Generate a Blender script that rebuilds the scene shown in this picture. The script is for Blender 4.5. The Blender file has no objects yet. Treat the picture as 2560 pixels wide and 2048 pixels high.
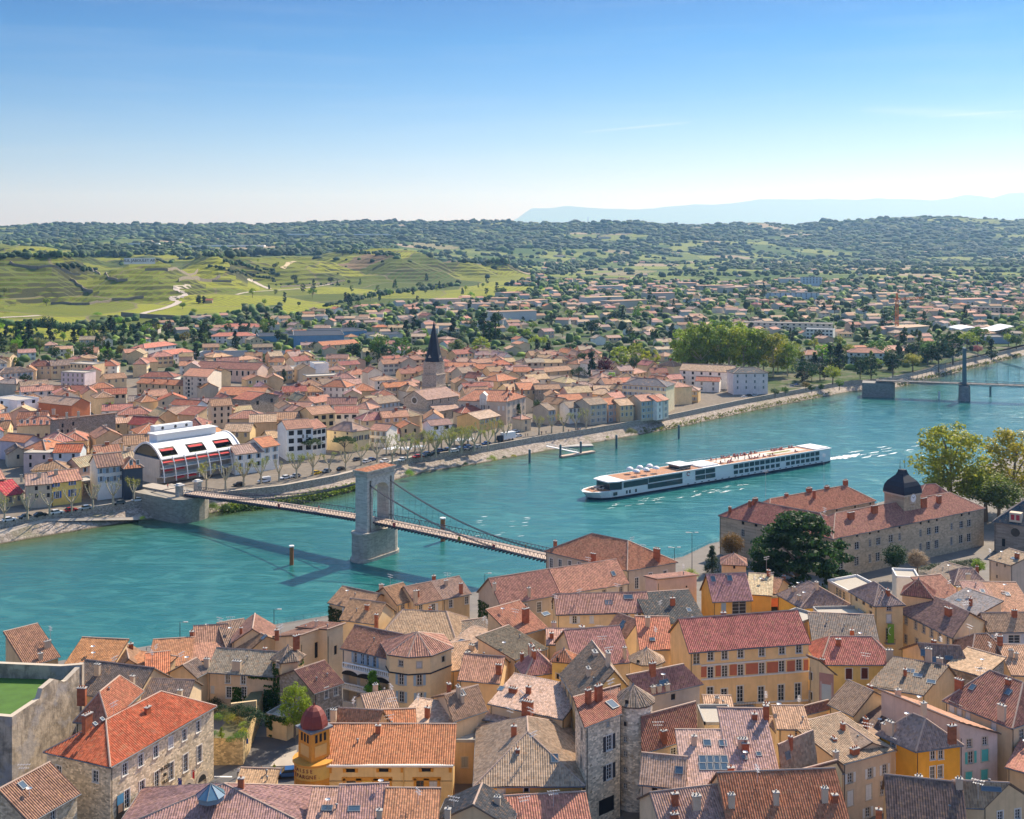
import bpy,math,random
import numpy as np
from mathutils import Vector,Matrix
R=random.Random(7)
C=bpy.context.scene.collection
F,HC,YH=2900.0,95.0,600.0
def W(x,y,z=0.0):
 "the point at height z that the photo shows at pixel x, y"
 d=(HC-z)*F/(y-YH)
 return Vector(((x-1280)/F*d,d,z))
def WD(x,y,d):
 "the point at distance d that the photo shows at pixel x, y"
 return Vector(((x-1280)/F*d,d,HC-(y-YH)/F*d))
def crop(x0,y0,s):
 return lambda p:(x0+p[0]*s,y0+p[1]*s)
FULL=lambda p:p
B1=crop(0,1560,.2968);B2=crop(500,1560,.2968);B3=crop(1060,1560,.2968)
B4=crop(1560,1560,.2968);B5=crop(1960,1560,.2829)
M1=crop(400,1400,.2783);M2=crop(780,1380,.2876);M3=crop(1240,1380,.2725)
M4=crop(1560,1340,.2783);M5=crop(2000,1340,.2667)
F1=crop(0,880,.2876);F2=crop(560,880,.2876);F3=crop(1060,860,.2876)
L5=crop(1760,1060,.3711);G3=crop(1660,480,.41744);G2=crop(800,520,.41744);G1=crop(0,520,.39889)
class MB:
 def __init__(s):s.v=[];s.f=[];s.m=[];s.uv=[]
 def face(s,pts,m=0,uv=None):
  b=len(s.v);s.v.extend([tuple(p)for p in pts]);s.f.append(tuple(range(b,b+len(pts))));s.m.append(m)
  s.uv.append(uv if uv else[(0,0)]*len(pts))
 def box(s,c,sx,sy,sz,rz=0.0,m=0,top=1.0):
  "box standing on c"
  ca,sa=math.cos(rz),math.sin(rz);q=[]
  for z,k in((0,1),(sz,top)):
   for x,y in((-1,-1),(1,-1),(1,1),(-1,1)):
    a,b=x*sx/2*k,y*sy/2*k
    q.append((c[0]+a*ca-b*sa,c[1]+a*sa+b*ca,c[2]+z))
  for i in((3,2,1,0),(4,5,6,7),(0,1,5,4),(1,2,6,5),(2,3,7,6),(3,0,4,7)):
   s.face([q[k]for k in i],m)
 def prism(s,poly,z0,z1,m=0,mt=None,bottom=True):
  n=len(poly)
  for i in range(n):
   a,b=poly[i],poly[(i+1)%n]
   s.face([(a[0],a[1],z0),(b[0],b[1],z0),(b[0],b[1],z1),(a[0],a[1],z1)],m)
  s.face([(p[0],p[1],z1)for p in poly],m if mt is None else mt)
  if bottom:s.face([(p[0],p[1],z0)for p in reversed(poly)],m)
 def tube(s,pts,r,n=6,m=0,cap=True):
  rings=[]
  for i,p in enumerate(pts):
   p=Vector(p);rr=r[i]if isinstance(r,(list,tuple))else r
   d=Vector(pts[min(i+1,len(pts)-1)])-Vector(pts[max(i-1,0)])
   d=d.normalized()if d.length>1e-6 else Vector((0,0,1))
   a=d.cross(Vector((0,0,1)));
   if a.length<.05:a=d.cross(Vector((1,0,0)))
   a.normalize();b=a.cross(d)
   rings.append([p+a*(math.cos(2*math.pi*k/n)*rr)+b*(math.sin(2*math.pi*k/n)*rr)for k in range(n)])
  for A,B in zip(rings,rings[1:]):
   for k in range(n):
    s.face([A[k],A[(k+1)%n],B[(k+1)%n],B[k]],m)
  if cap and n>2:
   s.face(rings[0][::-1],m);s.face(rings[-1],m)
 def bar(s,p,q,w,h,m=0):
  "rectangular bar from p to q, w across, h high (hung on the line's centre)"
  p,q=Vector(p),Vector(q);d=(q-p)
  if d.length<1e-6:return
  d.normalize();a=d.cross(Vector((0,0,1)))
  if a.length<.02:a=Vector((1,0,0))
  a.normalize();b=a.cross(d);a=a*w/2;b=b*h/2
  P=[p-a-b,p+a-b,p+a+b,p-a+b];Q=[q-a-b,q+a-b,q+a+b,q-a+b]
  for k in range(4):s.face([P[k],P[(k+1)%4],Q[(k+1)%4],Q[k]],m)
  s.face(P[::-1],m);s.face(Q,m)
 def lathe(s,c,prof,n=16,m=0,rot=0.0):
  ring=lambda r,z:[(c[0]+r*math.cos(rot+2*math.pi*k/n),c[1]+r*math.sin(rot+2*math.pi*k/n),c[2]+z)for k in range(n)]
  for(r0,z0),(r1,z1)in zip(prof,prof[1:]):
   A,B=ring(r0,z0),ring(r1,z1)
   for k in range(n):
    if r1<1e-4:s.face([A[k],A[(k+1)%n],B[k]],m)
    elif r0<1e-4:s.face([A[k],B[(k+1)%n],B[k]],m)
    else:s.face([A[k],A[(k+1)%n],B[(k+1)%n],B[k]],m)
 def build(s,name,mats,parent=None,color=None,smooth=False,local=False):
  me=bpy.data.meshes.new(name)
  org=LOC.get(parent.name,Vector((0,0,0)))if parent and not local else Vector((0,0,0))
  v=[(p[0]-org[0],p[1]-org[1],p[2]-org[2])for p in s.v]
  me.from_pydata(v,[],s.f)
  for m in(mats if isinstance(mats,(list,tuple))else[mats]):me.materials.append(m)
  me.polygons.foreach_set('material_index',s.m)
  if any(u[0]!=(0,0)or u[1]!=(0,0)for u in s.uv[:50]):
   l=me.uv_layers.new(name='UVMap');l.data.foreach_set('uv',[c for u in s.uv for p in u for c in p])
  if smooth:me.polygons.foreach_set('use_smooth',[True]*len(s.f))
  me.update()
  return link(name,me,parent,color)
LOC={}
def link(name,me,parent=None,color=None,loc=None,rz=0.0):
 o=bpy.data.objects.new(name,me);C.objects.link(o)
 if parent:
  o.parent=parent;LOC[o.name]=LOC[parent.name]if loc is None else Vector(loc)
  if loc is not None:o.location=Vector(loc)-LOC[parent.name]
 else:
  if loc is not None:o.location=loc
  LOC[o.name]=Vector((0,0,0))
 if rz:o.rotation_euler.z=rz
 if color:o.color=(*color,1)
 return o
ALL_LABELS={}
def tag(o,label,cat,group=None,kind=None):
 if label:
  o['label']=label;ALL_LABELS.setdefault(label,[]).append(o.name)
 if cat:o['category']=cat
 if group:o['group']=group
 if kind:o['kind']=kind
 return o
def thing(name,label,cat,loc=(0,0,0),group=None):
 o=bpy.data.objects.new(name,None);C.objects.link(o);o.location=loc;LOC[o.name]=Vector(loc)
 return tag(o,label,cat,group)
def dup(root,loc,rz=0.0,label=None,group=None,scale=None,color=None):
 def cp(o,par):
  c=o.copy();C.objects.link(c)
  if par:c.parent=par
  for k in[x for x in KIDS.get(o.name,[])]:cp(k,c)
  return c
 r=cp(root,None);r.location=loc;r.rotation_euler.z=rz
 if scale:r.scale=scale if isinstance(scale,(tuple,list))else(scale,)*3
 if label:r['label']=label;ALL_LABELS.setdefault(label,[]).append(r.name)
 if group:r['group']=group
 return r
KIDS={}
def index_kids():
 KIDS.clear()
 for o in C.objects:
  if o.parent:KIDS.setdefault(o.parent.name,[]).append(o)
class NT:
 def __init__(s,name):
  s.mat=bpy.data.materials.new(name);s.mat.use_nodes=True;s.t=s.mat.node_tree;s.t.nodes.clear()
  s.out=s.n('ShaderNodeOutputMaterial');s.b=s.n('ShaderNodeBsdfPrincipled')
  s.l(s.b.outputs[0],s.out.inputs[0])
 def n(s,typ,**kw):
  nd=s.t.nodes.new(typ)
  for k,v in kw.items():
   if hasattr(nd,k):setattr(nd,k,v)
  return nd
 def l(s,a,b):s.t.links.new(a,b)
 def put(s,inp,v):
  if isinstance(v,bpy.types.NodeSocket):s.l(v,inp)
  elif isinstance(v,(tuple,list)):inp.default_value=(*v,1)if len(v)==3 and len(inp.default_value)==4 else v
  else:inp.default_value=v
 def math(s,op,a,b=0.0,c=None):
  nd=s.n('ShaderNodeMath',operation=op);s.put(nd.inputs[0],a);s.put(nd.inputs[1],b)
  if c is not None:s.put(nd.inputs[2],c)
  return nd.outputs[0]
 def mix(s,f,a,b,blend='MIX'):
  nd=s.n('ShaderNodeMix',data_type='RGBA',blend_type=blend);s.put(nd.inputs['Factor'],f)
  s.put([i for i in nd.inputs if i.name=='A' and i.type=='RGBA'][0],a);s.put([i for i in nd.inputs if i.name=='B' and i.type=='RGBA'][0],b)
  return[o for o in nd.outputs if o.type=='RGBA'][0]
 def noise(s,scale,vec=None,detail=3,rough=.55,dist=0.0):
  nd=s.n('ShaderNodeTexNoise');nd.inputs['Scale'].default_value=scale;nd.inputs['Detail'].default_value=detail
  nd.inputs['Roughness'].default_value=rough;nd.inputs['Distortion'].default_value=dist
  if vec is not None:s.l(vec,nd.inputs['Vector'])
  return nd.outputs['Fac']
 def ramp(s,f,a,b):
  "0 below a, 1 above b"
  nd=s.n('ShaderNodeMapRange');nd.clamp=True
  s.put(nd.inputs[0],f);nd.inputs[1].default_value=a;nd.inputs[2].default_value=b
  return nd.outputs[0]
 def pos(s):return s.n('ShaderNodeNewGeometry').outputs['Position']
 def scaled(s,vec,sc,rot=0.0):
  nd=s.n('ShaderNodeMapping');nd.inputs['Scale'].default_value=sc;nd.inputs['Rotation'].default_value=(0,0,rot);s.l(vec,nd.inputs[0]);return nd.outputs[0]
 def ocol(s):return s.n('ShaderNodeObjectInfo').outputs['Color']
 def orand(s):return s.n('ShaderNodeObjectInfo').outputs['Random']
 def val(s,col,v):
  "multiply the colour by a value"
  nd=s.n('ShaderNodeVectorMath',operation='SCALE');s.put(nd.inputs[0],col);s.put(nd.inputs['Scale'],v);return nd.outputs[0]
 def bump(s,h,dist,st=1.0):
  nd=s.n('ShaderNodeBump');nd.inputs['Distance'].default_value=dist;nd.inputs['Strength'].default_value=st
  s.l(h,nd.inputs['Height']);s.l(nd.outputs[0],s.b.inputs['Normal'])
 def done(s,col,rough=.85,metal=0.0,spec=None):
  s.put(s.b.inputs['Base Color'],col);s.put(s.b.inputs['Roughness'],rough);s.b.inputs['Metallic'].default_value=metal
  if spec is not None:s.b.inputs['Specular IOR Level'].default_value=spec
  return s.mat
def plain(name,col,rough=.8,metal=0.0,var=.18,sc=1.5,spec=None):
 t=NT(name);f=t.noise(sc,t.pos(),4);v=t.math('MULTIPLY_ADD',f,2*var,1-var)
 return t.done(t.val(col,v),rough,metal,spec)
def tile_mat(name,pu,pv,contrast):
 t=NT(name);uv=t.n('ShaderNodeUVMap').outputs[0]
 sp=t.n('ShaderNodeSeparateXYZ');t.l(uv,sp.inputs[0])
 u,v=sp.outputs[0],sp.outputs[1]
 cu=t.math('FLOOR',t.math('DIVIDE',u,pu));cv=t.math('FLOOR',t.math('DIVIDE',v,pv))
 cb=t.n('ShaderNodeCombineXYZ');t.l(cu,cb.inputs[0]);t.l(cv,cb.inputs[1]);t.l(t.orand(),cb.inputs[2])
 wn=t.n('ShaderNodeTexWhiteNoise',noise_dimensions='3D');t.l(cb.outputs[0],wn.inputs[0])
 oc=t.ocol()
 k=t.math('MULTIPLY_ADD',wn.outputs['Value'],contrast,1.02-contrast*.5)
 c=t.val(oc,k)
 wn2=t.n('ShaderNodeTexWhiteNoise',noise_dimensions='3D')
 ad=t.n('ShaderNodeVectorMath',operation='ADD');t.l(cb.outputs[0],ad.inputs[0]);ad.inputs[1].default_value=(17.3,5.1,3.3);t.l(ad.outputs[0],wn2.inputs[0])
 c=t.mix(t.math('MULTIPLY',t.ramp(wn2.outputs['Value'],.86,.9),.35),c,(.46,.26,.13))
 P=t.pos()
 lich=t.math('MULTIPLY',t.ramp(t.noise(1.1,P,5,.65),.55,.75),.45)
 c=t.mix(lich,c,t.mix(.5,oc,(.40,.33,.24)))
 dark=t.math('MULTIPLY',t.ramp(t.noise(.45,P,4,.6),.54,.72),.42)
 c=t.mix(dark,c,t.val(oc,.45))
 fr=t.math('FRACT',t.math('DIVIDE',v,pv));fu=t.math('PINGPONG',u,pu/2)
 h=t.math('ADD',t.math('MULTIPLY',fr,-.05),t.math('MULTIPLY',fu,.4))
 t.bump(h,1.0,.6)
 return t.done(c,.82,0,.3)
TILE=tile_mat('roof_tile_clay',.36,.38,.6)
TILE_FAR=tile_mat('roof_tile_clay_far',.9,.8,.45)
def wall_mat(name,kind):
 t=NT(name);oc=t.ocol();P=t.pos()
 f=t.noise(.5,P,5,.62);oc=t.val(oc,1.27);c=t.val(oc,t.math('MULTIPLY_ADD',f,.5,.75))
 st=t.noise(1.0,t.scaled(P,(1.3,1.3,.12)),4,.6)
 c=t.mix(t.math('MULTIPLY',t.ramp(st,.52,.75),.32),c,t.val(oc,.55))
 pa=t.noise(.23,P,3);c=t.mix(t.math('MULTIPLY',t.ramp(pa,.58,.66),.25),c,t.val(oc,1.25))
 if kind=='stone':
  vo=t.n('ShaderNodeTexVoronoi');vo.inputs['Scale'].default_value=2.1;t.l(t.scaled(P,(1,1,1.7)),vo.inputs['Vector'])
  g=t.n('ShaderNodeSeparateColor');t.l(vo.outputs['Color'],g.inputs[0])
  c=t.val(c,t.math('MULTIPLY_ADD',g.outputs[0],.75,.6))
  c=t.mix(t.math('MULTIPLY',t.ramp(g.outputs[1],.8,.95),.5),c,(.30,.22,.12))
  ve=t.n('ShaderNodeTexVoronoi',feature='DISTANCE_TO_EDGE');ve.inputs['Scale'].default_value=2.1;t.l(t.scaled(P,(1,1,1.7)),ve.inputs['Vector'])
  c=t.mix(t.ramp(ve.outputs['Distance'],.06,.0),c,t.val(oc,.8))
  t.bump(ve.outputs['Distance'],.05,.5)
 elif kind=='block':
  br=t.n('ShaderNodeTexBrick');br.inputs['Scale'].default_value=1.0
  br.inputs['Color1'].default_value=(.9,.9,.9,1);br.inputs['Color2'].default_value=(.5,.5,.5,1);br.inputs['Mortar'].default_value=(.8,.8,.8,1)
  br.inputs['Brick Width'].default_value=.9;br.inputs['Row Height'].default_value=.42;br.inputs['Mortar Size'].default_value=.025
  sp=t.n('ShaderNodeSeparateXYZ');t.l(P,sp.inputs[0]);cb=t.n('ShaderNodeCombineXYZ')
  t.l(t.math('ADD',sp.outputs[0],t.math('MULTIPLY',sp.outputs[1],.7)),cb.inputs[0]);t.l(sp.outputs[2],cb.inputs[1]);t.l(cb.outputs[0],br.inputs['Vector'])
  c=t.mix(.75,c,br.outputs['Color'],'MULTIPLY')
 else:
  t.bump(t.noise(6,P,3),.02,.4)
 return t.done(c,.9,0,.2)
PLASTER=wall_mat('lime_plaster','p');STONE=wall_mat('rubble_stone','stone');BLOCK=wall_mat('cut_stone','block')
def oc_mat(name,rough=.6,var=.12,spec=None):
 t=NT(name);f=t.noise(2.0,t.pos(),3);return t.done(t.val(t.ocol(),t.math('MULTIPLY_ADD',f,2*var,1-var)),rough,0,spec)
PAINT=oc_mat('object_paint',.55);CARP=oc_mat('car_paint',.22,.03)
GLASS=plain('window_glass',(.018,.024,.032),.08,var=.3,spec=.6)
DARK=plain('dark_opening',(.012,.012,.014),.9)
FRAME=plain('white_frame',(.62,.62,.60),.6);TRIM=plain('stone_trim',(.52,.44,.34),.8)
TRIMW=plain('pale_trim',(.66,.63,.58),.7)
FASCIA=plain('fascia_wood',(.13,.09,.065),.7);RIDGE=plain('ridge_mortar',(.44,.32,.25),.85,sc=3)
ZINC=plain('zinc',(.17,.19,.21),.55,.2);IRON=plain('dark_iron',(.03,.035,.045),.5,.3)
BRICK=wall_mat('red_brick','block');WHITE=plain('white_paint',(.78,.78,.77),.5,var=.06)
CONC=plain('concrete',(.36,.35,.33),.85,sc=.8,var=.25);SLATE=plain('slate_blue',(.02,.028,.045),.7,var=.3,spec=.25)
RED=plain('red_fabric',(.52,.03,.03),.7);GRAVEL=plain('gravel_roof',(.42,.38,.32),.95,sc=2.5)
STEELP=plain('steel_pile',(.10,.16,.19),.5,.4);WOODP=plain('rust_pile',(.36,.13,.04),.8,sc=.8,var=.4)
ASPH=plain('asphalt',(.09,.09,.095),.9,var=.25,sc=.5);PAVE=plain('paving',(.40,.35,.29),.9,sc=.6,var=.2)
cam=bpy.data.cameras.new('camera');co=bpy.data.objects.new('camera',cam);C.objects.link(co)
co.location=(0,0,HC);co.rotation_euler=(math.pi/2,0,0)
cam.sensor_width=36;cam.sensor_fit='HORIZONTAL';cam.lens=36*F/2560
cam.shift_y=-(1024-YH)/2560;cam.clip_end=120000;cam.clip_start=1
S=bpy.context.scene;S.camera=co
SUN_AZ,SUN_EL=math.radians(36),math.radians(42)
sl=bpy.data.lights.new('sun','SUN');sl.energy=4.0;sl.angle=math.radians(.53);sl.color=(1,.88,.72)
so=bpy.data.objects.new('sun',sl);C.objects.link(so);so.location=(200,300,400)
sd=Vector((math.sin(SUN_AZ)*math.cos(SUN_EL),math.cos(SUN_AZ)*math.cos(SUN_EL),math.sin(SUN_EL)))
so.rotation_euler=sd.to_track_quat('Z','Y').to_euler()
wd=bpy.data.worlds.new('World');S.world=wd;wd.use_nodes=True;nt=wd.node_tree;nt.nodes.clear()
wo=nt.nodes.new('ShaderNodeOutputWorld');bg=nt.nodes.new('ShaderNodeBackground');nt.links.new(bg.outputs[0],wo.inputs[0])
sk=nt.nodes.new('ShaderNodeTexSky');sk.sky_type='NISHITA';sk.sun_disc=False;sk.sun_elevation=SUN_EL;sk.sun_rotation=SUN_AZ
sk.air_density=1.0;sk.dust_density=.6;sk.ozone_density=3.0;sk.altitude=100
tc=nt.nodes.new('ShaderNodeTexCoord');sx=nt.nodes.new('ShaderNodeSeparateXYZ');nt.links.new(tc.outputs['Generated'],sx.inputs[0])
cr=nt.nodes.new('ShaderNodeValToRGB');nt.links.new(sx.outputs[2],cr.inputs[0])
e=cr.color_ramp.elements;e[0].position=0.0;e[0].color=(.39,.345,.50,1);e[1].position=.21;e[1].color=(.0,.085,.25,1)
for p,c in((.03,(.335,.33,.50,1)),(.075,(.215,.27,.43,1)),(.125,(.085,.185,.36,1)),(.17,(.008,.13,.31,1)),(.30,(.2,.33,.55,1)),(.5,(.86,.86,.86,1))):
 q=e.new(p);q.color=c
mx=nt.nodes.new('ShaderNodeMix');mx.data_type='RGBA';mx.blend_type='MULTIPLY';mx.inputs['Factor'].default_value=1
nt.links.new(sk.outputs[0],mx.inputs[6]);nt.links.new(cr.outputs[0],mx.inputs[7])
mp=nt.nodes.new('ShaderNodeMapping');mp.inputs['Scale'].default_value=(3,3,42);nt.links.new(tc.outputs['Generated'],mp.inputs[0])
ci=nt.nodes.new('ShaderNodeTexNoise');ci.inputs['Scale'].default_value=1.6;ci.inputs['Detail'].default_value=7;ci.inputs['Distortion'].default_value=.4;nt.links.new(mp.outputs[0],ci.inputs['Vector'])
mr=nt.nodes.new('ShaderNodeMapRange');mr.inputs[1].default_value=.5;mr.inputs[2].default_value=.85;mr.inputs[4].default_value=.08;nt.links.new(ci.outputs[0],mr.inputs[0])
m2=nt.nodes.new('ShaderNodeMix');m2.data_type='RGBA';nt.links.new(mr.outputs[0],m2.inputs[0]);nt.links.new(mx.outputs[2],m2.inputs[6]);m2.inputs[7].default_value=(3.4,3.5,3.8,1)
def wm(op,a,b=0.0):
 q=nt.nodes.new('ShaderNodeMath');q.operation=op
 for i,v in enumerate((a,b)):
  if isinstance(v,(int,float)):q.inputs[i].default_value=v
  else:nt.links.new(v,q.inputs[i])
 return q.outputs[0]
su_,sw_=wm('DIVIDE',sx.outputs[0],wm('MAXIMUM',sx.outputs[1],.01)),wm('DIVIDE',sx.outputs[2],wm('MAXIMUM',sx.outputs[1],.01));acc=None
for u0,u1,w0,sl_,wid,st in((.058,.155,.0925,.092,.0009,.30),(.30,.47,.112,-.035,.0035,.22),(.355,.45,.106,.06,.0008,.30)):
 dv=wm('DIVIDE',wm('SUBTRACT',sw_,wm('ADD',wm('MULTIPLY',wm('SUBTRACT',su_,u0),sl_),w0)),wid);g_=wm('EXPONENT',wm('MULTIPLY',wm('MULTIPLY',dv,dv),-1.0))
 tri=wm('MAXIMUM',wm('SUBTRACT',1.0,wm('ABSOLUTE',wm('DIVIDE',wm('SUBTRACT',su_,(u0+u1)/2),(u1-u0)/2))),0.0);v=wm('MULTIPLY',wm('MULTIPLY',g_,wm('POWER',tri,.5)),wm('MULTIPLY',ci.outputs[0],st*1.6));acc=v if acc is None else wm('ADD',acc,v)
m3=nt.nodes.new('ShaderNodeMix');m3.data_type='RGBA';nt.links.new(acc,m3.inputs[0]);nt.links.new(m2.outputs[2],m3.inputs[6]);m3.inputs[7].default_value=(4.2,4.3,4.6,1)
nt.links.new(m3.outputs[2],bg.inputs[0]);bg.inputs[1].default_value=.138
V=S.view_settings;V.view_transform='Standard';V.look='None';V.gamma=1;V.exposure=1.0;V.use_curve_mapping=False
S.cycles.max_bounces=6;S.cycles.volume_bounces=0;S.cycles.transparent_max_bounces=6
from mathutils import noise as mnoise
def fbm(x,y,s):return mnoise.fractal(Vector((x/s,y/s,3.7)),1.0,2.0,4)
RC=dict(o=(.42,.165,.085),r=(.33,.11,.068),p=(.41,.21,.15),b=(.31,.18,.11),g=(.23,.175,.13),d=(.075,.06,.06),t=(.45,.31,.20),m=(.25,.09,.065),s=(.05,.065,.08),w=(.7,.69,.66),k=(.34,.23,.19),v=(.33,.155,.11))
RN=dict(o='orange tiled',r='red tiled',p='pinkish tiled',b='brown tiled',g='grey-brown tiled',d='dark tiled',t='tan tiled',m='dark red tiled',s='slate grey',w='white',k='faded pink tiled',v='rust tiled')
WC=dict(cream=(.63,.47,.27),ochre=(.58,.31,.06),tan=(.50,.37,.22),grey=(.46,.39,.29),white=(.68,.64,.57),pink=(.54,.36,.27),yellow=(.62,.42,.13),stone=(.44,.36,.25),beige=(.56,.43,.28),brown=(.32,.24,.16),orange=(.52,.22,.06),peach=(.64,.44,.24),blue=(.42,.48,.54),dstone=(.27,.23,.19),brick=(.38,.13,.06),pale=(.62,.54,.43))
def corrug(mb,poly,pu,amp,m,uvoff=(0,0)):
 "a tiled plane: rolls of tiles running down the slope of a planar convex polygon whose first edge is the eave"
 P=[Vector(p)for p in poly];u=(P[1]-P[0]).normalized();n=Vector((0,0,0))
 for i in range(1,len(P)-1):n+=(P[i]-P[0]).cross(P[i+1]-P[0])
 n.normalize()
 if n.z<0:n=-n
 v=n.cross(u)
 q=[((p-P[0]).dot(u),(p-P[0]).dot(v))for p in P]
 us=[a for a,b in q];lo,hi=min(us),max(us)
 if amp<=0:
  mb.face(P,m,[(a+uvoff[0],b+uvoff[1])for a,b in q]);return
 st=pu/4;k0,k1=math.floor(lo/st),math.ceil(hi/st)
 U=sorted(set([round(min(max(k*st,lo),hi),4)for k in range(k0,k1+1)]+[round(a,4)for a in us]))
 prev=None
 for a in U:
  vs=[]
  for i in range(len(q)):
   (a0,b0),(a1,b1)=q[i],q[(i+1)%len(q)]
   if abs(a1-a0)<1e-4:
    if abs(a-a0)<2e-4:vs+=[b0,b1]
   elif min(a0,a1)-1e-4<=a<=max(a0,a1)+1e-4:
    vs.append(b0+(b1-b0)*min(1,max(0,(a-a0)/(a1-a0))))
  if not vs:continue
  ph=(a/pu)%1.0;h=amp*max(0.0,math.sin(math.pi*ph))**.7
  lo_,hi_=P[0]+u*a+v*min(vs)+n*h,P[0]+u*a+v*max(vs)+n*h
  cur=(lo_,hi_,(a+uvoff[0],min(vs)+uvoff[1]),(a+uvoff[0],max(vs)+uvoff[1]))
  if prev:
   if(prev[1]-prev[0]).length<1e-3 and(hi_-lo_).length<1e-3:pass
   elif(prev[1]-prev[0]).length<1e-3:mb.face([prev[0],cur[0],cur[1]],m,[prev[2],cur[2],cur[3]])
   elif(hi_-lo_).length<1e-3:mb.face([prev[0],cur[0],prev[1]],m,[prev[2],cur[2],prev[3]])
   else:mb.face([prev[0],cur[0],cur[1],prev[1]],m,[prev[2],cur[2],cur[3],prev[3]])
  prev=cur
WINMESH={}
def window_mesh(w,h,style):
 "x along the wall, -y outwards, z up from the sill; the wall plane is y = 0, the glass lies .16 m behind it"
 k=(round(w,2),round(h,2),style)
 if k in WINMESH:return WINMESH[k]
 mb=MB();arch=style.startswith('a');gl=1;fr=0
 d=.16
 if style.startswith('d'):
  mb.face([(-w/2,d,0),(w/2,d,0),(w/2,d,h),(-w/2,d,h)],3)
 elif style.startswith('x'):
  mb.face([(-w/2,d,0),(w/2,d,0),(w/2,d,h),(-w/2,d,h)],3)
 else:
  mb.face([(-w/2,d,0),(w/2,d,0),(w/2,d,h),(-w/2,d,h)],1)
  f=.075
  for x0,x1,z0,z1 in((-w/2,-w/2+f,0,h),(w/2-f,w/2,0,h),(-w/2,w/2,0,f),(-w/2,w/2,h-f,h),(-f*.6,f*.6,0,h)):
   mb.box(((x0+x1)/2,d-.04,z0),x1-x0,.06,z1-z0,0,0)
  nb=3 if h>2 else 2 if h>1.1 else 1
  for i in range(1,nb+1):
   mb.box((0,d-.035,h*i/(nb+1)-.02),w,.05,.04,0,0)
 if 't' in style:
  s=.16
  for x0,x1,z0,z1 in((-w/2-s,-w/2,0,h),(w/2,w/2+s,0,h),(-w/2-s,w/2+s,h,h+s)):
   mb.box(((x0+x1)/2,-.012,z0),x1-x0,.08,z1-z0,0,2)
 if not style.startswith('d'):mb.box((0,-.05,-.11),w+.36,.22,.11,0,2)
 o=bpy.data.meshes.new('window');o.from_pydata(mb.v,[],mb.f)
 tr=TRIMW if 'w' in style else TRIM
 for m in(FRAME if 'b' not in style else WOODD,GLASS,tr,DARK):o.materials.append(m)
 o.polygons.foreach_set('material_index',mb.m);WINMESH[k]=o;return o
WOODD=plain('dark_wood',(.16,.07,.035),.6)
def shutter_mesh(w,h):
 k=('sh',round(w,2),round(h,2))
 if k in WINMESH:return WINMESH[k]
 mb=MB();mb.box((0,-.035,0),w,.05,h,0,0)
 for i in range(2):mb.box((0,-.075,h*(.2+.55*i)),w*.9,.03,.08,0,0)
 o=bpy.data.meshes.new('shutter');o.from_pydata(mb.v,[],mb.f);o.materials.append(PAINT);WINMESH[k]=o;return o
SHC=dict(white=(.66,.66,.64),blue=(.03,.12,.42),lblue=(.30,.42,.52),dark=(.02,.03,.045),brown=(.10,.02,.02),turq=(.10,.46,.40),grey=(.33,.36,.37),pgrey=(.5,.5,.5),green=(.10,.2,.14))
def rayhit(polys,x,y,deep=False):
 o=Vector((0,0,HC));d=Vector(((x-1280)/F,1,-(y-YH)/F));best=None
 for poly in polys:
  n=(poly[1]-poly[0]).cross(poly[2]-poly[0])
  if n.length<1e-6:continue
  n.normalize();dn=d.dot(n)
  if abs(dn)<1e-6:continue
  t=(poly[0]-o).dot(n)/dn
  if t<=0:continue
  p=o+d*t;ins=True;sg=0
  for i in range(len(poly)):
   c=(poly[(i+1)%len(poly)]-poly[i]).cross(p-poly[i]).dot(n)
   if abs(c)<1e-6:continue
   if sg==0:sg=1 if c>0 else-1
   elif(c>0)!=(sg>0):ins=False;break
  if ins and(best is None or t<best[0]):best=(t,p,n if n.z>0 else-n)
 if best is None:
  n=(polys[0][1]-polys[0][0]).cross(polys[0][2]-polys[0][0]).normalized()
  t=(polys[0][0]-o).dot(n)/d.dot(n);best=(t,o+d*t,n if n.z>0 else-n)
 return best[1],best[2]
def chimney(root,base,rz,w=.8,d=.6,h=1.6,brick=True,pots=2,col=None):
 mb=MB();x,y,z=base
 mb.box((x,y,z-.9),w,d,h+.9,rz,0);mb.box((x,y,z+h),w+.16,d+.16,.12,rz,1)
 ca,sa=math.cos(rz),math.sin(rz)
 for i in range(pots):
  q=(i-(pots-1)/2)*w/max(1,pots)*.9
  mb.lathe((x+q*ca,y+q*sa,z+h+.12),[(.11,0),(.12,.3),(0,.34)],6,2)
 return mb.build('chimney',[BRICK if brick else PLASTER,CONC,BRICK if brick else ZINC],root,color=(col or((.36,.12,.06)if brick else(.46,.36,.26))))
def antenna(root,base,rz,h=2.2):
 mb=MB();x,y,z=base;mb.tube([(x,y,z-.3),(x,y,z+h)],.035,4,0)
 c,s=math.cos(rz),math.sin(rz)
 for zz,L in((h-.1,.9),(h-.6,.7)):
  mb.bar((x-c*L,y-s*L,z+zz),(x+c*L,y+s*L,z+zz),.05,.05)
  for k in range(5):
   q=(k-2)*L/2.2;mb.bar((x+c*q-s*.28,y+s*q+c*.28,z+zz),(x+c*q+s*.28,y+s*q-c*.28,z+zz),.035,.035)
 return mb.build('antenna',[PALEM],root)
PALEM=plain('pale_metal',(.6,.6,.6),.4,.4)
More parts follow.
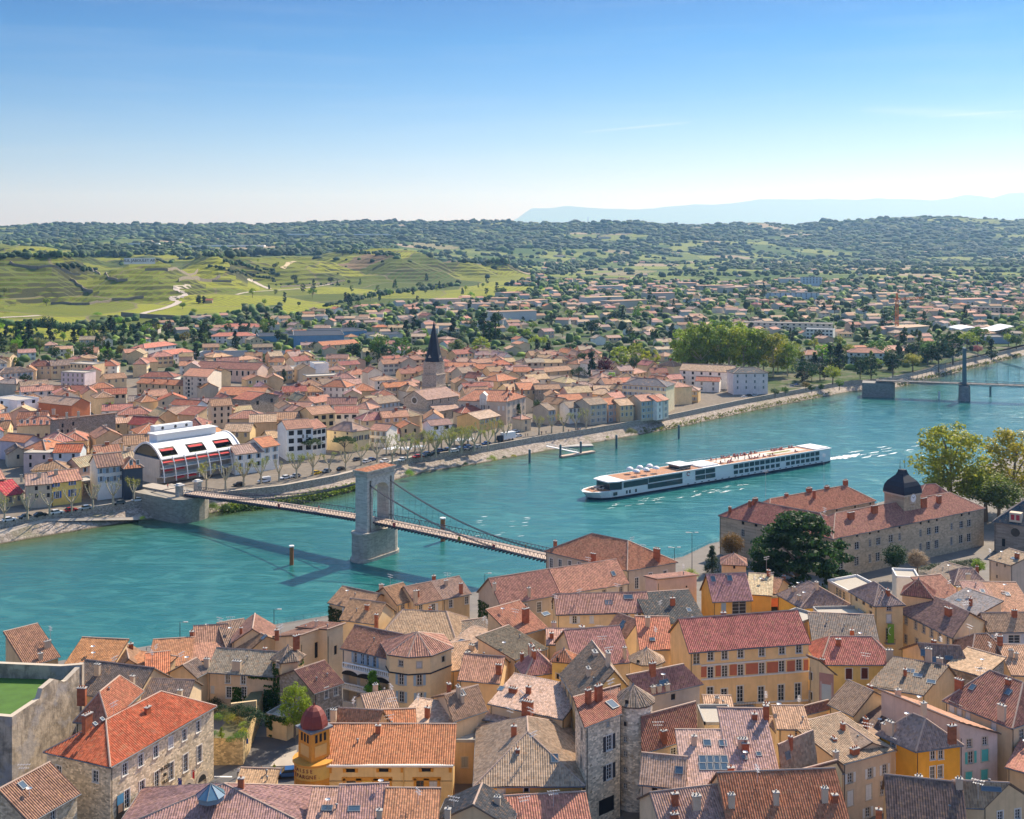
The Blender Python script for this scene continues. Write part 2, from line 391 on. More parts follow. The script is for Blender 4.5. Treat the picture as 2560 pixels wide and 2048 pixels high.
def skylight(root,p,n,w=.8,h=1.1):
 u=Vector((0,0,1)).cross(n).normalized();v=n.cross(u);mb=MB()
 q=lambda a,b,c:p+u*a+v*b+n*c
 for a0,a1,b0,b1 in((-w/2-.1,-w/2,-h/2-.1,h/2+.1),(w/2,w/2+.1,-h/2-.1,h/2+.1),(-w/2,w/2,h/2,h/2+.1),(-w/2,w/2,-h/2-.1,-h/2)):
  A=[q(a0,b0,.18),q(a1,b0,.18),q(a1,b1,.18),q(a0,b1,.18)];mb.face(A,0)
  Bq=[q(a0,b0,-.1),q(a1,b0,-.1),q(a1,b1,-.1),q(a0,b1,-.1)]
  for i in range(4):mb.face([Bq[i],Bq[(i+1)%4],A[(i+1)%4],A[i]],0)
 mb.face([q(-w/2,-h/2,.14),q(w/2,-h/2,.14),q(w/2,h/2,.14),q(-w/2,h/2,.14)],1)
 return mb.build('skylight',[ZINC,SKYG],root)
SKYG=plain('skylight_glass',(.05,.09,.13),.06,var=.1,spec=1.0)
def wall_edge(mb,P,Q,z0,ze,rects,m=0,depth=.2):
 "vertical wall from P to Q with rectangular holes (x0, x1, za, zb) whose reveals go inwards"
 P=Vector((P[0],P[1],0));Q=Vector((Q[0],Q[1],0));L=(Q-P).length;d=(Q-P)/L;nin=Vector((-d.y,d.x,0))
 rects=[(max(.05,a),min(L-.05,b),max(z0+.05,c),min(ze-.05,e))for a,b,c,e in rects]
 rects=[r for r in rects if r[1]-r[0]>.1 and r[3]-r[2]>.1]
 xs=sorted(set([0,L]+[r[0]for r in rects]+[r[1]for r in rects]));zs=sorted(set([z0,ze]+[r[2]for r in rects]+[r[3]for r in rects]))
 pt=lambda x,z,k=0:(P.x+d.x*x+nin.x*k,P.y+d.y*x+nin.y*k,z)
 for xa,xb in zip(xs,xs[1:]):
  run=None
  for za,zb in zip(zs,zs[1:]):
   cx,cz=(xa+xb)/2,(za+zb)/2
   if any(r[0]<cx<r[1]and r[2]<cz<r[3]for r in rects):
    if run:mb.face([pt(xa,run[0]),pt(xb,run[0]),pt(xb,run[1]),pt(xa,run[1])],m);run=None
   else:run=(run[0],zb)if run else(za,zb)
  if run:mb.face([pt(xa,run[0]),pt(xb,run[0]),pt(xb,run[1]),pt(xa,run[1])],m)
 for a,b,c,e in rects:
  mb.face([pt(a,c),pt(a,c,depth),pt(a,e,depth),pt(a,e)],m);mb.face([pt(b,c,depth),pt(b,c),pt(b,e),pt(b,e,depth)],m)
  mb.face([pt(a,e),pt(a,e,depth),pt(b,e,depth),pt(b,e)],m);mb.face([pt(a,c,depth),pt(a,c),pt(b,c),pt(b,c,depth)],m)
 return rects
def put_window(root,P,Q,s,z,w,h,style,shut=None,half=False):
 d=(Q-P);d.z=0;d.normalize();rz=math.atan2(d.y,d.x);p=P+d*s;p.z=z
 o=link('window',window_mesh(w,h,style),root,None,p,rz)
 if shut:
  c=SHC[shut.rstrip('*')]
  for sg in(-1,1):
   q=bpy.data.objects.new('shutter',shutter_mesh(w/2-(.02 if style[0]=='x' else 0),h));C.objects.link(q);q.parent=o;q.color=(*c,1)
   q.location=(sg*w/4,.05,0)if style[0]=='x' else(sg*(w*.76+(.18 if 't' in style else 0)),0,0)
 return o
HOUSES=[];ROOF={};RP=[]
def house(name,label,cat,cv,A,B,third,ze,rt,rise,wall,roof,win=(),ch=(),sk=(),ant=(),z0=6.0,over=.35,wm=None,near=True,group=None,tr=.5,hip=None,D=None,rcol=None,wcol=None,pipe=True,base=None,root=None,rm_=None):
 """A, B: left and right front corners (photo pixels, at wall-top height ze); third: depth in metres or the pixel of the back-right corner;
    rt: g ridge along the front, p gable to the front, h hipped, y pyramid, s/sb/sl/sr lean-to falling to front/back/left/right, f flat."""
 pa,pb=(W(*cv(A),ze),W(*cv(B),ze))if base is None else base
 ab=pb-pa;L=ab.length;n=Vector((-ab.y,ab.x,0)).normalized()
 if isinstance(third,(int,float)):pc=pb+n*third
 else:
  top=lambda q_:Vector((*W(*cv(q_[1:]),ze+rise).to_2d(),ze))if q_[0]=='T' else W(*cv(q_),ze)
  pc=top(third)
 pd=top(D)if D else pa+(pc-pb)
 Wd=((pc-pb).length+(pd-pa).length)/2
 ctr=(pa+pb+pc+pd)/4
 root=root or thing(name,label,cat,(ctr.x,ctr.y,z0),group);HOUSES.append((root,ctr,max(L,Wd)/2))
 corner=[pa,pb,pc,pd];N3=corner+[pa]
 Qf=lambda s,t,h:(pa*(1-s)+pb*s)*(1-t)+(pd*(1-s)+pc*s)*t+Vector((0,0,h))
 hc=dict(s=(0,0,rise,rise),sb=(rise,rise,0,0),sl=(0,rise,rise,0),sr=(rise,0,0,rise)).get(rt,(0,0,0,0))
 apex={'g':{1:(tr,rise),3:(1-tr,rise)},'p':{0:(tr,rise),2:(1-tr,rise)}}.get(rt,{})
 rects={0:[],1:[],2:[],3:[]};wl=[]
 for w_ in win:
  e,style,ww,hh,pts=w_[:5];shut=w_[5]if len(w_)>5 else None
  P,Q=N3[e],N3[e+1];d=(Q-P);LL=d.length;d=d/LL
  if isinstance(pts,tuple)and len(pts)==2 and isinstance(pts[0],int)and isinstance(pts[1],int):
   nc,nr=pts;rowh=w_[6]if len(w_)>6 else 3.0;top=w_[7]if len(w_)>7 else .5
   lst=[((i+.5)/nc*LL,ze-top-hh-r*rowh)for i in range(nc)for r in range(nr)]
  else:
   lst=[]
   for px,py in pts:
    x,y=cv((px,py));k=(x-1280)/F
    den=d.x-k*d.y
    s=(k*P.y-P.x)/den if abs(den)>1e-6 else LL/2
    s=min(max(s,ww/2+.05),LL-ww/2-.05);yy=P.y+d.y*s
    lst.append((s,HC-(y-YH)/F*yy-hh/2))
  for s,z in lst:
   if z<z0+.1:continue
   rects[e].append((s-ww/2,s+ww/2,z,z+hh));wl.append((P,Q,s,z,ww,hh,style,shut))
 mb=MB()
 for e in range(4):
  P,Q=N3[e],N3[e+1];wall_edge(mb,P,Q,z0,ze,rects[e])
  a,b=hc[e],hc[(e+1)%4];top=[]
  if e in apex:top=[P.lerp(Q,apex[e][0])+Vector((0,0,apex[e][1]))]
  if a or b or top:
   poly=[P,Q]+([Q+Vector((0,0,b))]if b else[])+top+([P+Vector((0,0,a))]if a else[])
   mb.face(poly,0)
 if near and pipe and rt!='f':
  for e,k in((0,.02),(1,.03)):
   P,Q=N3[e],N3[e+1];d=(Q-P).normalized();o=Vector((d.y,-d.x,0))*.09
   if e==0 or L>6:mb.tube([P+d*.25+o+Vector((0,0,z0-ze)),P+d*.25+o],.055,5,1,False)
 wmat=wm or(STONE if 'stone' in wall else PLASTER)
 mb.build('wall',[wmat,IRON],root,color=wcol or WC[wall])
 for a in wl:put_window(root,*a)
 amp=.095 if near else 0.0;tile=TILE if near else TILE_FAR
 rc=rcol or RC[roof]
 if near:rc=tuple(c*R.uniform(.92,1.08)for c in rc)
 rm=MB();fs,ft=(L+2*over)/L,(Wd+2*over)/Wd
 if rt=='f':
  rm.face([Qf(0,0,-.25),Qf(1,0,-.25),Qf(1,1,-.25),Qf(0,1,-.25)],0)
  for i in range(4):
   P,Q=N3[i],N3[i+1];d=(Q-P).normalized()*.12;rm.bar(P-d+Vector((0,0,.02)),Q+d+Vector((0,0,.02)),.24,.5,1)
  polys=[[Qf(0,0,-.25),Qf(1,0,-.25),Qf(1,1,-.25),Qf(0,1,-.25)]]
  ro=rm.build('roof',[GRAVEL if roof!='s' else SLATE,WHITE if wall in('white','grey')else CONC],root)
 else:
  a=hip if hip is not None else min(.5,.5*Wd/L);ridge=[]
  if rt=='h' and L<Wd*.98 and hip is None:rt='hp'
  if rt=='g':pl=[[(0,0,0),(1,0,0),(1,tr,1),(0,tr,1)],[(1,1,0),(0,1,0),(0,tr,1),(1,tr,1)]];ridge=[((0,tr),(1,tr))];runs=[Wd*tr,Wd*(1-tr)]
  elif rt=='p':pl=[[(0,1,0),(0,0,0),(tr,0,1),(tr,1,1)],[(1,0,0),(1,1,0),(tr,1,1),(tr,0,1)]];ridge=[((tr,0),(tr,1))];runs=[L*tr,L*(1-tr)]
  elif rt=='h':pl=[[(0,0,0),(1,0,0),(1-a,.5,1),(a,.5,1)],[(1,0,0),(1,1,0),(1-a,.5,1)],[(1,1,0),(0,1,0),(a,.5,1),(1-a,.5,1)],[(0,1,0),(0,0,0),(a,.5,1)]];ridge=[((a,.5),(1-a,.5)),((0,0),(a,.5)),((0,1),(a,.5)),((1,0),(1-a,.5)),((1,1),(1-a,.5))];runs=[Wd/2]*4
  elif rt=='hp':
   a=hip if hip is not None else min(.5,.5*L/Wd)
   pl=[[(0,0,0),(1,0,0),(.5,a,1)],[(1,0,0),(1,1,0),(.5,1-a,1),(.5,a,1)],[(1,1,0),(0,1,0),(.5,1-a,1)],[(0,1,0),(0,0,0),(.5,a,1),(.5,1-a,1)]];ridge=[((.5,a),(.5,1-a)),((0,0),(.5,a)),((1,0),(.5,a)),((1,1),(.5,1-a)),((0,1),(.5,1-a))];runs=[L/2]*4
  elif rt=='y':pl=[[(0,0,0),(1,0,0),(.5,.5,1)],[(1,0,0),(1,1,0),(.5,.5,1)],[(1,1,0),(0,1,0),(.5,.5,1)],[(0,1,0),(0,0,0),(.5,.5,1)]];ridge=[(k,(.5,.5))for k in((0,0),(1,0),(1,1),(0,1))];runs=[min(L,Wd)/2]*4
  else:
   q=dict(s=[(0,0,0),(1,0,0),(1,1,1),(0,1,1)],sb=[(1,1,0),(0,1,0),(0,0,1),(1,0,1)],sl=[(0,1,0),(0,0,0),(1,0,1),(1,1,1)],sr=[(1,0,0),(1,1,0),(0,1,1),(0,0,1)])[rt]
   pl=[q];runs=[Wd if rt in('s','sb')else L];ridge=[((q[2][0],q[2][1]),(q[3][0],q[3][1]))]
  drop=rise/max(min(runs),.5)*over
  ext=lambda s,t:(.5+(s-.5)*fs,.5+(t-.5)*ft)
  def ep(s,t,h):
   s2,t2=ext(s,t)if True else(s,t)
   hh=rise*h
   if h==0:hh-=drop
   elif rt in('s','sb','sl','sr'):hh+=drop
   else:
    if rt=='g':t2=t
    if rt=='p':s2=s
    if rt in('h','hp','y'):s2,t2=s,t
   return Qf(s2,t2,hh+.06)
  polys=[]
  for k,q in enumerate(pl):
   P=[ep(*x)for x in q];polys.append(P)
   corrug(rm,P,.36,amp,0,(R.uniform(0,50),R.uniform(0,50)))
   dn=Vector((0,0,-.2));U=[p+dn for p in P]
   for i in range(len(P)):rm.face([U[i],U[(i+1)%len(P)],P[(i+1)%len(P)],P[i]],1)
   rm.face(U[::-1],1)
   if near:
    d=(P[1]-P[0]).normalized();o=Vector((d.y,-d.x,0))*.06
    if rt in('h','hp','y')or True:rm.tube([P[0]+o+Vector((0,0,-.06)),P[1]+o+Vector((0,0,-.06))],.075,5,3,False)
  for(s0,t0),(s1,t1)in ridge:
   h0=0 if(s0 in(0,1)and t0 in(0,1)and rt in('h','hp','y'))else 1
   rm.tube([ep(s0,t0,h0)+Vector((0,0,.03)),ep(s1,t1,1)+Vector((0,0,.03))],.15 if near else .22,5,2,False)
  if near:rm.v=[(x,y,z+.13*fbm(x,y,6.5)+.05*fbm(x+40,y,1.7))for x,y,z in rm.v]
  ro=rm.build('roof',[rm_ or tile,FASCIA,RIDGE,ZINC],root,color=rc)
 ROOF[root.name]=ro
 rz=math.atan2(ab.y,ab.x)
 if near and rt!='f':RP.append((ro,polys,rz))
 for c in ch:
  px,py,hpx=c[:3];x,y=cv((px,py));x2,y2=cv((px,py-hpx));p,n_=rayhit(polys,x,y)
  h=max(.5,abs(y-y2)*p.y/F);kind=c[3]if len(c)>3 else 'b';w=c[4]if len(c)>4 else .8
  chimney(ro,p,rz,w,.55 if w<1.4 else .7,h,kind=='b',max(1,int(w/.45)))
 for c in sk:
  px,py=c[:2];p,n_=rayhit(polys,*cv((px,py)));sz=c[2]if len(c)>2 else(.8,1.1);skylight(ro,p,n_,*sz)
 for c in ant:
  px,py=c[:2];p,n_=rayhit(polys,*cv((px,py)));antenna(ro,p,R.uniform(0,3),c[2]if len(c)>2 else 2.2)
 return root,polys
def turret(name,label,cat,cv,c,ze,r,n,rise,wall,roof,z0=6.0,over=.5,wm=None,win=(),rot=None,body=None,group=None):
 "round or many-sided tower with a pointed tiled roof; c: pixel of the axis at wall-top height"
 p=W(*cv(c),ze);root=thing(name,label,cat,(p.x,p.y,z0),group);mb=MB();rot=math.pi/n if rot is None else rot
 mb.lathe((p.x,p.y,z0),[(r,0),(r,ze-z0)],n if n>8 else n,0,rot);mb.build('wall',[wm or PLASTER],root,color=WC[wall],smooth=n>12)
 rm=MB();R0=r+over;k=12 if n>8 else n
 for i in range(k):
  a0,a1=rot+2*math.pi*i/k,rot+2*math.pi*(i+1)/k
  P=[Vector((p.x+R0*math.cos(a),p.y+R0*math.sin(a),ze-.1))for a in(a0,a1)];T=Vector((p.x,p.y,ze+rise))
  corrug(rm,[P[0],P[1],T],.4,.1,0,(i*3.7,0));rm.face([P[1],P[0],Vector((p.x,p.y,ze-.25))],1)
  rm.face([P[0]-Vector((0,0,.15)),P[1]-Vector((0,0,.15)),P[1],P[0]],1)
  rm.tube([P[0],T],.1,5,2,False)
 rm.lathe((p.x,p.y,ze+rise-.05),[(.18,0),(.12,.2),(0,.5)],6,3)
 rm.build('roof',[TILE,FASCIA,RIDGE,ZINC],root,color=RC[roof])
 for(px,py,w,h,style)in win:
  x,y=cv((px,py));k=(x-1280)/F
  ox,oy=-p.x,-p.y;dx,dy=k,1.0;a=dx*dx+dy*dy;b=2*(ox*dx+oy*dy);cc=ox*ox+oy*oy-(r*.985)**2
  disc=b*b-4*a*cc;t=(-b-math.sqrt(max(0,disc)))/(2*a);q=Vector((k*t,t,HC-(y-YH)/F*t-h/2))
  ang=math.atan2(q.y-p.y,q.x-p.x);off=Vector((math.cos(ang),math.sin(ang),0))*.2
  link('window',window_mesh(w,h,style+'t' if style=='c' else style),root,None,q+off,ang+math.pi/2)
 return root
TEXTS={}
for body in['PAUL JABOULET AINÉ','MUSÉE','VILLE']+sorted(set("CAISSED'ÉPARGNE.")):
 cu=bpy.data.curves.new('lettering','FONT');cu.body=body;cu.size=1;cu.align_x='CENTER';cu.align_y='CENTER';cu.extrude=.03;cu.resolution_u=2;cu.space_character=.95
 t0=bpy.data.objects.new('lettering',cu);C.objects.link(t0);dg=bpy.context.evaluated_depsgraph_get();TEXTS[body]=bpy.data.meshes.new_from_object(t0.evaluated_get(dg));TEXTS[body].materials.clear();bpy.data.objects.remove(t0)
def figure():
 me=bpy.data.meshes.new('body');V_=[(0,0,.93),(0,0,1.15),(0,0,1.40),(0,0,1.52),(0,-.02,1.62),(0,-.01,1.74),(.10,0,.90),(.11,-.10,.50),(.11,-.02,.07),(.11,-.17,.03),(-.10,0,.90),(-.11,.12,.50),(-.11,.22,.08),(-.11,.09,.03),(.19,0,1.40),(.25,.06,1.12),(.25,-.06,.90),(.24,-.11,.82),(-.19,0,1.40),(-.25,-.06,1.12),(-.25,-.16,.92),(-.24,-.22,.84)]
 E=[(0,1),(1,2),(2,3),(3,4),(4,5),(0,6),(6,7),(7,8),(8,9),(0,10),(10,11),(11,12),(12,13),(2,14),(14,15),(15,16),(16,17),(2,18),(18,19),(19,20),(20,21)];me.from_pydata(V_,E,[])
 o=bpy.data.objects.new('body',me);C.objects.link(o);m_=o.modifiers.new('s','SKIN');rad=[.15,.145,.16,.06,.095,.085,.095,.065,.045,.035,.095,.065,.045,.035,.06,.042,.034,.032,.06,.042,.034,.032]
 for i,r_ in enumerate(rad):me.skin_vertices[0].data[i].radius=(r_,r_*(.72 if i<3 else 1));
 me.skin_vertices[0].data[0].use_root=True;o.modifiers.new('d','SUBSURF').levels=1
 dg=bpy.context.evaluated_depsgraph_get();dg.update();em=bpy.data.meshes.new_from_object(o.evaluated_get(dg));em.name='body';bpy.data.objects.remove(o);em.materials.clear()
 t=NT('clothes_and_skin');tc_=t.n('ShaderNodeTexCoord');s_=t.n('ShaderNodeSeparateXYZ');t.l(tc_.outputs['Object'],s_.inputs[0]);z=s_.outputs[2];ax=t.math('ABSOLUTE',s_.outputs[0])
 c=t.mix(t.math('GREATER_THAN',z,.94),(.03,.035,.055),t.ocol());c=t.mix(t.math('GREATER_THAN',z,1.5),c,(.45,.27,.19));c=t.mix(t.math('GREATER_THAN',z,1.70),c,(.05,.03,.02));c=t.mix(t.math('MULTIPLY',t.math('GREATER_THAN',ax,.21),t.math('LESS_THAN',z,.92)),c,(.45,.27,.19));em.materials.append(t.done(c,.8));em.polygons.foreach_set('use_smooth',[True]*len(em.polygons));em.update();return em
PM=figure()
FARW=[(-420,300),(-300,327),(-160,362),(-126,392),(-100,405),(-79,417),(-61,436),(-36,473),(-10,495.5),(17,523),(39.5,543),(80,582),(139,650),(211,725),(247,745),(419,950),(700,1280),(1300,1800)]
NEARW=[(-420,150),(-200,212),(-105,240),(-40,277),(20,309),(48,326),(58,340),(78,354),(104,375),(130,398),(168,440),(270,540),(500,760),(1300,1500)]
def offset(line,d):
 out=[]
 for i,p in enumerate(line):
  a,b=line[max(0,i-1)],line[min(len(line)-1,i+1)];dx,dy=b[0]-a[0],b[1]-a[1];L=math.hypot(dx,dy)
  out.append((p[0]-dy/L*d,p[1]+dx/L*d))
 return out
def resample(line,step):
 out=[line[0]]
 for a,b in zip(line,line[1:]):
  n=max(1,int(math.hypot(b[0]-a[0],b[1]-a[1])/step))
  out+=[(a[0]+(b[0]-a[0])*k/n,a[1]+(b[1]-a[1])*k/n)for k in range(1,n+1)]
 return out
FW=resample(FARW,9)
def cast(line,c):
 "distance at which photo column c meets the polyline"
 k=(c-1280)/F
 for(x0,y0),(x1,y1)in zip(line,line[1:]):
  f0,f1=x0-k*y0,x1-k*y1
  if f0<=0<=f1 or f1<=0<=f0:
   t=f0/(f0-f1)if f0!=f1 else 0;return y0+(y1-y0)*t
 return None
QZ=5.0
Q1=offset(FW,7.0)
H_=lambda d,y:(d,HC-(y-YH)*d/F)
far=lambda a,b,c,e:[H_(3500,a),H_(4500,b),H_(5500,c),H_(6200,e),(9000,90)]
REL={-900:[(300,5),(600,6),(900,14),(1300,50),(1700,75),(2100,70),(2500,70)]+far(610,598,575,566),-200:[(300,5),(600,5.2),(860,10),H_(1390,745),H_(1500,690),H_(1620,650),(1850,46),H_(2350,640),H_(2600,630)]+far(612,600,576,570),0:[(300,5),(600,5.2),(880,10),H_(1400,752),H_(1510,697),H_(1630,652),(1850,46),H_(2350,640),H_(2600,630)]+far(612,600,575,568),200:[(300,5),(600,5.2),(950,9),H_(1400,768),H_(1520,705),H_(1650,649),(1900,44),H_(2350,643),H_(2600,632)]+far(612,598,575,563),400:[(300,5),(600,5.2),(950,8),H_(1450,766),H_(1570,705),H_(1710,654),(1950,40),H_(2400,648),H_(2600,638)]+far(612,597,572,563),520:[(300,5),(600,5.2),(950,8),H_(1450,768),H_(1700,722),H_(1830,697),H_(1980,666),H_(2500,645),H_(3000,638)]+far(620,599,572,565),640:[(300,5),(600,5.2),(1300,10),H_(1700,732),H_(2000,709),H_(2120,656),H_(2300,641),(2600,40),H_(3100,638)]+far(622,600,572,566),800:[(300,5),(600,5.2),(1300,10),H_(1700,742),H_(2000,714),H_(2130,664),H_(2320,641),(2620,40),H_(3100,640)]+far(620,595,572,557),950:[(300,5),(600,5.2),(1500,10.5),H_(2000,721),H_(2170,697),H_(2340,645),H_(2600,641),(3300,42)]+far(626,598,575,556)[0:],1150:[(300,5),(600,5.2),(1500,11),(2100,13.5),H_(2350,695),H_(2500,648),H_(2720,645),(3100,26),H_(4000,635),H_(4500,610),H_(5500,575),H_(6200,558),(9000,90)],1330:[(300,5),(600,5.2),(1500,11),(2400,14),(2800,16),(3300,18),H_(4000,640),H_(4700,615),H_(5500,580),H_(6200,560),(9000,90)],1500:[(300,5),(600,5.2),(1500,11),(2600,14),(3300,18),H_(4000,650),H_(4700,618),H_(5500,585),H_(6200,562),(9000,90)],1700:[(300,5),(600,5.2),(1500,11),(2600,14),(3300,18),H_(4300,648),H_(4900,612),H_(5600,580),H_(6200,564),(9000,90)],1790:[(300,5),(600,5.2),(1500,11),(2600,14),(3300,18),H_(4300,648),H_(4900,614),H_(5700,585),H_(6400,566),(9000,90)],1890:[(300,5),(600,5.2),(1500,11),(2600,14),(3300,18),(4300,22),H_(5000,616),H_(5800,586),H_(6500,553),(9000,90)],1990:[(300,5),(600,5.2),(1500,11),(2600,14),(3300,18),(4300,22),H_(5000,618),H_(5800,588),H_(6500,565),(9000,90)],2100:[(300,5),(600,5.2),(1500,11),(2600,14),(3300,18),(4300,22),H_(5000,618),H_(5800,583),H_(6500,559),(9000,90)],2220:[(300,5),(600,5.2),(1500,11),(2600,14),(3300,18),(4300,22),H_(5000,618),H_(5800,575),H_(6500,545),(9000,90)],2400:[(300,5),(600,5.2),(1500,11),(2600,14),(3300,18),(4300,22),H_(5000,618),H_(5800,577),H_(6500,548),(9000,90)],2560:[(300,5),(600,5.2),(1500,11),(2600,14),(3300,18),(4300,22),H_(5000,620),H_(5800,580),H_(6500,552),(9000,90)],3400:[(300,5),(600,5.2),(1500,11),(2600,14),(3300,18),(4300,22),H_(5000,620),H_(5800,580),H_(6500,560),(9000,90)]}
RK=sorted(REL);RT={k:(np.array([a for a,b in REL[k]]),np.array([b for a,b in REL[k]]))for k in RK}
def smooth_interp(x,xp,fp):
 i=min(max(int(np.searchsorted(xp,x))-1,0),len(xp)-2);t=min(max((x-xp[i])/(xp[i+1]-xp[i]),0),1)
 return fp[i]+(fp[i+1]-fp[i])*(t*.5+t*t*(3-2*t)*.5)
def zt(X,Y):
 c=1280+X/Y*F;c=min(max(c,RK[0]),RK[-1]-1)
 i=0
 while RK[i+1]<=c:i+=1
 t=(c-RK[i])/(RK[i+1]-RK[i]);t=t*.4+.6*t*t*(3-2*t)
 a=smooth_interp(Y,*RT[RK[i]]);b=smooth_interp(Y,*RT[RK[i+1]]);z=a+(b-a)*t
 k=min(1,max(0,(Y-950)/900))
 if k>0:
  z+=fbm(X,Y,420)*(5*k+max(0,(Y-3200)/1000)*4.5)+fbm(X+500,Y,90)*1.2*k
  hk=min(1,max(0,(z-16)/16))*min(1,max(0,(3050-Y)/250))*min(1,max(0,(1420-c)/150))
  if hk>0:
   w=X+(Y-1500)*.35+fbm(X,Y,420)*150;z+=hk*(1-math.exp(-((c-425)/70)**2))*(16*math.sin(w/66)+6*math.sin(w/25+1.3))*(.5+.5*min(1,abs(fbm(X+70,Y,300))*3))
  if Y<2950 and 18<z<75:
   st=6.5;q=(z+fbm(X,Y,260)*4)/st;f=q-math.floor(q);g=0 if f<.1 else 1
   z+=((f*.35 if f<.88 else .31+(f-.88)/.12*.69)-f)*st*.75
 return max(z,4.9 if Y<700 else 4)
def cover(X,Y,z):
 "what grows or lies there: 0 town ground, 1 vineyard, 2 wood, 3 field"
 c=1280+X/Y*F
 n=fbm(X+90,Y-40,330);n2=fbm(X-900,Y+300,700)
 if Y<840:return 0
 if c+n*130+(Y-2000)*.06<1290 and Y+n2*300<2900:
  lim=840+max(0,c-60)*.95+n*50
  if c>700:lim=1280+(c-700)*.75
  if Y>lim:return 1
  return 0
 if Y+n*350<2350+(c-1150)*.1 and c>1000:return 0
 if Y<4400 and c>1250:return 3 if n2+n*.4>-.2 else 2
 if Y<4700:return 2 if n+n2*.5>.10 else 3
 return 2 if n+n2*.6>-.25 else 3
def build_ground():
 cols=np.linspace(-420,2980,230);g=np.concatenate([np.linspace(0,.1,46)[:-1],np.linspace(.1,.3,250)[:-1],np.linspace(.3,1,110)])
 V_,F_,cov=[],[],[]
 n=len(g)
 for c in cols:
  d0=cast(Q1,c)or 400
  for t in g:
   Y=d0+(9000-d0)*t;X=(c-1280)/F*Y;z=zt(X,Y)
   V_.append((X,Y,z));cov.append((X,Y,z))
 for i in range(len(cols)-1):
  for j in range(n-1):
   a=i*n+j;F_.append((a,a+n,a+n+1,a+1))
 me=bpy.data.meshes.new('ground');me.from_pydata(V_,[],F_)
 at=me.color_attributes.new('landcover','FLOAT_COLOR','POINT')
 pal={0:(1,0,0,1),1:(0,1,0,1),2:(0,0,1,1),3:(0,0,0,1)}
 at.data.foreach_set('color',[k for p in cov for k in pal[cover(*p)]])
 t=NT('ground_cover');P=t.pos();a=t.n('ShaderNodeVertexColor');a.layer_name='landcover'
 sp=t.n('ShaderNodeSeparateColor');t.l(a.outputs[0],sp.inputs[0])
 wob=t.n('ShaderNodeVectorMath',operation='ADD');nz=t.n('ShaderNodeTexNoise');nz.inputs['Scale'].default_value=.006;t.l(P,nz.inputs['Vector'])
 sc=t.n('ShaderNodeVectorMath',operation='SCALE');t.l(nz.outputs['Color'],sc.inputs[0]);sc.inputs['Scale'].default_value=70;t.l(P,wob.inputs[0]);t.l(sc.outputs[0],wob.inputs[1])
 vo=t.n('ShaderNodeTexVoronoi',voronoi_dimensions='2D');vo.inputs['Scale'].default_value=.0085;t.l(t.scaled(wob.outputs[0],(1,.6,1),.35),vo.inputs['Vector'])
 vc=t.n('ShaderNodeSeparateColor');t.l(vo.outputs['Color'],vc.inputs[0])
 ve=t.n('ShaderNodeTexVoronoi',voronoi_dimensions='2D',feature='DISTANCE_TO_EDGE');ve.inputs['Scale'].default_value=.0085;t.l(t.scaled(wob.outputs[0],(1,.6,1),.35),ve.inputs['Vector'])
 rows=[]
 for ang in(.15,.8,1.9):
  wv=t.n('ShaderNodeTexWave',wave_profile='SIN');wv.inputs['Scale'].default_value=.036;wv.inputs['Distortion'].default_value=.8;wv.inputs['Detail'].default_value=2
  wv.inputs['Detail Scale'].default_value=2.0
  t.l(t.scaled(P,(1,1,1),ang),wv.inputs['Vector']);rows.append(wv.outputs['Fac'])
 row=t.n('ShaderNodeMix');row.data_type='FLOAT';t.l(t.math('GREATER_THAN',vc.outputs[1],.5),row.inputs[0]);t.l(rows[0],row.inputs[2]);t.l(rows[1],row.inputs[3])
 rw=t.n('ShaderNodeMix');rw.data_type='FLOAT';t.l(t.math('GREATER_THAN',vc.outputs[1],.8),rw.inputs[0]);t.l(row.outputs[0],rw.inputs[2]);t.l(rows[2],rw.inputs[3])
 vine=t.mix(t.ramp(vc.outputs[0],.15,.85),(.05,.09,.016),(.25,.275,.024))
 vine=t.mix(t.ramp(vc.outputs[2],.91,.93),vine,(.20,.13,.085))
 soil=t.mix(.6,vine,(.11,.085,.04));vine=t.mix(t.math('MULTIPLY',t.ramp(rw.outputs[0],.35,.75),.85),vine,soil)
 vine=t.mix(t.math('MULTIPLY',t.ramp(t.noise(.02,P,5,.65),.5,.7),.45),vine,(.06,.095,.018))
 field=t.mix(t.ramp(vc.outputs[0],.2,.8),(.05,.095,.025),(.17,.20,.05))
 field=t.mix(t.ramp(vc.outputs[2],.86,.88),field,(.27,.22,.15))
 wood=t.mix(t.ramp(t.noise(.05,P,5,.7),.4,.65),(.014,.032,.012),(.05,.085,.025))
 edge=t.ramp(ve.outputs['Distance'],.018,.008)
 vine=t.mix(t.math('MULTIPLY',edge,.75),vine,(.17,.14,.10));field=t.mix(edge,field,(.03,.05,.02))
 sy_=t.n('ShaderNodeSeparateXYZ');t.l(P,sy_.inputs[0]);town=t.mix(t.math('MULTIPLY',t.ramp(t.noise(.03,P,5,.7),.36,.5),t.math('MAXIMUM',t.ramp(sy_.outputs[1],720,900),t.math('MULTIPLY',t.ramp(sy_.outputs[0],120,150),t.ramp(sy_.outputs[1],660,700)))),(.23,.20,.165),(.06,.10,.03))
 town=t.mix(t.ramp(t.noise(.5,P,3),.35,.7),t.val(town,.75),town)
 c=field
 for s,k in((sp.outputs[1],vine),(sp.outputs[2],wood),(sp.outputs[0],town)):
  edge_n=t.math('ADD',s,t.math('MULTIPLY_ADD',t.noise(.03,P,4,.7),.9,-.45));c=t.mix(t.ramp(edge_n,.42,.58),c,k)
 gn=t.n('ShaderNodeNewGeometry');nz2=t.n('ShaderNodeSeparateXYZ');t.l(gn.outputs['Normal'],nz2.inputs[0])
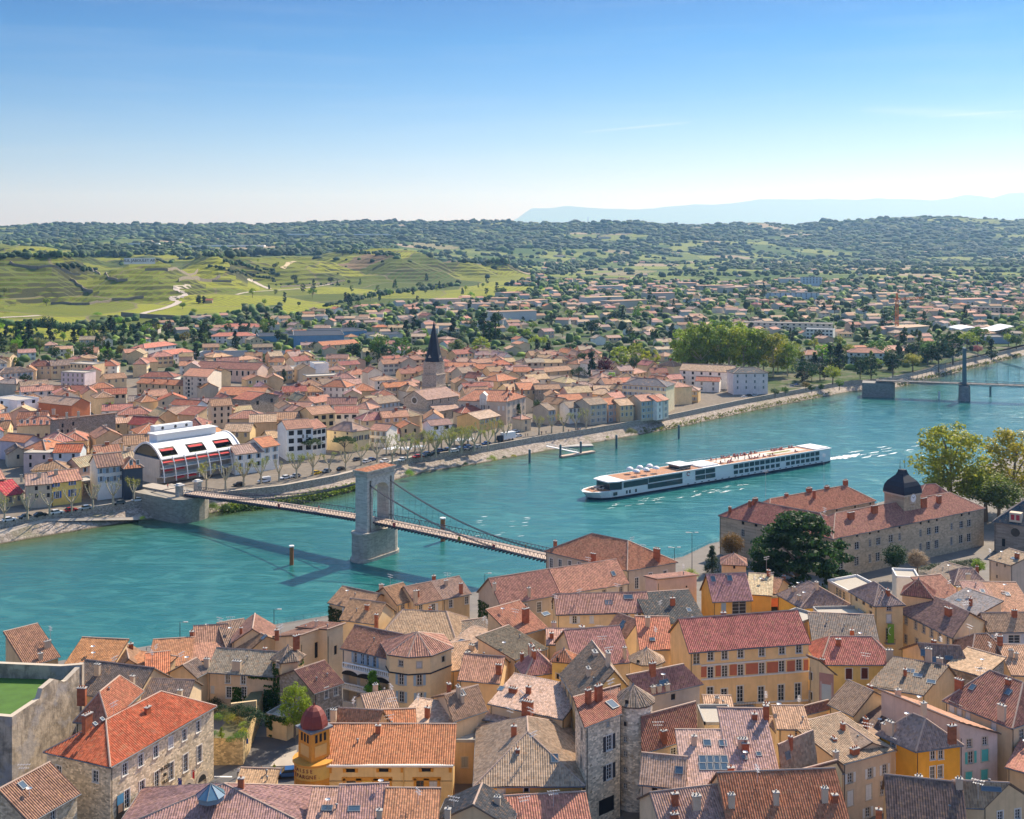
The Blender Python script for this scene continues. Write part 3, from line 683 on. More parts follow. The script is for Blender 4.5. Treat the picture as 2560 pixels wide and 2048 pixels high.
 c=t.mix(t.math('MULTIPLY',t.ramp(nz2.outputs[2],.90,.80),sp.outputs[1]),c,(.05,.055,.026))
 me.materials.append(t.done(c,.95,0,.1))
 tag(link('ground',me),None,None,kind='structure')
build_ground()
def strip(name,lineA,zA,lineB,zB,mat_,m2=None):
 mb=MB()
 za=(lambda i:zA)if not callable(zA)else zA;zb=(lambda i:zB)if not callable(zB)else zB
 for i in range(len(lineA)-1):
  mb.face([(*lineA[i],za(i)),(*lineA[i+1],za(i+1)),(*lineB[i+1],zb(i+1)),(*lineB[i],zb(i))],0)
 return mb
def stone_slope():
 t=NT('riprap_stone');P=t.pos();vo=t.n('ShaderNodeTexVoronoi');vo.inputs['Scale'].default_value=1.3;t.l(P,vo.inputs['Vector'])
 s=t.n('ShaderNodeSeparateColor');t.l(vo.outputs['Color'],s.inputs[0])
 c=t.mix(s.outputs[0],(.20,.165,.135),(.46,.39,.33));c=t.mix(t.math('MULTIPLY',t.ramp(t.noise(.15,P,4),.52,.7),.6),c,(.13,.14,.05))
 ve=t.n('ShaderNodeTexVoronoi',feature='DISTANCE_TO_EDGE');ve.inputs['Scale'].default_value=1.3;t.l(P,ve.inputs['Vector']);t.bump(ve.outputs['Distance'],.3,.8)
 sx=t.n('ShaderNodeSeparateXYZ');t.l(P,sx.inputs[0]);c=t.mix(t.ramp(sx.outputs[2],.5,.1),c,(.07,.06,.03))
 return t.done(c,.95)
RIP=stone_slope()
fw1=offset(FW,6.6)
tag(strip('river_bank',offset(FW,-2),-1.2,fw1,3.2,RIP).build('river_bank',[RIP]),None,None,kind='structure')
mb=MB();q1,q2=offset(FW,6.6),offset(FW,7.15)
for i in range(len(FW)-1):
 a,b,c_,d_=q1[i],q1[i+1],q2[i+1],q2[i]
 mb.face([(*a,2.9),(*b,2.9),(*b,QZ+.75),(*a,QZ+.75)],0);mb.face([(*a,QZ+.75),(*b,QZ+.75),(*c_,QZ+.75),(*d_,QZ+.75)],1)
 mb.face([(*c_,QZ-.3),(*d_,QZ-.3),(*d_,QZ+.75),(*c_,QZ+.75)],0)
qw=mb.build('quay_wall',[STONE,TRIM],color=(.30,.27,.23))
tag(qw,'long grey stone quay wall along the far river bank','wall')
ra,rb,rc_=offset(FW,7.2),offset(FW,10.6),offset(FW,20)
tag(strip('',ra,QZ+.13,rb,QZ+.13,PAVE).build('pavement',[PAVE]),None,None,kind='structure')
mb=strip('',rb,QZ+.02,rc_,QZ+.02,ASPH)
for i in range(len(rb)-1):mb.face([(*rb[i],QZ+.02),(*rb[i+1],QZ+.02),(*rb[i+1],QZ+.13),(*rb[i],QZ+.13)],1)
l1,l2=offset(FW,15.0),offset(FW,15.14)
for i in range(0,len(l1)-1,2):mb.face([(*l1[i],QZ+.026),(*l1[i+1],QZ+.026),(*l2[i+1],QZ+.026),(*l2[i],QZ+.026)],2)
tag(mb.build('road',[ASPH,CONC,WHITE]),None,None,kind='structure')
def bank_poly(name,pts,z,mat_,thick=1.5):
 mb=MB();mb.prism([(p.x,p.y)for p in pts],z-thick,z,0);return mb.build(name,[mat_])
sw=MB();A_=[W(-220,1420,.0),W(0,1361,.0),W(200,1326,.0),W(349,1303,.0)];T_=[W(-220,1352,1.6),W(0,1339,2.2),W(110,1303,3.6),W(345,1300,.9)]
for i in range(3):sw.face([A_[i],A_[i+1],T_[i+1],T_[i]],0)
U_=[W(-220,1322,3.2),W(0,1325,3.2),W(112,1297,4.2),W(349,1293,1.5)]
for i in range(3):sw.face([T_[i],T_[i+1],U_[i+1],U_[i]],1)
tag(sw.build('slipway',[RIP,PAVE]),'sloping cobbled slipway running down to the water at the left','slipway')
def water_mat():
 t=NT('river_water');P=t.pos()
 w1=t.noise(.55,t.scaled(P,(1,2.6,1),.5),5,.62,.6);w2=t.noise(.12,t.scaled(P,(1,3.4,1),.55),4,.6,1.2)
 bo=t.noise(.045,t.scaled(P,(1,2.6,1),.62),5,.58,2.2)
 sl=t.ramp(bo,.44,.66)
 h=t.math('ADD',t.math('MULTIPLY',w1,t.math('MULTIPLY_ADD',sl,.45,.4)),t.math('MULTIPLY',w2,.8));t.bump(h,.5,.5)
 sx=t.n('ShaderNodeSeparateXYZ');t.l(P,sx.inputs[0])
 shore=t.n('ShaderNodeVertexColor');shore.layer_name='depth'
 c=t.mix(sl,(.012,.122,.118),(.045,.20,.19));c=t.mix(t.math('MULTIPLY',t.ramp(t.noise(.011,P,3),.45,.7),.5),c,(.004,.085,.10))
 sh=t.n('ShaderNodeSeparateColor');t.l(shore.outputs[0],sh.inputs[0])
 c=t.mix(sh.outputs[0],c,(.06,.085,.022))
 t.put(t.b.inputs['Roughness'],t.math('MULTIPLY_ADD',sl,.13,.09));t.b.inputs['IOR'].default_value=1.33
 t.put(t.b.inputs['Base Color'],c);t.b.inputs['Specular IOR Level'].default_value=.55
 return t.mat
def seg_dist(px,py,line):
 best=1e9
 for(x0,y0),(x1,y1)in zip(line,line[1:]):
  dx,dy=x1-x0,y1-y0;t=max(0,min(1,((px-x0)*dx+(py-y0)*dy)/(dx*dx+dy*dy)));best=min(best,math.hypot(px-x0-dx*t,py-y0-dy*t))
 return best
mb=MB();fa,fn=resample(FARW,14),None;outer=offset(resample(FARW,14),4)
rows=[outer]+[offset(resample(FARW,14),-d)for d in(0,4,9,18,32)]
rows+=[[(p[0]+.62*d,p[1]-.78*d)for p in rows[-1]]for d in(28,68,118,198,400)]
vv,ff,dd=[],[],[]
n=len(outer)
for r_,dep in zip(rows,(1,.95,.8,.5,.22,.05,0,0,0,0,0)):
 for p in r_:vv.append((p[0],p[1],0));dd+=[dep*min(1,.75+.5*fbm(p[0],p[1],60)),0,0,1]
for i in range(len(rows)-1):
 for j in range(n-1):a=i*n+j;ff.append((a,a+n,a+n+1,a+1))
me=bpy.data.meshes.new('river_water');me.from_pydata(vv,[],ff);at=me.color_attributes.new('depth','FLOAT_COLOR','POINT');at.data.foreach_set('color',dd);me.materials.append(water_mat())
me.flip_normals()if me.polygons[0].normal.z<0 else None
tag(link('river',me),None,None,kind='structure')
mb=MB();nb=resample(NEARW,12);GZ=6.0
for a,b in zip(nb,nb[1:]):
 mb.face([(*b,-1.5),(*a,-1.5),(*a,GZ),(*b,GZ)],1)
lo=[(p[0]*1.0,40.0)for p in nb]
for i in range(len(nb)-1):mb.face([(*lo[i],GZ),(*lo[i+1],GZ),(*nb[i+1],GZ),(*nb[i],GZ)],0)
tag(mb.build('town_ground',[plain('street_paving',(.17,.155,.14),.9,sc=.4,var=.3),STONE],color=(.33,.29,.24)),None,None,kind='structure')
nq=offset(nb,-.4)
def rail(name,label,pts,z,h=1.05,mat_=None,step=2.0,r=.035):
 rt_=thing(name,label,'railing',(*pts[0],z));m1=MB()
 P=resample(pts,step)
 for k in(.35,.7,1.0):m1.tube([(*p,z+h*k)for p in P],r*.8,4,0,False)
 m1.build('rail',[mat_ or IRON],rt_)
 m2=MB()
 for p in P:m2.tube([(*p,z),(*p,z+h)],r,4,0,False)
 m2.build('railing_posts',[mat_ or IRON],rt_);return rt_
rail('quay_railing','blue-grey metal railing along the near quay beside the river',[(p[0],p[1])for p in nq if-80<p[0]<120],GZ,1.1,plain('blue_rail',(.12,.25,.30),.5))
mb=MB();D_=45000.0
prof=[(-400,566),(600,562),(1270,560),(1330,520),(1420,517),(1600,522),(1700,513),(1840,507),(1960,497),(2100,500),(2200,497),(2330,499),(2420,488),(2480,496),(2520,482),(2600,478),(2900,470),(3600,480)]
xs=[p[0]for p in prof];ys=[p[1]for p in prof]
pts=[]
for c in np.arange(-400,3600,8):
 y=np.interp(c,xs,ys);x=(c-1280)/F*D_;pts.append((x,HC-(y-YH)/F*D_+60*fbm(x,0,1500)))
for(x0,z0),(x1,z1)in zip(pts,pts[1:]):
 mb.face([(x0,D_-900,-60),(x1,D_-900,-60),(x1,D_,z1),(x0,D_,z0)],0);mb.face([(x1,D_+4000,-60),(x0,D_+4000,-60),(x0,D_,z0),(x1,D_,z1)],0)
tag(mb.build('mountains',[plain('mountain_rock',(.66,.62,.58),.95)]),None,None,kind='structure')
mb=MB();mb.face([(-24000,8600,60),(24000,8600,60),(24000,44000,-40),(-24000,44000,-40)],0)
tag(mb.build('plain',[plain('far_fields',(.09,.13,.05),.95,sc=.002)]),None,None,kind='structure')
U=Vector((.819,-.573,0));Vv=Vector((.573,.819,0));T0=Vector((-43,346,0))+Vv*3.2
zd=lambda t:10.7-1.5*(abs(t)/62)**1.5 if t>0 else 10.7-2.35*(abs(t)/84)**1.4
BP=lambda t,v,z:T0+U*t+Vv*v+Vector((0,0,z))
STEEL=plain('bridge_steel',(.045,.05,.08),.5,.2);PLANK=plain('deck_planks',(.47,.36,.28),.85,sc=2)
bridge=thing('suspension_bridge','grey stone-towered suspension footbridge crossing the river','bridge',tuple(T0))
def stone_prism(name,poly,z0,z1,mat_=None,color=(.40,.37,.32)):
 mb=MB();mb.prism([(p.x,p.y)for p in poly],z0,z1);return mb.build(name,[mat_ or BLOCK],bridge,color=color)
def rounded(L,w,n=8):
 out=[]
 for sg in(1,-1):
  for k in range(n+1):
   a=-math.pi/2+math.pi*k/n;out.append(BP(-math.sin(a)*w*(1 if sg>0 else-1),sg*(L+w*math.cos(a)),0))
 return out
def ccw(poly):
 A=sum(poly[i].x*poly[(i+1)%len(poly)].y-poly[(i+1)%len(poly)].x*poly[i].y for i in range(len(poly)));return poly if A>0 else poly[::-1]
mb=MB();base=ccw(rounded(5.6,3.6));mb.prism([(p.x,p.y)for p in base],-3,.9);b2=ccw(rounded(5.5,3.2));mb.prism([(p.x,p.y)for p in b2],.9,8.0);b3=ccw(rounded(5.5,3.45));mb.prism([(p.x,p.y)for p in b3],8.0,8.5)
mb.build('pier',[BLOCK],bridge,color=(.42,.39,.34))
mb=MB()
def q(t0,t1,v0,v1,z0,z1):mb.prism([(p.x,p.y)for p in ccw([BP(t0,v0,0),BP(t1,v0,0),BP(t1,v1,0),BP(t0,v1,0)])],z0,z1,0)
for sg in(-1,1):
 for t0,t1,v0,v1 in((-2.3,2.3,5.0,6.1),(-1.4,1.4,4.2,5.0),(-2.3,2.3,3.55,4.2)):
  a,b=sorted((sg*v0,sg*v1));q(t0,t1,a,b,8.0,23.7 if t1>2 else 23.2)
q(-2.3,2.3,-3.55,3.55,8.0,10.6)
N=12;ar=[(-3.55*math.cos(math.pi*k/N),19.9+2.5*math.sin(math.pi*k/N))for k in range(N+1)]
for(v0,z0),(v1,z1)in zip(ar,ar[1:]):
 for t_ in(-2.3,2.3):mb.face([BP(t_,v0,z0),BP(t_,v1,z1),BP(t_,v1,23.7),BP(t_,v0,23.7)],0)
 mb.face([BP(-2.3,v0,z0),BP(2.3,v0,z0),BP(2.3,v1,z1),BP(-2.3,v1,z1)],0)
q(-2.3,2.3,-6.1,6.1,23.7,24.9)
mb.build('tower',[BLOCK],bridge,color=(.50,.47,.42))
mb=MB();q(-2.75,2.75,-6.5,6.5,24.9,25.3);q(-2.5,2.5,-6.3,6.3,25.3,26.2);q(-2.9,2.9,-6.7,6.7,26.2,26.6);mb.build('cornice',[BLOCK],bridge,color=(.44,.40,.34))
rm=MB();e4=[BP(2.7,-6.5,26.62),BP(2.7,6.5,26.62),BP(-2.7,6.5,26.62),BP(-2.7,-6.5,26.62)];r1,r2=BP(0,-4,27.4),BP(0,4,27.4)
for P in([e4[0],e4[1],r2,r1],[e4[1],e4[2],r2],[e4[2],e4[3],r1,r2],[e4[3],e4[0],r1]):corrug(rm,P,.44,.06,0)
rm.build('roof',[TILE,FASCIA],bridge,color=RC['o'])
tl=np.linspace(-84,70,78)
def deck():
 mb=MB();T=list(tl)
 for a,b in zip(T,T[1:]):
  za,zb=zd(a)if a<62 else 9.2,zd(b)if b<62 else 9.2
  mb.face([BP(a,-2.6,za+.35),BP(b,-2.6,zb+.35),BP(b,2.6,zb+.35),BP(a,2.6,za+.35)],0)
  for v in(-2.6,2.6):mb.bar(BP(a,v,za+.1),BP(b,v,zb+.1),.25,.5,1)
 t=-83.0
 while t<69:
  z=zd(t)if t<62 else 9.2;mb.bar(BP(t,-3.5,z-.2),BP(t,3.5,z-.2),.2,.42,1);t+=1.25
 return mb.build('deck',[PLANK,STEEL],bridge)
deck()
for v in(-3.1,3.1):
 for t0,t1 in((-84,-2.4),(2.4,69)):
  mb=MB();n=int((t1-t0)/1.25)
  for i in range(n):
   a,b=t0+(t1-t0)*i/n,t0+(t1-t0)*(i+1)/n;za,zb=(zd(min(x,62))+.2 for x in(a,b));m_=(a+b)/2;zm=(za+zb)/2
   mb.bar(BP(a,v,za+1.5),BP(b,v,zb+1.5),.12,.14);mb.bar(BP(a,v,za),BP(b,v,zb),.12,.14)
   mb.bar(BP(a,v,za),BP(m_,v,zm+1.5),.08,.08);mb.bar(BP(m_,v,zm+1.5),BP(b,v,zb),.08,.08)
  mb.build('truss_railing',[STEEL],bridge)
hang=0
for v in(-3.7,3.7):
 for t0,t1,ze in((0,60,9.6),(0,-82,8.6)):
  cz=lambda s:ze+(23.0-ze)*(1-s)**2*.9+(23.0-ze)*(1-s)*.1
  mb=MB();cv_=lambda s:v*(1.26-.30*s);pts=[BP(t0+(t1-t0)*k/30,cv_(k/30),cz(k/30))for k in range(31)];mb.tube(pts,.13,6);mb.tube([p+Vector((0,0,.28))for p in pts],.09,5);mb.build('cable',[STEEL],bridge)
  n=26 if t1>0 else 24
  for k in range(1,n):
   s=(k+.5)/(n+1);zt_=cz(s);zb_=zd(t0+(t1-t0)*s)+.2
   if zt_-zb_<1.6:continue
   mb=MB();mb.tube([BP(t0+(t1-t0)*s,v*.95,zb_),BP(t0+(t1-t0)*s,cv_(s),zt_)],.035,4,0,False);mb.build('hanger',[STEEL],bridge);hang+=1
mb=MB();ab=[BP(-83,-5.0,0),BP(-83,5.0,0),BP(-100,7.5,0),BP(-100,-7.5,0)]
arc=[BP(-83+5.0*math.cos(a),-1.2+7.2*math.sin(a),0)for a in np.linspace(-1.5,1.5,9)]+[BP(-104,8,0),BP(-104,-8.5,0)]
mb.prism([(p.x,p.y)for p in ccw(arc)],-2,7.9,0);mb.build('abutment',[BLOCK],bridge,color=(.32,.29,.24))
mb=MB()
mb.prism([(p.x,p.y)for p in ccw([BP(-80,-2.7,0),BP(-80,2.7,0),BP(-108,3.0,0),BP(-108,-3.0,0)])],7.95,8.5,0);mb.build('approach',[PAVE],bridge)
for v in(-3.9,3.9):
 mb=MB();p=BP(-85,v,7.9);mb.box(p,1.9,1.9,3.6,math.atan2(U.y,U.x),0);mb.box(p+Vector((0,0,3.6)),2.6,2.6,.35,math.atan2(U.y,U.x),1);mb.box(p+Vector((0,0,3.95)),1.6,1.6,.4,math.atan2(U.y,U.x),1);mb.build('pillar',[BLOCK,TRIMW],bridge,color=(.40,.37,.32))
 mb=MB();mb.bar(BP(-84,v*.95,11.2),BP(-104,v*1.6,6.5),.22,.22);mb.build('stay',[STEEL],bridge)
b2=thing('road_bridge','distant steel suspension bridge with slim twin-legged tower at the right edge','bridge',(268,689,0))
Ub=Vector((.948,-.318,0));Vb=Vector((.318,.948,0));Bo=Vector((268.7,689,0));BQ=lambda t,v,z:Bo+Ub*t+Vb*v+Vector((0,0,z))
mb=MB()
for a,b in zip(np.linspace(-50,150,41),np.linspace(-50,150,41)[1:]):
 mb.prism([(p.x,p.y)for p in[BQ(a,-4.5,0),BQ(b,-4.5,0),BQ(b,4.5,0),BQ(a,4.5,0)]],9.6,10.0,1)
 for v in(-4.6,4.6):mb.bar(BQ(a,v,9.2),BQ((a+b)/2,v,10.9),.15,.15);mb.bar(BQ((a+b)/2,v,10.9),BQ(b,v,9.2),.15,.15);mb.bar(BQ(a,v,9.1),BQ(b,v,9.1),.2,.3);mb.bar(BQ(a,v,11),BQ(b,v,11),.2,.25)
mb.build('deck',[STEELP,ASPH],b2)
for v in(-3,3):mb=MB();mb.box(BQ(0,v,8),2.2,2.2,23,math.atan2(Ub.y,Ub.x),0,.8);mb.build('tower_leg',[STEELP],b2)
mb=MB();mb.box(BQ(0,0,28),1.4,6,2,math.atan2(Ub.y,Ub.x));mb.build('crossbeam',[STEELP],b2)
mb=MB();mb.lathe(BQ(0,-4,-3),[(3.3,0),(3.0,11.5),(0,11.6)],14);mb.lathe(BQ(0,4,-3),[(3.3,0),(3.0,11.5),(0,11.6)],14);mb.box(BQ(0,0,-3),6,8,11.4,math.atan2(Ub.y,Ub.x));mb.build('pier',[BLOCK],b2,color=(.25,.25,.25))
for v in(-4.4,4.4):
 for t1,z1 in((95,11.5),(-42,12)):
  mb=MB();mb.tube([BQ(t1*k/16,v,z1+(30-z1)*(1-k/16)**2)for k in range(17)],.16,5);mb.build('cable',[STEELP],b2)
  for k in range(1,14):mb=MB();s=k/16;mb.tube([BQ(t1*s,v,10.5),BQ(t1*s,v,z1+(30-z1)*(1-s)**2)],.06,4,0,False);mb.build('hanger',[STEELP],b2)
mb=MB();arc=[BQ(-44+5*math.cos(a),5.5*math.sin(a),0)for a in np.linspace(-1.57,1.57,8)]+[BQ(-58,6.5,0),BQ(-58,-6.5,0)]
mb.prism([(p.x,p.y)for p in ccw(arc)],-2,8.6);mb.build('abutment',[BLOCK],b2,color=(.26,.25,.23))
def pile(x,yb,yt,mat_,label,r=.5,cap=None):
 p=W(x,yb,0);h=(yb-yt)/F*p.y;mb=MB();mb.lathe((p.x,p.y,-4),[(r,0),(r,4+h),(r*.85,4.05+h),(0,4.1+h)],14,0)
 if cap:mb.lathe((p.x,p.y,h),[(r*1.25,0),(r*1.25,.35),(0,.4)],14,1)
 tag(mb.build('mooring_pile',[mat_,WHITE],smooth=False),label,'mooring pile','mooring piles standing in the river')
pile(1107,1353,1297,WOODP,'rusty brown mooring pile with a white cap just behind the footbridge deck',.75,1)
pile(729,1412,1367,WOODP,'rusty brown mooring pile with a white cap standing alone left of the footbridge tower',.6,1)
pile(1324,1158,1124,STEELP,'blue-grey steel mooring pile left of the landing stage, nearest to the footbridge')
pile(1401,1144,1112,STEELP,'blue-grey steel mooring pile at the near left corner of the landing stage')
pile(1452,1137,1104,STEELP,'blue-grey steel mooring pile at the right end of the landing stage gangway')
pile(1541,1121,1088,STEELP,'blue-grey steel mooring pile alone between the landing stage and the ship')
pile(1697,1097,1063,STEELP,'blue-grey steel mooring pile standing behind the middle of the white ship')
pile(2348,998,979,WHITE,'small white channel marker pile left of the distant bridge pier',.6)
pile(2476,990,966,STEELP,'dark mooring pile under the distant bridge, right of its pier',.6)
ls=thing('landing_stage','wooden floating landing stage with a white sloping gangway at the far bank','landing stage',tuple(W(1420,1145,0)))
mb=MB();a,b=W(1402,1142,.5),W(1484,1129,.5);mb.bar(a,b,2.6,.7,0);mb.build('pontoon',[PLANK],ls)
mb=MB();a,b=W(1366,1115,2.9),W(1446,1132,1.0);mb.bar(a,b,1.6,.25,0)
for o in(-.8,.8):
 mb.bar(a+Vector((0,o,1.0)),b+Vector((0,o,1.0)),.08,.08)
 for k in range(9):p=a.lerp(b,k/8);mb.bar(p+Vector((0,o,0)),p+Vector((0,o,1)),.06,.06)
mb.build('gangway',[WHITE],ls)
mb=MB();a,b=W(1300,1122,.5),W(1482,1116,.5)
mb.prism([(p.x,p.y)for p in[W(1295,1122,.6),W(1484,1114,.6),W(1478,1109,.6),W(1295,1116,.6)]],-1,.6);tag(mb.build('concrete_ledge',[CONC]),'low pale concrete ledge at the waterline behind the landing stage','ledge')
H=house
H('house','brown-tiled house cut off by the bottom left corner, one roof window','house',B1,(250,1655),(650,1425),11,17,'g',3.2,'stone','b',sk=[(190,1362)],win=[(0,'ct',.9,1.7,[(445,1600)])],wm=STONE)
th,thp=H('town_hall','stone town hall with red hipped roof and two rows of tall white windows','town hall',B1,(928,1190),(1800,690),12.2,19,'h',3.4,'stone','o',z0=7,rcol=(.50,.135,.055),hip=.24,wm=STONE,wcol=(.56,.46,.32),win=[(0,'ctw',1.0,1.75,[(1052,1225),(1185,1150),(1312,1075),(1553,935),(1670,865)]),(0,'xtw',1.0,1.75,[(1437,1000)],'pgrey'),(0,'ctw',1.05,2.7,[(1070,1475),(1197,1395),(1322,1315),(1443,1240),(1563,1170),(1680,1095)]),(0,'d',1.6,2.4,[(1700,1335),(1580,1410),(1460,1490),(1350,1560)]),(3,'ctw',1.0,1.7,[(495,1245),(805,1285)])],ch=[(735,890,130,'b',1.5)],sk=[(860,805,(.4,.5)),(800,845,(.4,.5))])
H('house','orange-tiled house between the town hall and the bastion wall','house',B1,(640,800),(905,812),13,16.5,'h',3.4,'tan','o',ch=[(690,640,100,'b',1.4)])
H('house','long low house with dark grey tiles behind the bastion wall','house',B1,(560,560),(1130,640),11,14,'g',3.6,'tan','g',rcol=(.15,.12,.11),ch=[(820,430,90,'p',1.0),(1115,520,80,'p')])
H('house','grey-tiled wing with white-edged roof right of the long dark roof','house',B1,(1000,640),(1560,660),8,13.5,'g',2.4,'beige','g',rcol=(.17,.13,.115),ch=[(935,580,50,'p'),(1515,620,60,'p')])
H('house','small riverside house with one tall sloping brown roof, leftmost by the water','house',B1,(222,355),(490,275),8,12.5,'s',4.6,'tan','b',ch=[(400,200,55,'p',1.3),(340,300,50,'p')],ant=[(425,150,3)])
H('house','square orange-roofed house with white verge right of the leftmost riverside house','house',B1,(500,420),(885,440),9,12,'s',3.6,'tan','o',rcol=(.40,.17,.085))
H('house','low house with brown gable facing the viewer beside the orange riverside roofs','house',B1,(918,430),(1250,385),10,11.5,'p',2.6,'tan','b',rcol=(.28,.15,.095))
H('house','low long orange roof along the near quay below the tall left lamp','house',B1,(1245,362),(1580,345),8,11,'s',2.4,'tan','o',rcol=(.38,.17,.09))
H('house','low orange roof with a pale hip in front of the quay roofs','house',B1,(925,470),(1220,520),9,11.5,'s',2.2,'tan','o',rcol=(.42,.18,.09))
H('house','low orange roof against the plain tan house wall','house',B1,(1228,525),(1420,505),9,11.5,'s',2.8,'tan','o',rcol=(.44,.16,.075))
H('house','riverside house with pink-striped roof and a red chimney at its left end','house',M1,(300,785),(590,765),8,12,'g',3.0,'tan','p',ch=[(285,680,35)],rcol=(.45,.24,.18))
H('house','riverside house with shaded striped roof folding into its neighbour','house',M1,(605,800),(830,762),7,12,'s',3,'tan','g')
H('house','riverside house with a pale pink hump of a roof above a blank gable','house',M1,(650,740),(1010,720),9,13.5,'p',2.6,'beige','p',ch=[(1050,680,50)],ant=[(1085,690)])
H('house','blank tan gable house with a brown slope and small roof window near the river','house',M1,(745,862),(1185,760),8,12,'p',3.0,'tan','b',sk=[(935,695)],tr=.45)
H('house','long thin pink-striped lean-to roof behind the tan ivy house','house',M1,(270,905),(750,880),6,11,'s',1.6,'tan','p')
H('house','blank tan gabled house at the left of the ivy house','house',M1,(75,1010),(325,1045),(430,990),13.5,'p',1.8,'tan','g',tr=.55,rcol=(.30,.21,.15),ch=[(355,900,60,'p')])
H('house','tan house with mottled roof, white French windows and ivy climbing its front','house',M1,(432,998),(1018,1036),9,13.5,'g',2.8,'beige','g',wcol=(.52,.38,.25),rcol=(.33,.24,.18),ch=[(690,985,75,'p',1.6),(420,960,70,'p',1.0)],win=[(0,'ctw',.9,2.0,[(610,1060),(748,1070)]),(0,'ctw',.95,2.1,[(618,1190),(755,1190)]),(0,'x',.8,1.4,[(472,1165)],'pgrey'),(0,'ctw',1.0,2.2,[(768,1330),(855,1330),(945,1330),(625,1330)],'white')])
H('house','tall blank beige wall house with one slit window behind the ivy turret','house',M1,(1260,765),(1480,690),8,14.5,'sb',2.0,'beige','p',win=[(0,'d',.9,3.2,[(1405,810)])],ch=[(1225,760,80,'b',1.2)])
H('house','tall beige wall with curved top edge left of the loggia house','house',M1,(1500,690),(1645,640),9,15.5,'sb',1.5,'beige','p',win=[(0,'d',.8,1.8,[(1578,810)])])
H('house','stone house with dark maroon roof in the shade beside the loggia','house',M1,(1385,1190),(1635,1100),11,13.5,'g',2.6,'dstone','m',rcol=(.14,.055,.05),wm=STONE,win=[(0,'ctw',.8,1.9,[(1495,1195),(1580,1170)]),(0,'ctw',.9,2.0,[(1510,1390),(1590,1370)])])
lg,_=H('loggia_house','house with brown striped roof above a white balustraded terrace and arches','house',M1,(1640,780),(2056,872),8.5,16.5,'g',3.0,'cream','b',rcol=(.33,.16,.11),wcol=(.56,.47,.36),win=[(0,'ct',.95,2.0,[(1765,880),(1815,890),(1875,905),(1920,915)],'lblue')],sk=[(2090,820)])
H('house','riverside house with ivy-clad end wall and low brown roof','house',M2,(150,438),(470,510),9.5,13,'g',2.4,'tan','b',rcol=(.36,.22,.13),win=[(0,'ct',.9,1.8,[(295,520)],'white')])
H('house','brown tan-roofed house with white gable edge stepping out from the riverside row','house',M2,(252,578),(548,618),9,13,'g',3.0,'cream','b',rcol=(.38,.24,.14),ch=[(560,640,95,'b',.7)])
H('house','cream house with brown roof behind the broad striped roof by the river','house',M2,(740,450),(895,405),9,14,'g',2.6,'cream','b',rcol=(.37,.22,.13),win=[(0,'ct',.9,1.2,[(790,470),(850,452)])],ant=[(680,310,3)])
H('house','cream riverside house with white shutters and rusty brown roof','house',M2,(905,452),(1135,405),10,14,'g',2.6,'cream','b',rcol=(.36,.21,.13),win=[(0,'ctw',1.0,1.8,[(1055,485)],'white'),(0,'ct',.9,1.5,[(945,490)])],ch=[(900,440,100,'p')])
H('house','tan riverside house with mottled dark roof next to the long ivy-gabled building','house',M2,(1140,405),(1370,358),10,14,'g',2.6,'tan','g',rcol=(.28,.20,.15),win=[(0,'ctw',.9,1.7,[(1208,450),(1345,420)])],ch=[(1165,290,40,'p'),(1295,360,85,'b',.7)])
H('house','low building with a broad tan striped hipped roof and beige wall to the right','house',M2,(600,735),(1240,765),14,13,'h',3.4,'cream','t',rcol=(.40,.26,.16),hip=.2)
H('house','small beige house with a tall brown doorway right of the broad tan roof','house',M2,(1275,745),(1600,700),6,12.5,'s',1.0,'cream','g',win=[(0,'dt',1.6,3.0,[(1515,790)]),(0,'dt',1.8,3.0,[(1540,950)])])
H('long_house','long two-storey building with pink striped roof and arched white windows','house',M2,(1640,450),(2167,358),10.5,15,'g',4.2,'stone','p',wm=PLASTER,wcol=(.40,.33,.25),rcol=(.43,.20,.16),win=[(0,'ctw',1.1,2.3,[(1732,525),(1850,500),(1975,480),(2100,455)])],ch=[(1585,330,55,'p',.7),(1885,385,70,'p',.7)])
H('house','pale long house with salmon roof joined to the right of the arched-window building','house',M3,(600,380),(1205,282),10.5,15,'g',4.2,'white','o',wcol=(.56,.50,.40),rcol=(.46,.24,.15),win=[(0,'ct',.9,1.5,[(690,425),(842,402),(992,378),(1148,350)])],sk=[(1075,200)])
H('stone_building','large grand stone building with red hipped roof at the end of the footbridge','public building',FULL,(1365,1377),(1568,1424),(1689,1404),17,'h',4.6,'stone','v',rcol=(.40,.16,.095),hip=.28,wcol=(.44,.36,.27),wm=PLASTER,win=[(0,'ctw',1.0,2.4,[(1378,1408),(1400,1411),(1424,1414),(1448,1418),(1475,1422)]),(1,'ctw',1.05,2.6,[(1592,1458),(1626,1446),(1663,1440)])],ch=[(1642,1400,28,'b',1.6),(1483,1410,26,'b',1.2),(1388,1365,12)])
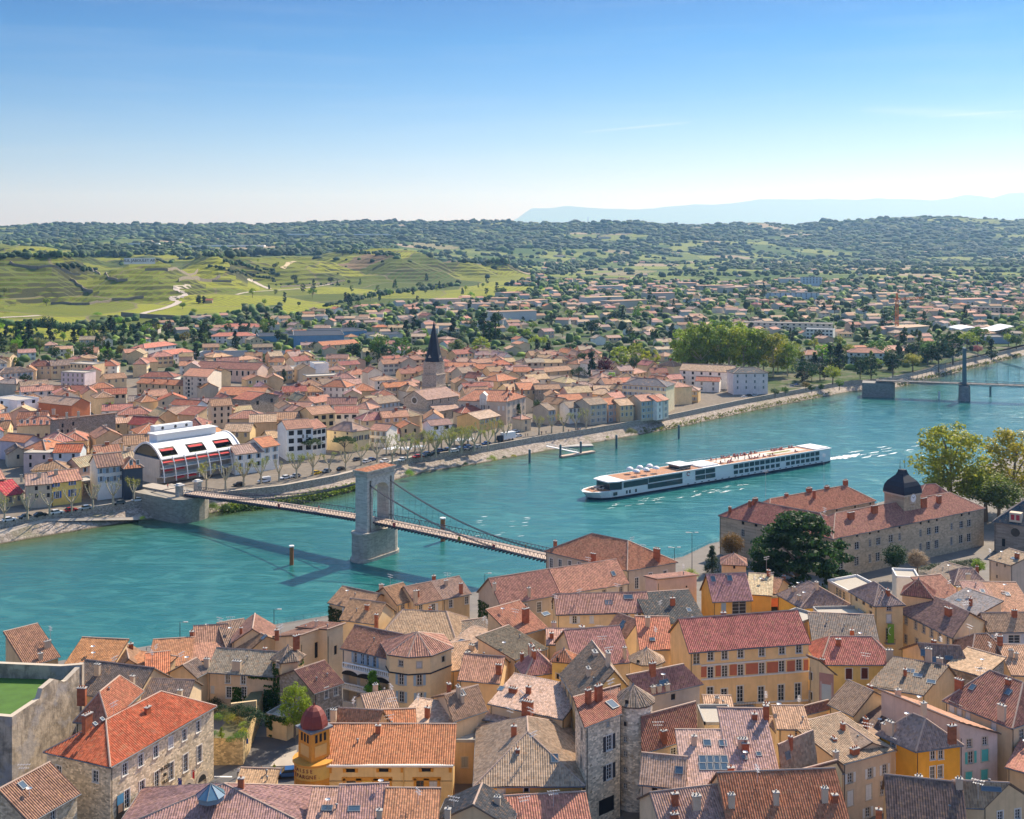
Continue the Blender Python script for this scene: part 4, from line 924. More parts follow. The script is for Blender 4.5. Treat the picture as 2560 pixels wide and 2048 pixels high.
def ring_house(name,label,cv,pts,ze,rise,wall,roof,back,win=(),z0=6.5,band=None):
 "many-sided house with a pointed roof; pts: visible wall-top corners left to right, back: metres added behind"
 P=[W(*cv(p),ze)for p in pts];a,b=P[0],P[-1];n=Vector((-(b-a).y,(b-a).x,0)).normalized()
 P=P+[b+n*back,a+n*back];c=sum(P,Vector())/len(P);root=thing(name,label,'house',(c.x,c.y,z0));HOUSES.append((root,c,7))
 mb=MB();wl=[]
 for i in range(len(P)):
  A_,B_=P[i],P[(i+1)%len(P)];rects=[];d=(B_-A_);L=d.length;d=d/L
  for e,style,w,h,pp,shut in win:
   if e!=i:continue
   for q_ in pp:
    x,y=cv(q_);k=(x-1280)/F;s=(k*A_.y-A_.x)/(d.x-k*d.y);s=min(max(s,w/2+.1),L-w/2-.1);yy=A_.y+d.y*s;z=HC-(y-YH)/F*yy-h/2
    rects.append((s-w/2,s+w/2,z,z+h));wl.append((A_,B_,s,z,w,h,style,shut))
  wall_edge(mb,A_,B_,z0,ze,rects)
  if band:o=Vector((d.y,-d.x,0))*.06;mb.bar(A_+o+Vector((0,0,-band)),B_+o+Vector((0,0,-band)),.16,.22,1)
 mb.build('wall',[PLASTER,SLATE],root,color=WC[wall])
 for a_ in wl:put_window(root,*a_)
 rm=MB();T=Vector((c.x,c.y,ze+rise))
 for i in range(len(P)):
  E=[c+(p-c)*1.07 for p in(P[i],P[(i+1)%len(P)])];E=[Vector((p.x,p.y,ze-.1))for p in E]
  corrug(rm,[E[0],E[1],T],.44,.11,0);rm.face([E[1],E[0],Vector((c.x,c.y,ze-.3))],1);rm.tube([E[0],T],.15,5,2,False);rm.tube(E,.07,5,3,False)
  rm.face([E[0]-Vector((0,0,.2)),E[1]-Vector((0,0,.2)),E[1],E[0]],1)
 rm.build('roof',[TILE,FASCIA,RIDGE,ZINC],root,color=RC[roof]);return root
ring_house('corner_house','tall cream many-sided corner house with pointed striped roof and grey band',M2,[(672,885),(838,908),(1030,896),(1212,826)],18,3.0,'cream','p',7,[(0,'ct',.9,1.1,[(772,970)],None),(1,'xt',.9,1.1,[(932,982)],'pgrey'),(2,'dt',.8,1.1,[(1142,932)],None),(0,'ct',.95,2.0,[(775,1110),(778,1260)],'lblue'),(1,'ct',.95,2.0,[(935,1115),(940,1270)],'lblue')],band=3.4)
H('house','small tan house with a big white roof window behind the corner house','house',M2,(1170,815),(1500,912),8,13,'s',1.8,'peach','t',rcol=(.43,.32,.23),sk=[(1310,795,(2.6,2.0))],ch=[(1388,890,80,'p',1.1)])
H('house','low tan-roofed house right of the corner house','house',M2,(1215,1030),(1500,985),8,12.5,'s',2.0,'peach','t')
H('house','pinkish roof with a plaster chimney wrapped in metal, right of the corner house','house',M2,(1280,1105),(1620,1130),10,14.5,'g',2.8,'peach','p',rcol=(.44,.24,.18),ch=[(1622,1060,80,'b',1.0)])
H('house','house with broad brown striped roof and shaded stained side wall','house',B3,(78,612),(252,808),(515,720),16,'p',2.6,'beige','b',rcol=(.32,.19,.13),tr=.62,ch=[(320,650,50,'p',1.0)],sk=[(320,580)],win=[(0,'xt',.8,1.6,[(195,800)],'lblue')])
H('house','tan-roofed house with red brick chimney stack and long blank front wall','house',B3,(556,670),(1163,798),9,16.5,'s',1.8,'beige','t',rcol=(.45,.34,.25),ch=[(872,760,110,'b',1.9),(750,580,40,'b',1.4),(880,590,60)],sk=[(650,548),(840,645)],z0=6)
H('house','long tan lean-to roof with an aerial below the brick chimney stack','house',B3,(512,800),(1150,900),6.5,14.5,'s',1.2,'beige','t',rcol=(.46,.35,.26),ant=[(725,830,2.4)])
H('house','large house with striped pale front roof slope above an ochre wall','house',B3,(435,1356),(1335,1352),21,13.5,'hp',4.6,'ochre','t',hip=.36,rcol=(.43,.30,.20),wcol=(.60,.38,.13),ch=[(790,1085,20,'b',.6)],sk=[(1100,1135,(1.0,1.3))],ant=[(920,1050,2.6)],win=[(0,'xtw',1.0,1.6,[(650,1440)],'white'),(0,'dtw',.7,.8,[(862,1395)])])
H('house','shaded tan house with shutters tucked left of the ochre-walled house','house',B3,(256,985),(515,985),6,13,'f',0,'tan','t',win=[(0,'xt',1.0,1.7,[(342,1165)],'grey'),(0,'ct',.9,1.5,[(468,1160)])])
cs,_=H('bank_house','ochre two-storey bank building with orange trim and striped red roof','bank',B2,(985,1180),(2125,1180),7.2,14,'s',2.9,'ochre','o',wcol=(.58,.42,.20),rcol=(.40,.16,.08),win=[(0,'d',.9,.6,[(1055,1237)]),(0,'d',1.7,.6,[(1268,1235),(1546,1232),(1905,1230)]),(0,'cb',1.4,2.4,[(1272,1390),(1552,1390),(1855,1385)]),(0,'cb',.7,2.5,[(1058,1388)]),(0,'xw',1.2,2.3,[(1965,1385)],'pgrey')])
H('house','big plain orange roof plane rising behind the ochre bank','house',B2,(1090,960),(1440,985),(1610,850),14.5,'g',3.6,'tan','o',rcol=(.44,.20,.11),ch=[(1125,835,110,'p',.9)])
H('house','red-orange lean-to roof between the bank and the tan mottled roof','house',B2,(1450,985),(1815,965),6,14,'s',2.2,'tan','o',rcol=(.42,.165,.085))
H('house','pale tan mottled roof with two roof windows behind the bank','house',B2,(1612,880),(2035,965),9,14.5,'s',1.6,'beige','t',rcol=(.46,.36,.26),sk=[(1680,770),(1915,905)],ch=[(1915,795,90,'b',.8)])
H('house','small tan roofs stepped up behind the orange roof plane of the bank','house',B2,(1420,760),(1670,720),8,15.5,'g',1.8,'beige','t',ant=[(1610,610,2),(1620,720,2)])
H('tower_house','tall pale stone house with black shutters above a ground-floor shop','house',B3,(1362,862),(1652,752),(1640,615),22,'s',1.6,'pale','m',wm=STONE,wcol=(.58,.49,.36),rcol=(.30,.12,.09),D=(1275,722),win=[(0,'ctw',1.1,2.3,[(1560,1000),(1560,1245)],'dark'),(0,'ct',.6,.8,[(1550,840)]),(0,'d',3.4,2.4,[(1540,1530)]),(3,'dt',.9,2.0,[(1330,930),(1325,1170)])],ch=[(1383,665,110,'b',.9),(1470,640,120,'b',1.3)],sk=[(1585,680,(1.3,1.6))])
turret('round_tower','pale round stone stair tower with small square windows and fan-shaped tiled cap','tower',B3,(1762,630),22.5,3.0,20,2.2,'pale','g',wm=STONE,win=[(1710,660,.6,.7,'d'),(1700,840,.6,.8,'dt'),(1700,970,.6,.9,'c'),(1700,1090,.6,.9,'c'),(1700,1225,.6,.9,'c'),(1700,1360,.6,.9,'c')])
H('house','grey-walled house with three pilaster chimney flues and a dusky pink roof','house',B4,(185,590),(637,492),('T',505,358),20.5,'s',2.6,'grey','m',rcol=(.36,.16,.13),wcol=(.36,.30,.25),win=[(0,'d',.9,1.0,[(415,615)])],sk=[(335,495,(1.6,.8))],ch=[(240,420,90,'b',1.0),(243,560,30,'p'),(293,550,30,'p'),(362,540,30,'p')])
H('house','house with sunlit rust roof half shaded, above a grey rendered wall with one dark window','house',B4,(160,1062),(602,935),('T',592,692),17,'s',3.4,'beige','v',rcol=(.31,.135,.09),win=[(0,'ctw',1.1,1.3,[(417,1078)])],ch=[(335,990,90,'b',.9),(497,935,30,'p',.7)],ant=[(285,940,2.2)])
H('house','big grey-brown mottled roof over a narrow street front of shuttered windows','house',B3,(1155,412),(1322,690),(1712,520),20,'g',3.4,'ochre','g',rcol=(.24,.185,.145),wcol=(.54,.37,.16),tr=.7,win=[(0,'dt',.8,1.7,(6,3),None,3.6,1.0)],ch=[(1385,435,60,'p',1.2),(1550,350,110,'p',1.3),(1440,260,20,'p',1.6)])
H('house','corner house with pink-striped hip and grey roof above yellow walls','house',B3,(785,335),(860,425),(1115,388),17,'h',3.0,'yellow','p',rcol=(.42,.20,.16),wcol=(.56,.40,.19),hip=.5,ch=[(905,240,60,'b',1.5),(925,275,50,'b',.8),(825,310,60,'b',.6)],win=[(1,'ct',.7,1.4,[(1080,520)]),(0,'dt',.9,1.9,(3,2),None,3.4,1.0)])
turret('square_turret','small square yellow stair turret with an orange pyramid roof','tower',B3,(1180,285),19.5,2.6,4,1.6,'yellow','o',rot=.55,win=[(1125,300,.5,.7,'d'),(1130,440,.6,1.0,'dt')])
turret('lantern_turret','cream octagonal roof turret with a wide umbrella of striped tiles','tower',B3,(1875,292),20.5,2.9,8,1.9,'cream','t',z0=16,win=[(1805,325,.6,.9,'db')])
H('house','long house with bold pink and dark striped roof below the dark slate roof','house',B3,(1275,352),(1730,310),13,16.5,'g',4.4,'cream','p',rcol=(.44,.23,.19),ch=[(1690,290,90,'p',.6)],ant=[(1500,190,2)])
H('house','red-roofed house at the head of the narrow street with two chimneys','house',M3,(165,776),(456,688),8,16,'s',3.2,'tan','v',rcol=(.38,.17,.11),ch=[(272,650,130,'b',1.4)],sk=[(455,570,(1.6,.9))])
H('house','tan roof cluster with a brick chimney and white roof window behind the grey-roofed street','house',M3,(475,840),(845,840),8,15.5,'g',1.6,'beige','t',rcol=(.45,.30,.21),ch=[(650,800,60,'b',2.2),(510,790,45,'b')],sk=[(745,800,(1.6,.8))])
H('house','dull grey stepped roof left of the bold striped roof','house',M3,(170,985),(455,880),10,15.5,'s',1.8,'beige','g')
H('house','cream house with white shutters under a long pink-striped roof with two roof windows','house',M3,(562,565),(1405,545),8.5,15,'g',2.8,'cream','p',rcol=(.43,.24,.19),win=[(0,'ctw',.95,1.6,[(722,622)],'white'),(0,'xw',.95,1.6,[(878,618)],'white'),(0,'cb',.95,1.6,[(1192,600),(1310,600)],'white'),(0,'cw',.9,1.0,[(740,735)])],sk=[(1033,465,(1.4,1.0)),(1212,415,(1.8,1.0))],ant=[(545,480,2)])
H('house','curved salmon roof with white roof windows right of the white-shuttered house','house',M3,(1025,705),(1195,775),(1400,715),14.5,'g',2.6,'cream','o',rcol=(.46,.23,.15),sk=[(1165,655),(1150,695)])
H('house','dense orange tiled roof with a green roof window left of the big yellow house','house',M3,(1330,890),(1625,890),8,16,'s',3.4,'tan','p',rcol=(.44,.18,.12),sk=[(1435,805,(.9,.7))])
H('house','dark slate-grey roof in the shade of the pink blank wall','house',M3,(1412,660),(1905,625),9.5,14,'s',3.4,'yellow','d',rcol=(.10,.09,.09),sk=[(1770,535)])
H('house','tall house with blank pinkish wall above the dark slate-grey roof','house',M3,(1480,290),(1840,250),6,17.5,'sb',1.0,'pink','p',wcol=(.50,.38,.31),win=[(0,'d',.4,.5,[(1748,320)])])
H('house','ochre house with a pink-striped roof, two roof windows and a big gridded window','house',M4,(802,578),(1142,562),8.5,16,'g',4.4,'ochre','p',rcol=(.47,.25,.23),wcol=(.58,.34,.09),sk=[(800,388,(.9,1.2)),(948,380,(.9,1.2))],win=[(0,'cw',3.2,3.0,[(1035,640)]),(0,'xw',1.1,2.6,[(895,655)],'lblue')])
turret('dovecote','square plaster dovecote tower with a four-sided tiled cap near the cedar','tower',M4,(985,228),17.5,4.0,4,2.0,'peach','p',rot=.62,wm=PLASTER,win=[(990,280,.5,.7,'db')])
H('house','ochre curved house with a pale sand roof right of the pink-striped house','house',M4,(1115,520),(1320,535),9,14.5,'s',2.0,'ochre','t',rcol=(.52,.38,.26),wcol=(.58,.35,.10))
H('gatehouse','small red-painted house with a dark arched gateway','house',M4,(1302,552),(1388,548),5,13.5,'f',0,'orange','t',wcol=(.50,.15,.08),win=[(0,'d',2.0,2.2,[(1345,680)])])
H('house','yellow house with striped hipped roof, its left slope grey and bristling with vents','house',M4,(1385,525),(1592,640),(2030,615),15,'h',3.4,'yellow','p',rcol=(.30,.22,.19),hip=.3,wcol=(.62,.40,.08),win=[(1,'xw',1.4,1.3,[(1900,675)],'lblue'),(1,'cw',1.2,1.2,[(1720,690)])],ch=[(1525,500,40,'p'),(1572,575,40,'p'),(1730,470,55,'p',.8)])
H('house','low tangle of brown roofs with red chimneys in front of the cedar','house',M4,(1150,480),(1365,515),9,14,'g',2.2,'peach','b',ch=[(1300,380,70,'b'),(1435,410,50,'b')],ant=[(1280,300,3)])
H('house','blank pinkish-grey parapet house behind the red hipped roof of the yellow house','house',M4,(1560,790),(1762,715),6,16,'f',0,'pink','t',wcol=(.48,.36,.25),win=[(0,'d',.5,.5,[(1585,745)])])
H('house','long blank wall with a tiny window above the dark striped roof','house',M4,(1765,712),(2160,705),5,16,'f',0,'pink','t',wcol=(.50,.40,.31),win=[(0,'d',.5,.5,[(1958,742)])])
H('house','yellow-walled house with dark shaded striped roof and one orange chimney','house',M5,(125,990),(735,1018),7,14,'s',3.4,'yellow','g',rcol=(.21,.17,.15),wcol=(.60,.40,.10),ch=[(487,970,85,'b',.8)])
by,_=H('big_yellow_house','tall yellow house with a terracotta band, white-framed windows and red striped roof','house',M4,(592,1034),(1658,950),10.5,19.5,'g',4.2,'yellow','r',z0=6,rcol=(.43,.15,.12),wcol=(.64,.43,.21),win=[(0,'ctw',1.15,1.7,[(778,1080),(905,1068),(1048,1056),(1238,1040),(1420,1022),(1572,1012)]),(0,'ctw',1.15,2.1,[(778,1228),(905,1215),(1048,1205),(1238,1190),(1417,1172),(1572,1160)]),(0,'ctw',1.2,3.0,[(775,1430),(900,1445),(1043,1420),(1232,1425),(1412,1408),(1562,1395)]),(0,'cw',1.3,2.6,[(652,1090)]),(0,'xw',1.3,2.2,[(1232,1590),(1420,1570),(1580,1560)],'white')])
H('mural_house','narrow cream house with a painted archway and landscape on its side wall','house',M5,(88,1225),(178,1262),(318,1285),15.5,'sb',1.8,'cream','t',rcol=(.48,.36,.27),wcol=(.58,.46,.28),win=[(0,'dtw',.7,1.5,[(92,1315),(92,1500)])])
H('house','yellow house with a low red hipped roof and two closed maroon shutters','house',M5,(198,1198),(915,1196),11,15.5,'h',3.2,'yellow','r',rcol=(.42,.16,.12),hip=.22,wcol=(.60,.43,.16),win=[(0,'xtw',1.2,2.0,[(458,1292),(605,1288)],'brown')],ch=[(838,1180,110,'p',1.2)],ant=[(615,1195,2)])
H('house','dark mottled grey roof with three white-framed roof windows at the right','house',M5,(655,1392),(1150,1478),(1452,1310),15,'g',2.6,'tan','g',rcol=(.20,.155,.125),tr=.75,sk=[(1035,1268,(1.4,.9)),(1105,1310,(1.4,.9)),(1230,1370,(1.4,.9))],ch=[(1205,1180,120,'p',1.1)])
H('house','grey roof with a sunlit tan back slope right of the mottled dark roof','house',M5,(952,1050),(1190,1170),(1560,1200),15.5,'p',2.6,'tan','g',tr=.7,rcol=(.26,.20,.16),sk=[(1155,1095),(1285,1165,(1.5,1.0)),(1395,1145,(1.3,.6))])
H('house','stone-walled house with a tan ridge in the shadow behind the big rust roof','house',M5,(1375,1220),(1715,1320),8,15.5,'s',1.4,'dstone','t',wm=STONE)
H('house','cream house with rust hipped roof and orange chimney below the stepped gable','house',M5,(1610,1145),(1990,1135),9,15,'h',3.0,'peach','v',rcol=(.30,.13,.085),hip=.35,ch=[(1875,1050,110,'b',.9)],win=[(0,'ct',.8,1.0,[(1915,1275)]),(0,'dt',.5,.6,[(1845,1190)])],ant=[(1780,1150,3)])
H('house','cream row house with many tall windows and a purple-brown roof with stepped gable','house',M5,(930,705),(1425,945),(1735,800),16.5,'g',3.4,'cream','b',rcol=(.25,.145,.12),wcol=(.62,.47,.28),z0=6,win=[(0,'ct',.9,1.7,[(995,790),(1085,835),(1160,870),(1235,910),(1308,945),(1385,985)]),(0,'ct',.9,1.8,[(992,965),(1095,1000)])],ch=[(1390,745,70,'b',1.5)])
H('house','tall cream house with grey and striped hipped roof and a balcony with a green banner','house',M5,(475,515),(700,642),(965,636),19,'h',3.0,'cream','p',rcol=(.30,.23,.19),hip=.4,wcol=(.60,.45,.24),z0=6,win=[(1,'ct',1.0,1.2,[(835,675)]),(1,'xt',1.0,1.7,[(833,775)],'white'),(0,'dt',.9,1.0,[(530,590),(597,625),(663,655)]),(0,'dt',.9,1.8,[(663,745)]),(1,'ct',1.1,2.4,[(832,920)])])
turret('roof_tower','square cream roof tower with a dark red pyramid roof and brick chimney','tower',M5,(1110,525),20,4.2,4,2.8,'peach','m',rot=.35)
H('flat_roof_house','modern house with a flat gravel roof edged by white parapets','house',M5,(262,418),(455,520),(730,470),15,'f',0,'grey','t',win=[(0,'cw',1.1,1.8,[(345,520),(375,540),(410,560)])])
H('house','low roof with white slab and vents behind the flat gravel roof','house',M5,(905,385),(1115,395),7,14.5,'f',0,'white','t')
H('house','grey-tiled house with a sloping end and pale chimney near the school garden','house',M5,(1455,455),(1765,462),9,13.5,'h',2.6,'yellow','g',rcol=(.24,.19,.16),hip=.3,ch=[(1575,440,80,'p',1.0)],win=[(0,'xw',.9,1.2,[(1525,480),(1665,480)],'turq')])
H('house','grey lean-to with plaster gable left of the grey-tiled garden house','house',M5,(1180,350),(1450,430),7,13.5,'s',1.6,'grey','g')
H('house','large plain plaster house with tan roof at the right edge below the chapel','house',M5,(1775,215),(1975,275),(2160,245),17,'s',1.6,'beige','t',rcol=(.40,.28,.19),wcol=(.44,.36,.28),sk=[(2010,215,(1.6,.9))],win=[(0,'d',.4,.8,[(1845,270),(1845,380),(1920,280)])],ant=[(1780,200,2)])
H('house','corrugated grey roof with two white roof windows left of the brick chimneys','house',M5,(1265,650),(1590,775),9,15.5,'s',2.4,'beige','g',rcol=(.27,.25,.23),sk=[(1325,605,(1.2,.9)),(1490,605,(1.2,.9))])
H('house','pink striped roof under brick chimneys right of the corrugated grey roof','house',M5,(1640,720),(1880,728),11,15,'s',3.4,'beige','p',rcol=(.42,.24,.20),ch=[(1620,660,60,'b',1.4),(1670,720,60,'b',1.4),(1725,770,90,'b',.9)],sk=[(1710,520)])
H('house','salmon tiled roof at the right edge with one white roof window','house',M5,(1895,730),(2200,735),11,15,'s',3.4,'beige','o',rcol=(.44,.24,.17),sk=[(1945,548)])
H('house','pale blue-grey house with tan striped roof at the right edge','house',M5,(1770,893),(2160,890),7,15,'g',2.6,'blue','t',rcol=(.40,.28,.17),wcol=(.40,.42,.44),win=[(0,'ctw',2.4,1.7,[(2008,968)]),(0,'ctw',1.2,1.6,[(1850,970)],'lblue'),(0,'cw',1.2,1.4,[(2030,1135)])])
H('house','pink striped roof patch behind the roof tower with aerials','house',M5,(1245,590),(1510,560),7,15,'s',2.6,'beige','p',ant=[(1400,500,2)],ch=[(1485,540,60,'p')])
H('house','tan striped roof at the right edge below the blue-grey house','house',M5,(1990,1300),(2250,1310),8,14,'s',2.6,'peach','t')
H('big_house','large house with a broad rust-red roof and tall grey chimney at the right edge','house',B5,(1428,672),(2012,908),15,16.5,'h',4.6,'cream','v',rcol=(.33,.135,.10),hip=.25,z0=6,wcol=(.56,.43,.27),win=[(0,'xt',.9,1.6,[(1485,735),(1550,765),(1625,800),(1855,905)],'white'),(1,'ct',1.2,1.8,[(2100,980)]),(1,'ct',1.2,2.4,[(2085,1130)],'lblue')],ch=[(1925,850,130,'p',1.3),(1548,560,70,'b',1.4)],sk=[(1665,562),(1985,605)])
H('house','cream house with brown striped roof and a blank sunlit gable, right of the yellow block','house',B5,(405,706),(612,800),(945,672),14.5,'g',2.8,'cream','b',rcol=(.33,.215,.15),wcol=(.58,.44,.25))
H('house','pale pink house with turquoise shutters and a long sunlit salmon roof','house',B5,(1552,1012),(1886,962),(1180,680),15.5,'sr',2.6,'pink','o',rcol=(.46,.25,.16),wcol=(.50,.40,.35),win=[(0,'ct',.9,1.3,[(1638,1055),(1775,1035)]),(0,'ct',.9,1.9,[(1650,1180)],'turq'),(0,'xt',1.3,1.9,[(1775,1160)],'turq'),(0,'xt',1.3,1.6,[(1632,1350),(1770,1330)],'turq')],ch=[(1485,1000,100,'b',1.1),(1235,760,60,'p',.8)])
H('ochre_house','deep ochre house with pink-striped hipped roof and paired white windows','house',B5,(842,968),(1165,1108),(1555,1052),16.5,'h',3.4,'ochre','p',rcol=(.34,.23,.20),hip=.33,z0=6,wcol=(.60,.29,.035),win=[(1,'ctw',.85,1.9,[(1315,1145),(1385,1140)]),(1,'ctw',.85,1.9,[(1312,1315),(1382,1305)]),(1,'ctw',.8,1.4,[(1315,1475),(1385,1460)]),(0,'ctw',.8,1.8,[(968,1065),(962,1225)])],ch=[(935,975,110,'p',1.3),(885,935,50,'p',.8)])
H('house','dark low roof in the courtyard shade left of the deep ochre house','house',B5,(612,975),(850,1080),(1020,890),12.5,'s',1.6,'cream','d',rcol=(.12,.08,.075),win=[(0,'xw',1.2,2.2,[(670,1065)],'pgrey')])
H('house','beige house with white shutters and a flat-topped front at bottom right','house',B5,(522,1232),(948,1112),11,15.5,'s',1.6,'beige','t',rcol=(.42,.29,.20),wcol=(.50,.38,.26),z0=6,win=[(0,'ct',.9,1.5,[(585,1362),(762,1318),(890,1285)],'white'),(0,'xt',1.2,2.3,[(585,1540),(748,1485)],'white'),(0,'ct',.8,2.2,[(868,1450)]),(0,'ct',.9,1.5,[(740,1665)],'white')],ch=[(458,1200,70,'p'),(625,1150,50,'b',1.4)])
H('house','tan weathered roof with several brick chimneys left of the white-shuttered beige house','house',B5,(200,1000),(470,1215),12,14.5,'g',2.2,'beige','t',rcol=(.40,.27,.19),ch=[(278,1030,90,'b',.6),(440,1100,90,'b',1.0),(520,960,80,'b',.7)],sk=[(355,1105)])
H('house','tan house at the bottom right corner with a wide tan roof, stained wall and dish','house',B5,(1290,1590),(1760,1620),(2180,1545),14.5,'g',2.8,'tan','t',rcol=(.38,.27,.16),sk=[(1410,1508),(1985,1480),(1830,1460,(2.6,.5))],ch=[(1548,1500,130,'p',.9)],ant=[(1715,1560,3)],win=[(1,'ctw',.9,1.4,[(1910,1700),(2065,1680)])])
H('house','dark brown steep roof with a white metal edge at the bottom right','house',B5,(930,1735),(1600,1810),10,13,'g',4.2,'tan','b',rcol=(.19,.12,.095),ch=[(838,1700,60,'b')])
H('house','small striped house corner at the right edge below the big rust roof','house',B5,(1975,1265),(2200,1330),7,12,'s',1.8,'tan','p')
RW=dict(z0=6,over=.3)
H('row_house','cream row house with pale checked tiles and a dark ridge line at its left','house',B4,(140,1342),(505,1382),('T',520,1145),15,'s',2.6,'cream','k',rcol=(.46,.30,.24),wcol=(.60,.52,.40),win=[(0,'dt',.8,1.3,[(258,1405),(340,1415)]),(0,'xt',1.6,2.0,[(258,1530)],'pgrey')],sk=[(465,1235,(1.0,1.0))],**RW)
r1,r1p=H('row_house','row house with a grid of eight blue roof windows in its pale checked roof','house',B4,(512,1380),(912,1384),9.6,15,'s',4.2,'cream','k',rcol=(.47,.31,.25),wcol=(.58,.50,.38),sk=[(700,1005,(1.0,1.0)),(833,1008,(1.0,1.0))]+[(668+57*i,1145+60*j,(1.12,1.25))for i in range(4)for j in range(2)],win=[(0,'ct',.9,1.4,[(625,1430),(795,1435)]),(0,'xt',.9,1.2,[(675,1550),(745,1550)],'white')],**RW)
H('row_house','row house with the tallest pink checked roof and one square plaster dormer','house',B4,(922,1386),(1328,1390),13.5,15,'s',6.0,'cream','k',rcol=(.46,.28,.24),wcol=(.60,.46,.26),win=[(0,'xt',.9,1.6,[(1022,1440)],'brown'),(0,'cb',.9,1.5,[(1200,1440)])],sk=[(1135,1100,(.6,.6)),(1015,1130,(.6,.6))],ch=[(1000,1045,75,'p',1.4),(1100,800,40,'b'),(1195,800,110,'b')],**RW)
H('row_house','row house with dark speckled tiles hanging above the shaded slate lean-to','house',B4,(1338,1275),(1614,1155),('T',1590,968),16,'s',3.0,'cream','t',rcol=(.36,.27,.19),sk=[(1375,1108,(.9,.9))],**RW)
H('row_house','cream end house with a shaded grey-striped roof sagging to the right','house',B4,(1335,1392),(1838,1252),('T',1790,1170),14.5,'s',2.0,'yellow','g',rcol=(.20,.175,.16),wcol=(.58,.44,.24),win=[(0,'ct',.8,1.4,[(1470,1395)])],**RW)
H('house','pale concrete-roofed loggia with a stained wall behind the blue roof windows','house',B4,(680,838),(940,838),7,17.5,'f',0,'cream','w',wcol=(.56,.46,.32),**RW)
H('house','small house with a short striped roof and gridded window right of the tallest row roof','house',B4,(1300,880),(1555,885),5,17,'s',1.4,'cream','t',win=[(0,'cw',1.3,1.2,[(1475,928)])],**RW)
H('house','wide sunlit tan roof stretching behind the row houses','house',B4,(1330,960),(1880,1000),('T',1720,830),15,'s',1.4,'tan','t',rcol=(.42,.29,.19),ch=[(1200,800,130,'b',.9)],ant=[(1195,690,2.2)])
H('house','thin tan roof triangle in front of the big yellow house','house',B4,(700,770),(925,775),5,15,'s',1.2,'beige','t')
H('house','lean-to with a purplish awning roof right of the big yellow house','house',B5,(160,808),(480,728),('T',395,690),13,'s',1.0,'cream','m',rcol=(.22,.10,.09),ch=[(385,880,70,'b')])
H('house','long orange roof with three chimneys along the bottom edge','house',B4,(900,1760),(1900,1720),13,14,'g',5.2,'cream','o',rcol=(.42,.16,.085),ch=[(905,1540,100,'p',.9),(1280,1515,95,'p',.8),(1690,1495,110,'p',.9),(1775,1500,60,'b',.8)])
H('house','pinkish-grey roof with a crooked stone chimney at the bottom edge','house',B4,(340,1760),(900,1690),10,14,'g',3.2,'beige','p',rcol=(.40,.24,.19),ch=[(610,1560,110,'p',1.2),(425,1680,80,'b',1.0)])
H('lantern_house','house with a broad hipped roof of pink stripes topped by a glass lantern','house',B1,(1000,1710),(2610,1700),11.5,12.6,'y',3.3,'tan','p',rcol=(.42,.26,.20))
H('house','small tan roof beside the street left of the bank','house',B2,(275,1445),(582,1455),5,11,'s',1.6,'beige','t',rcol=(.46,.30,.17))
H('house','pink house roof with two roof windows and a pale verge at the bottom edge','house',B2,(905,1680),(1150,1680),5.5,13,'s',2.2,'beige','p',rcol=(.42,.24,.19),sk=[(1070,1555,(1.4,.8))])
H('house','dusky pink roof with aerial and white roof window at the bottom edge','house',B2,(1155,1680),(1555,1670),5.8,13,'s',2.4,'beige','p',rcol=(.39,.23,.19),sk=[(1298,1560,(1.6,.8))],ch=[(1510,1640,70,'p')])
H('house','orange striped roof with a zinc hip at the bottom edge in front of the bank','house',B2,(1545,1690),(1990,1690),5.4,13,'s',2.2,'tan','o',rcol=(.43,.20,.11))
H('house','gabled house with one black roof slope and one white slope at the bottom','house',B3,(120,1650),(720,1700),6,13,'p',2.6,'tan','s',rcol=(.10,.10,.11),ch=[(200,1640,80,'p')])
H('house','long salmon roof with white corrugated ridge at the bottom right of the black-roofed gable','house',B3,(715,1700),(1390,1660),9,12,'g',2.0,'tan','o',rcol=(.46,.21,.14))
LY=dict(cat='school',z0=6,wm=BLOCK)
ly,_=H('school_building','huge grey stone school with red tiled roofs and a black domed clock tower','school',L5,(868,768),(1885,564),12,17,'h',4.2,'stone','v',hip=.12,wm=BLOCK,wcol=(.52,.41,.28),rcol=(.36,.16,.11),near=True,win=[(0,'ct',1.7,1.9,[(920,845),(1030,820),(1174,790),(1258,772),(1515,722),(1568,712),(1733,678),(1785,668)]),(0,'ct',.9,1.9,[(1118,802),(1318,760),(1458,735),(1668,692)]),(0,'ct',1.7,2.3,[(922,948),(1028,925),(1170,895),(1510,822),(1566,810),(1730,776),(1784,766)]),(0,'ct',.9,2.2,[(1117,906),(1458,832),(1667,790)]),(0,'ct',1.1,1.9,[(1108,1005),(1165,1000),(1560,915),(1668,890),(1730,880),(1780,872)],'lblue'),(0,'d',.9,.9,[(922,772),(1032,750),(1118,734),(1176,722),(1318,694),(1460,666),(1515,657),(1570,645),(1736,612),(1787,602)])],ch=[(990,640,45,'b',2.2),(1148,600,50,'b',2.2),(1478,560,60,'b',2.4),(1582,530,45,'b',1.6)])
H('','','',L5,(106,615),(866,766),12,17,'h',4.2,'stone','v',hip=.2,wm=BLOCK,wcol=(.48,.38,.27),rcol=(.33,.14,.10),root=ly,win=[(0,'ct',1.1,2.0,[(262,735)]),(0,'d',.9,.9,[(262,668),(350,682)]),(0,'ct',1.1,2.3,[(500,985),(590,995),(680,1020)])],ch=[(175,600,40),(310,560,40)])
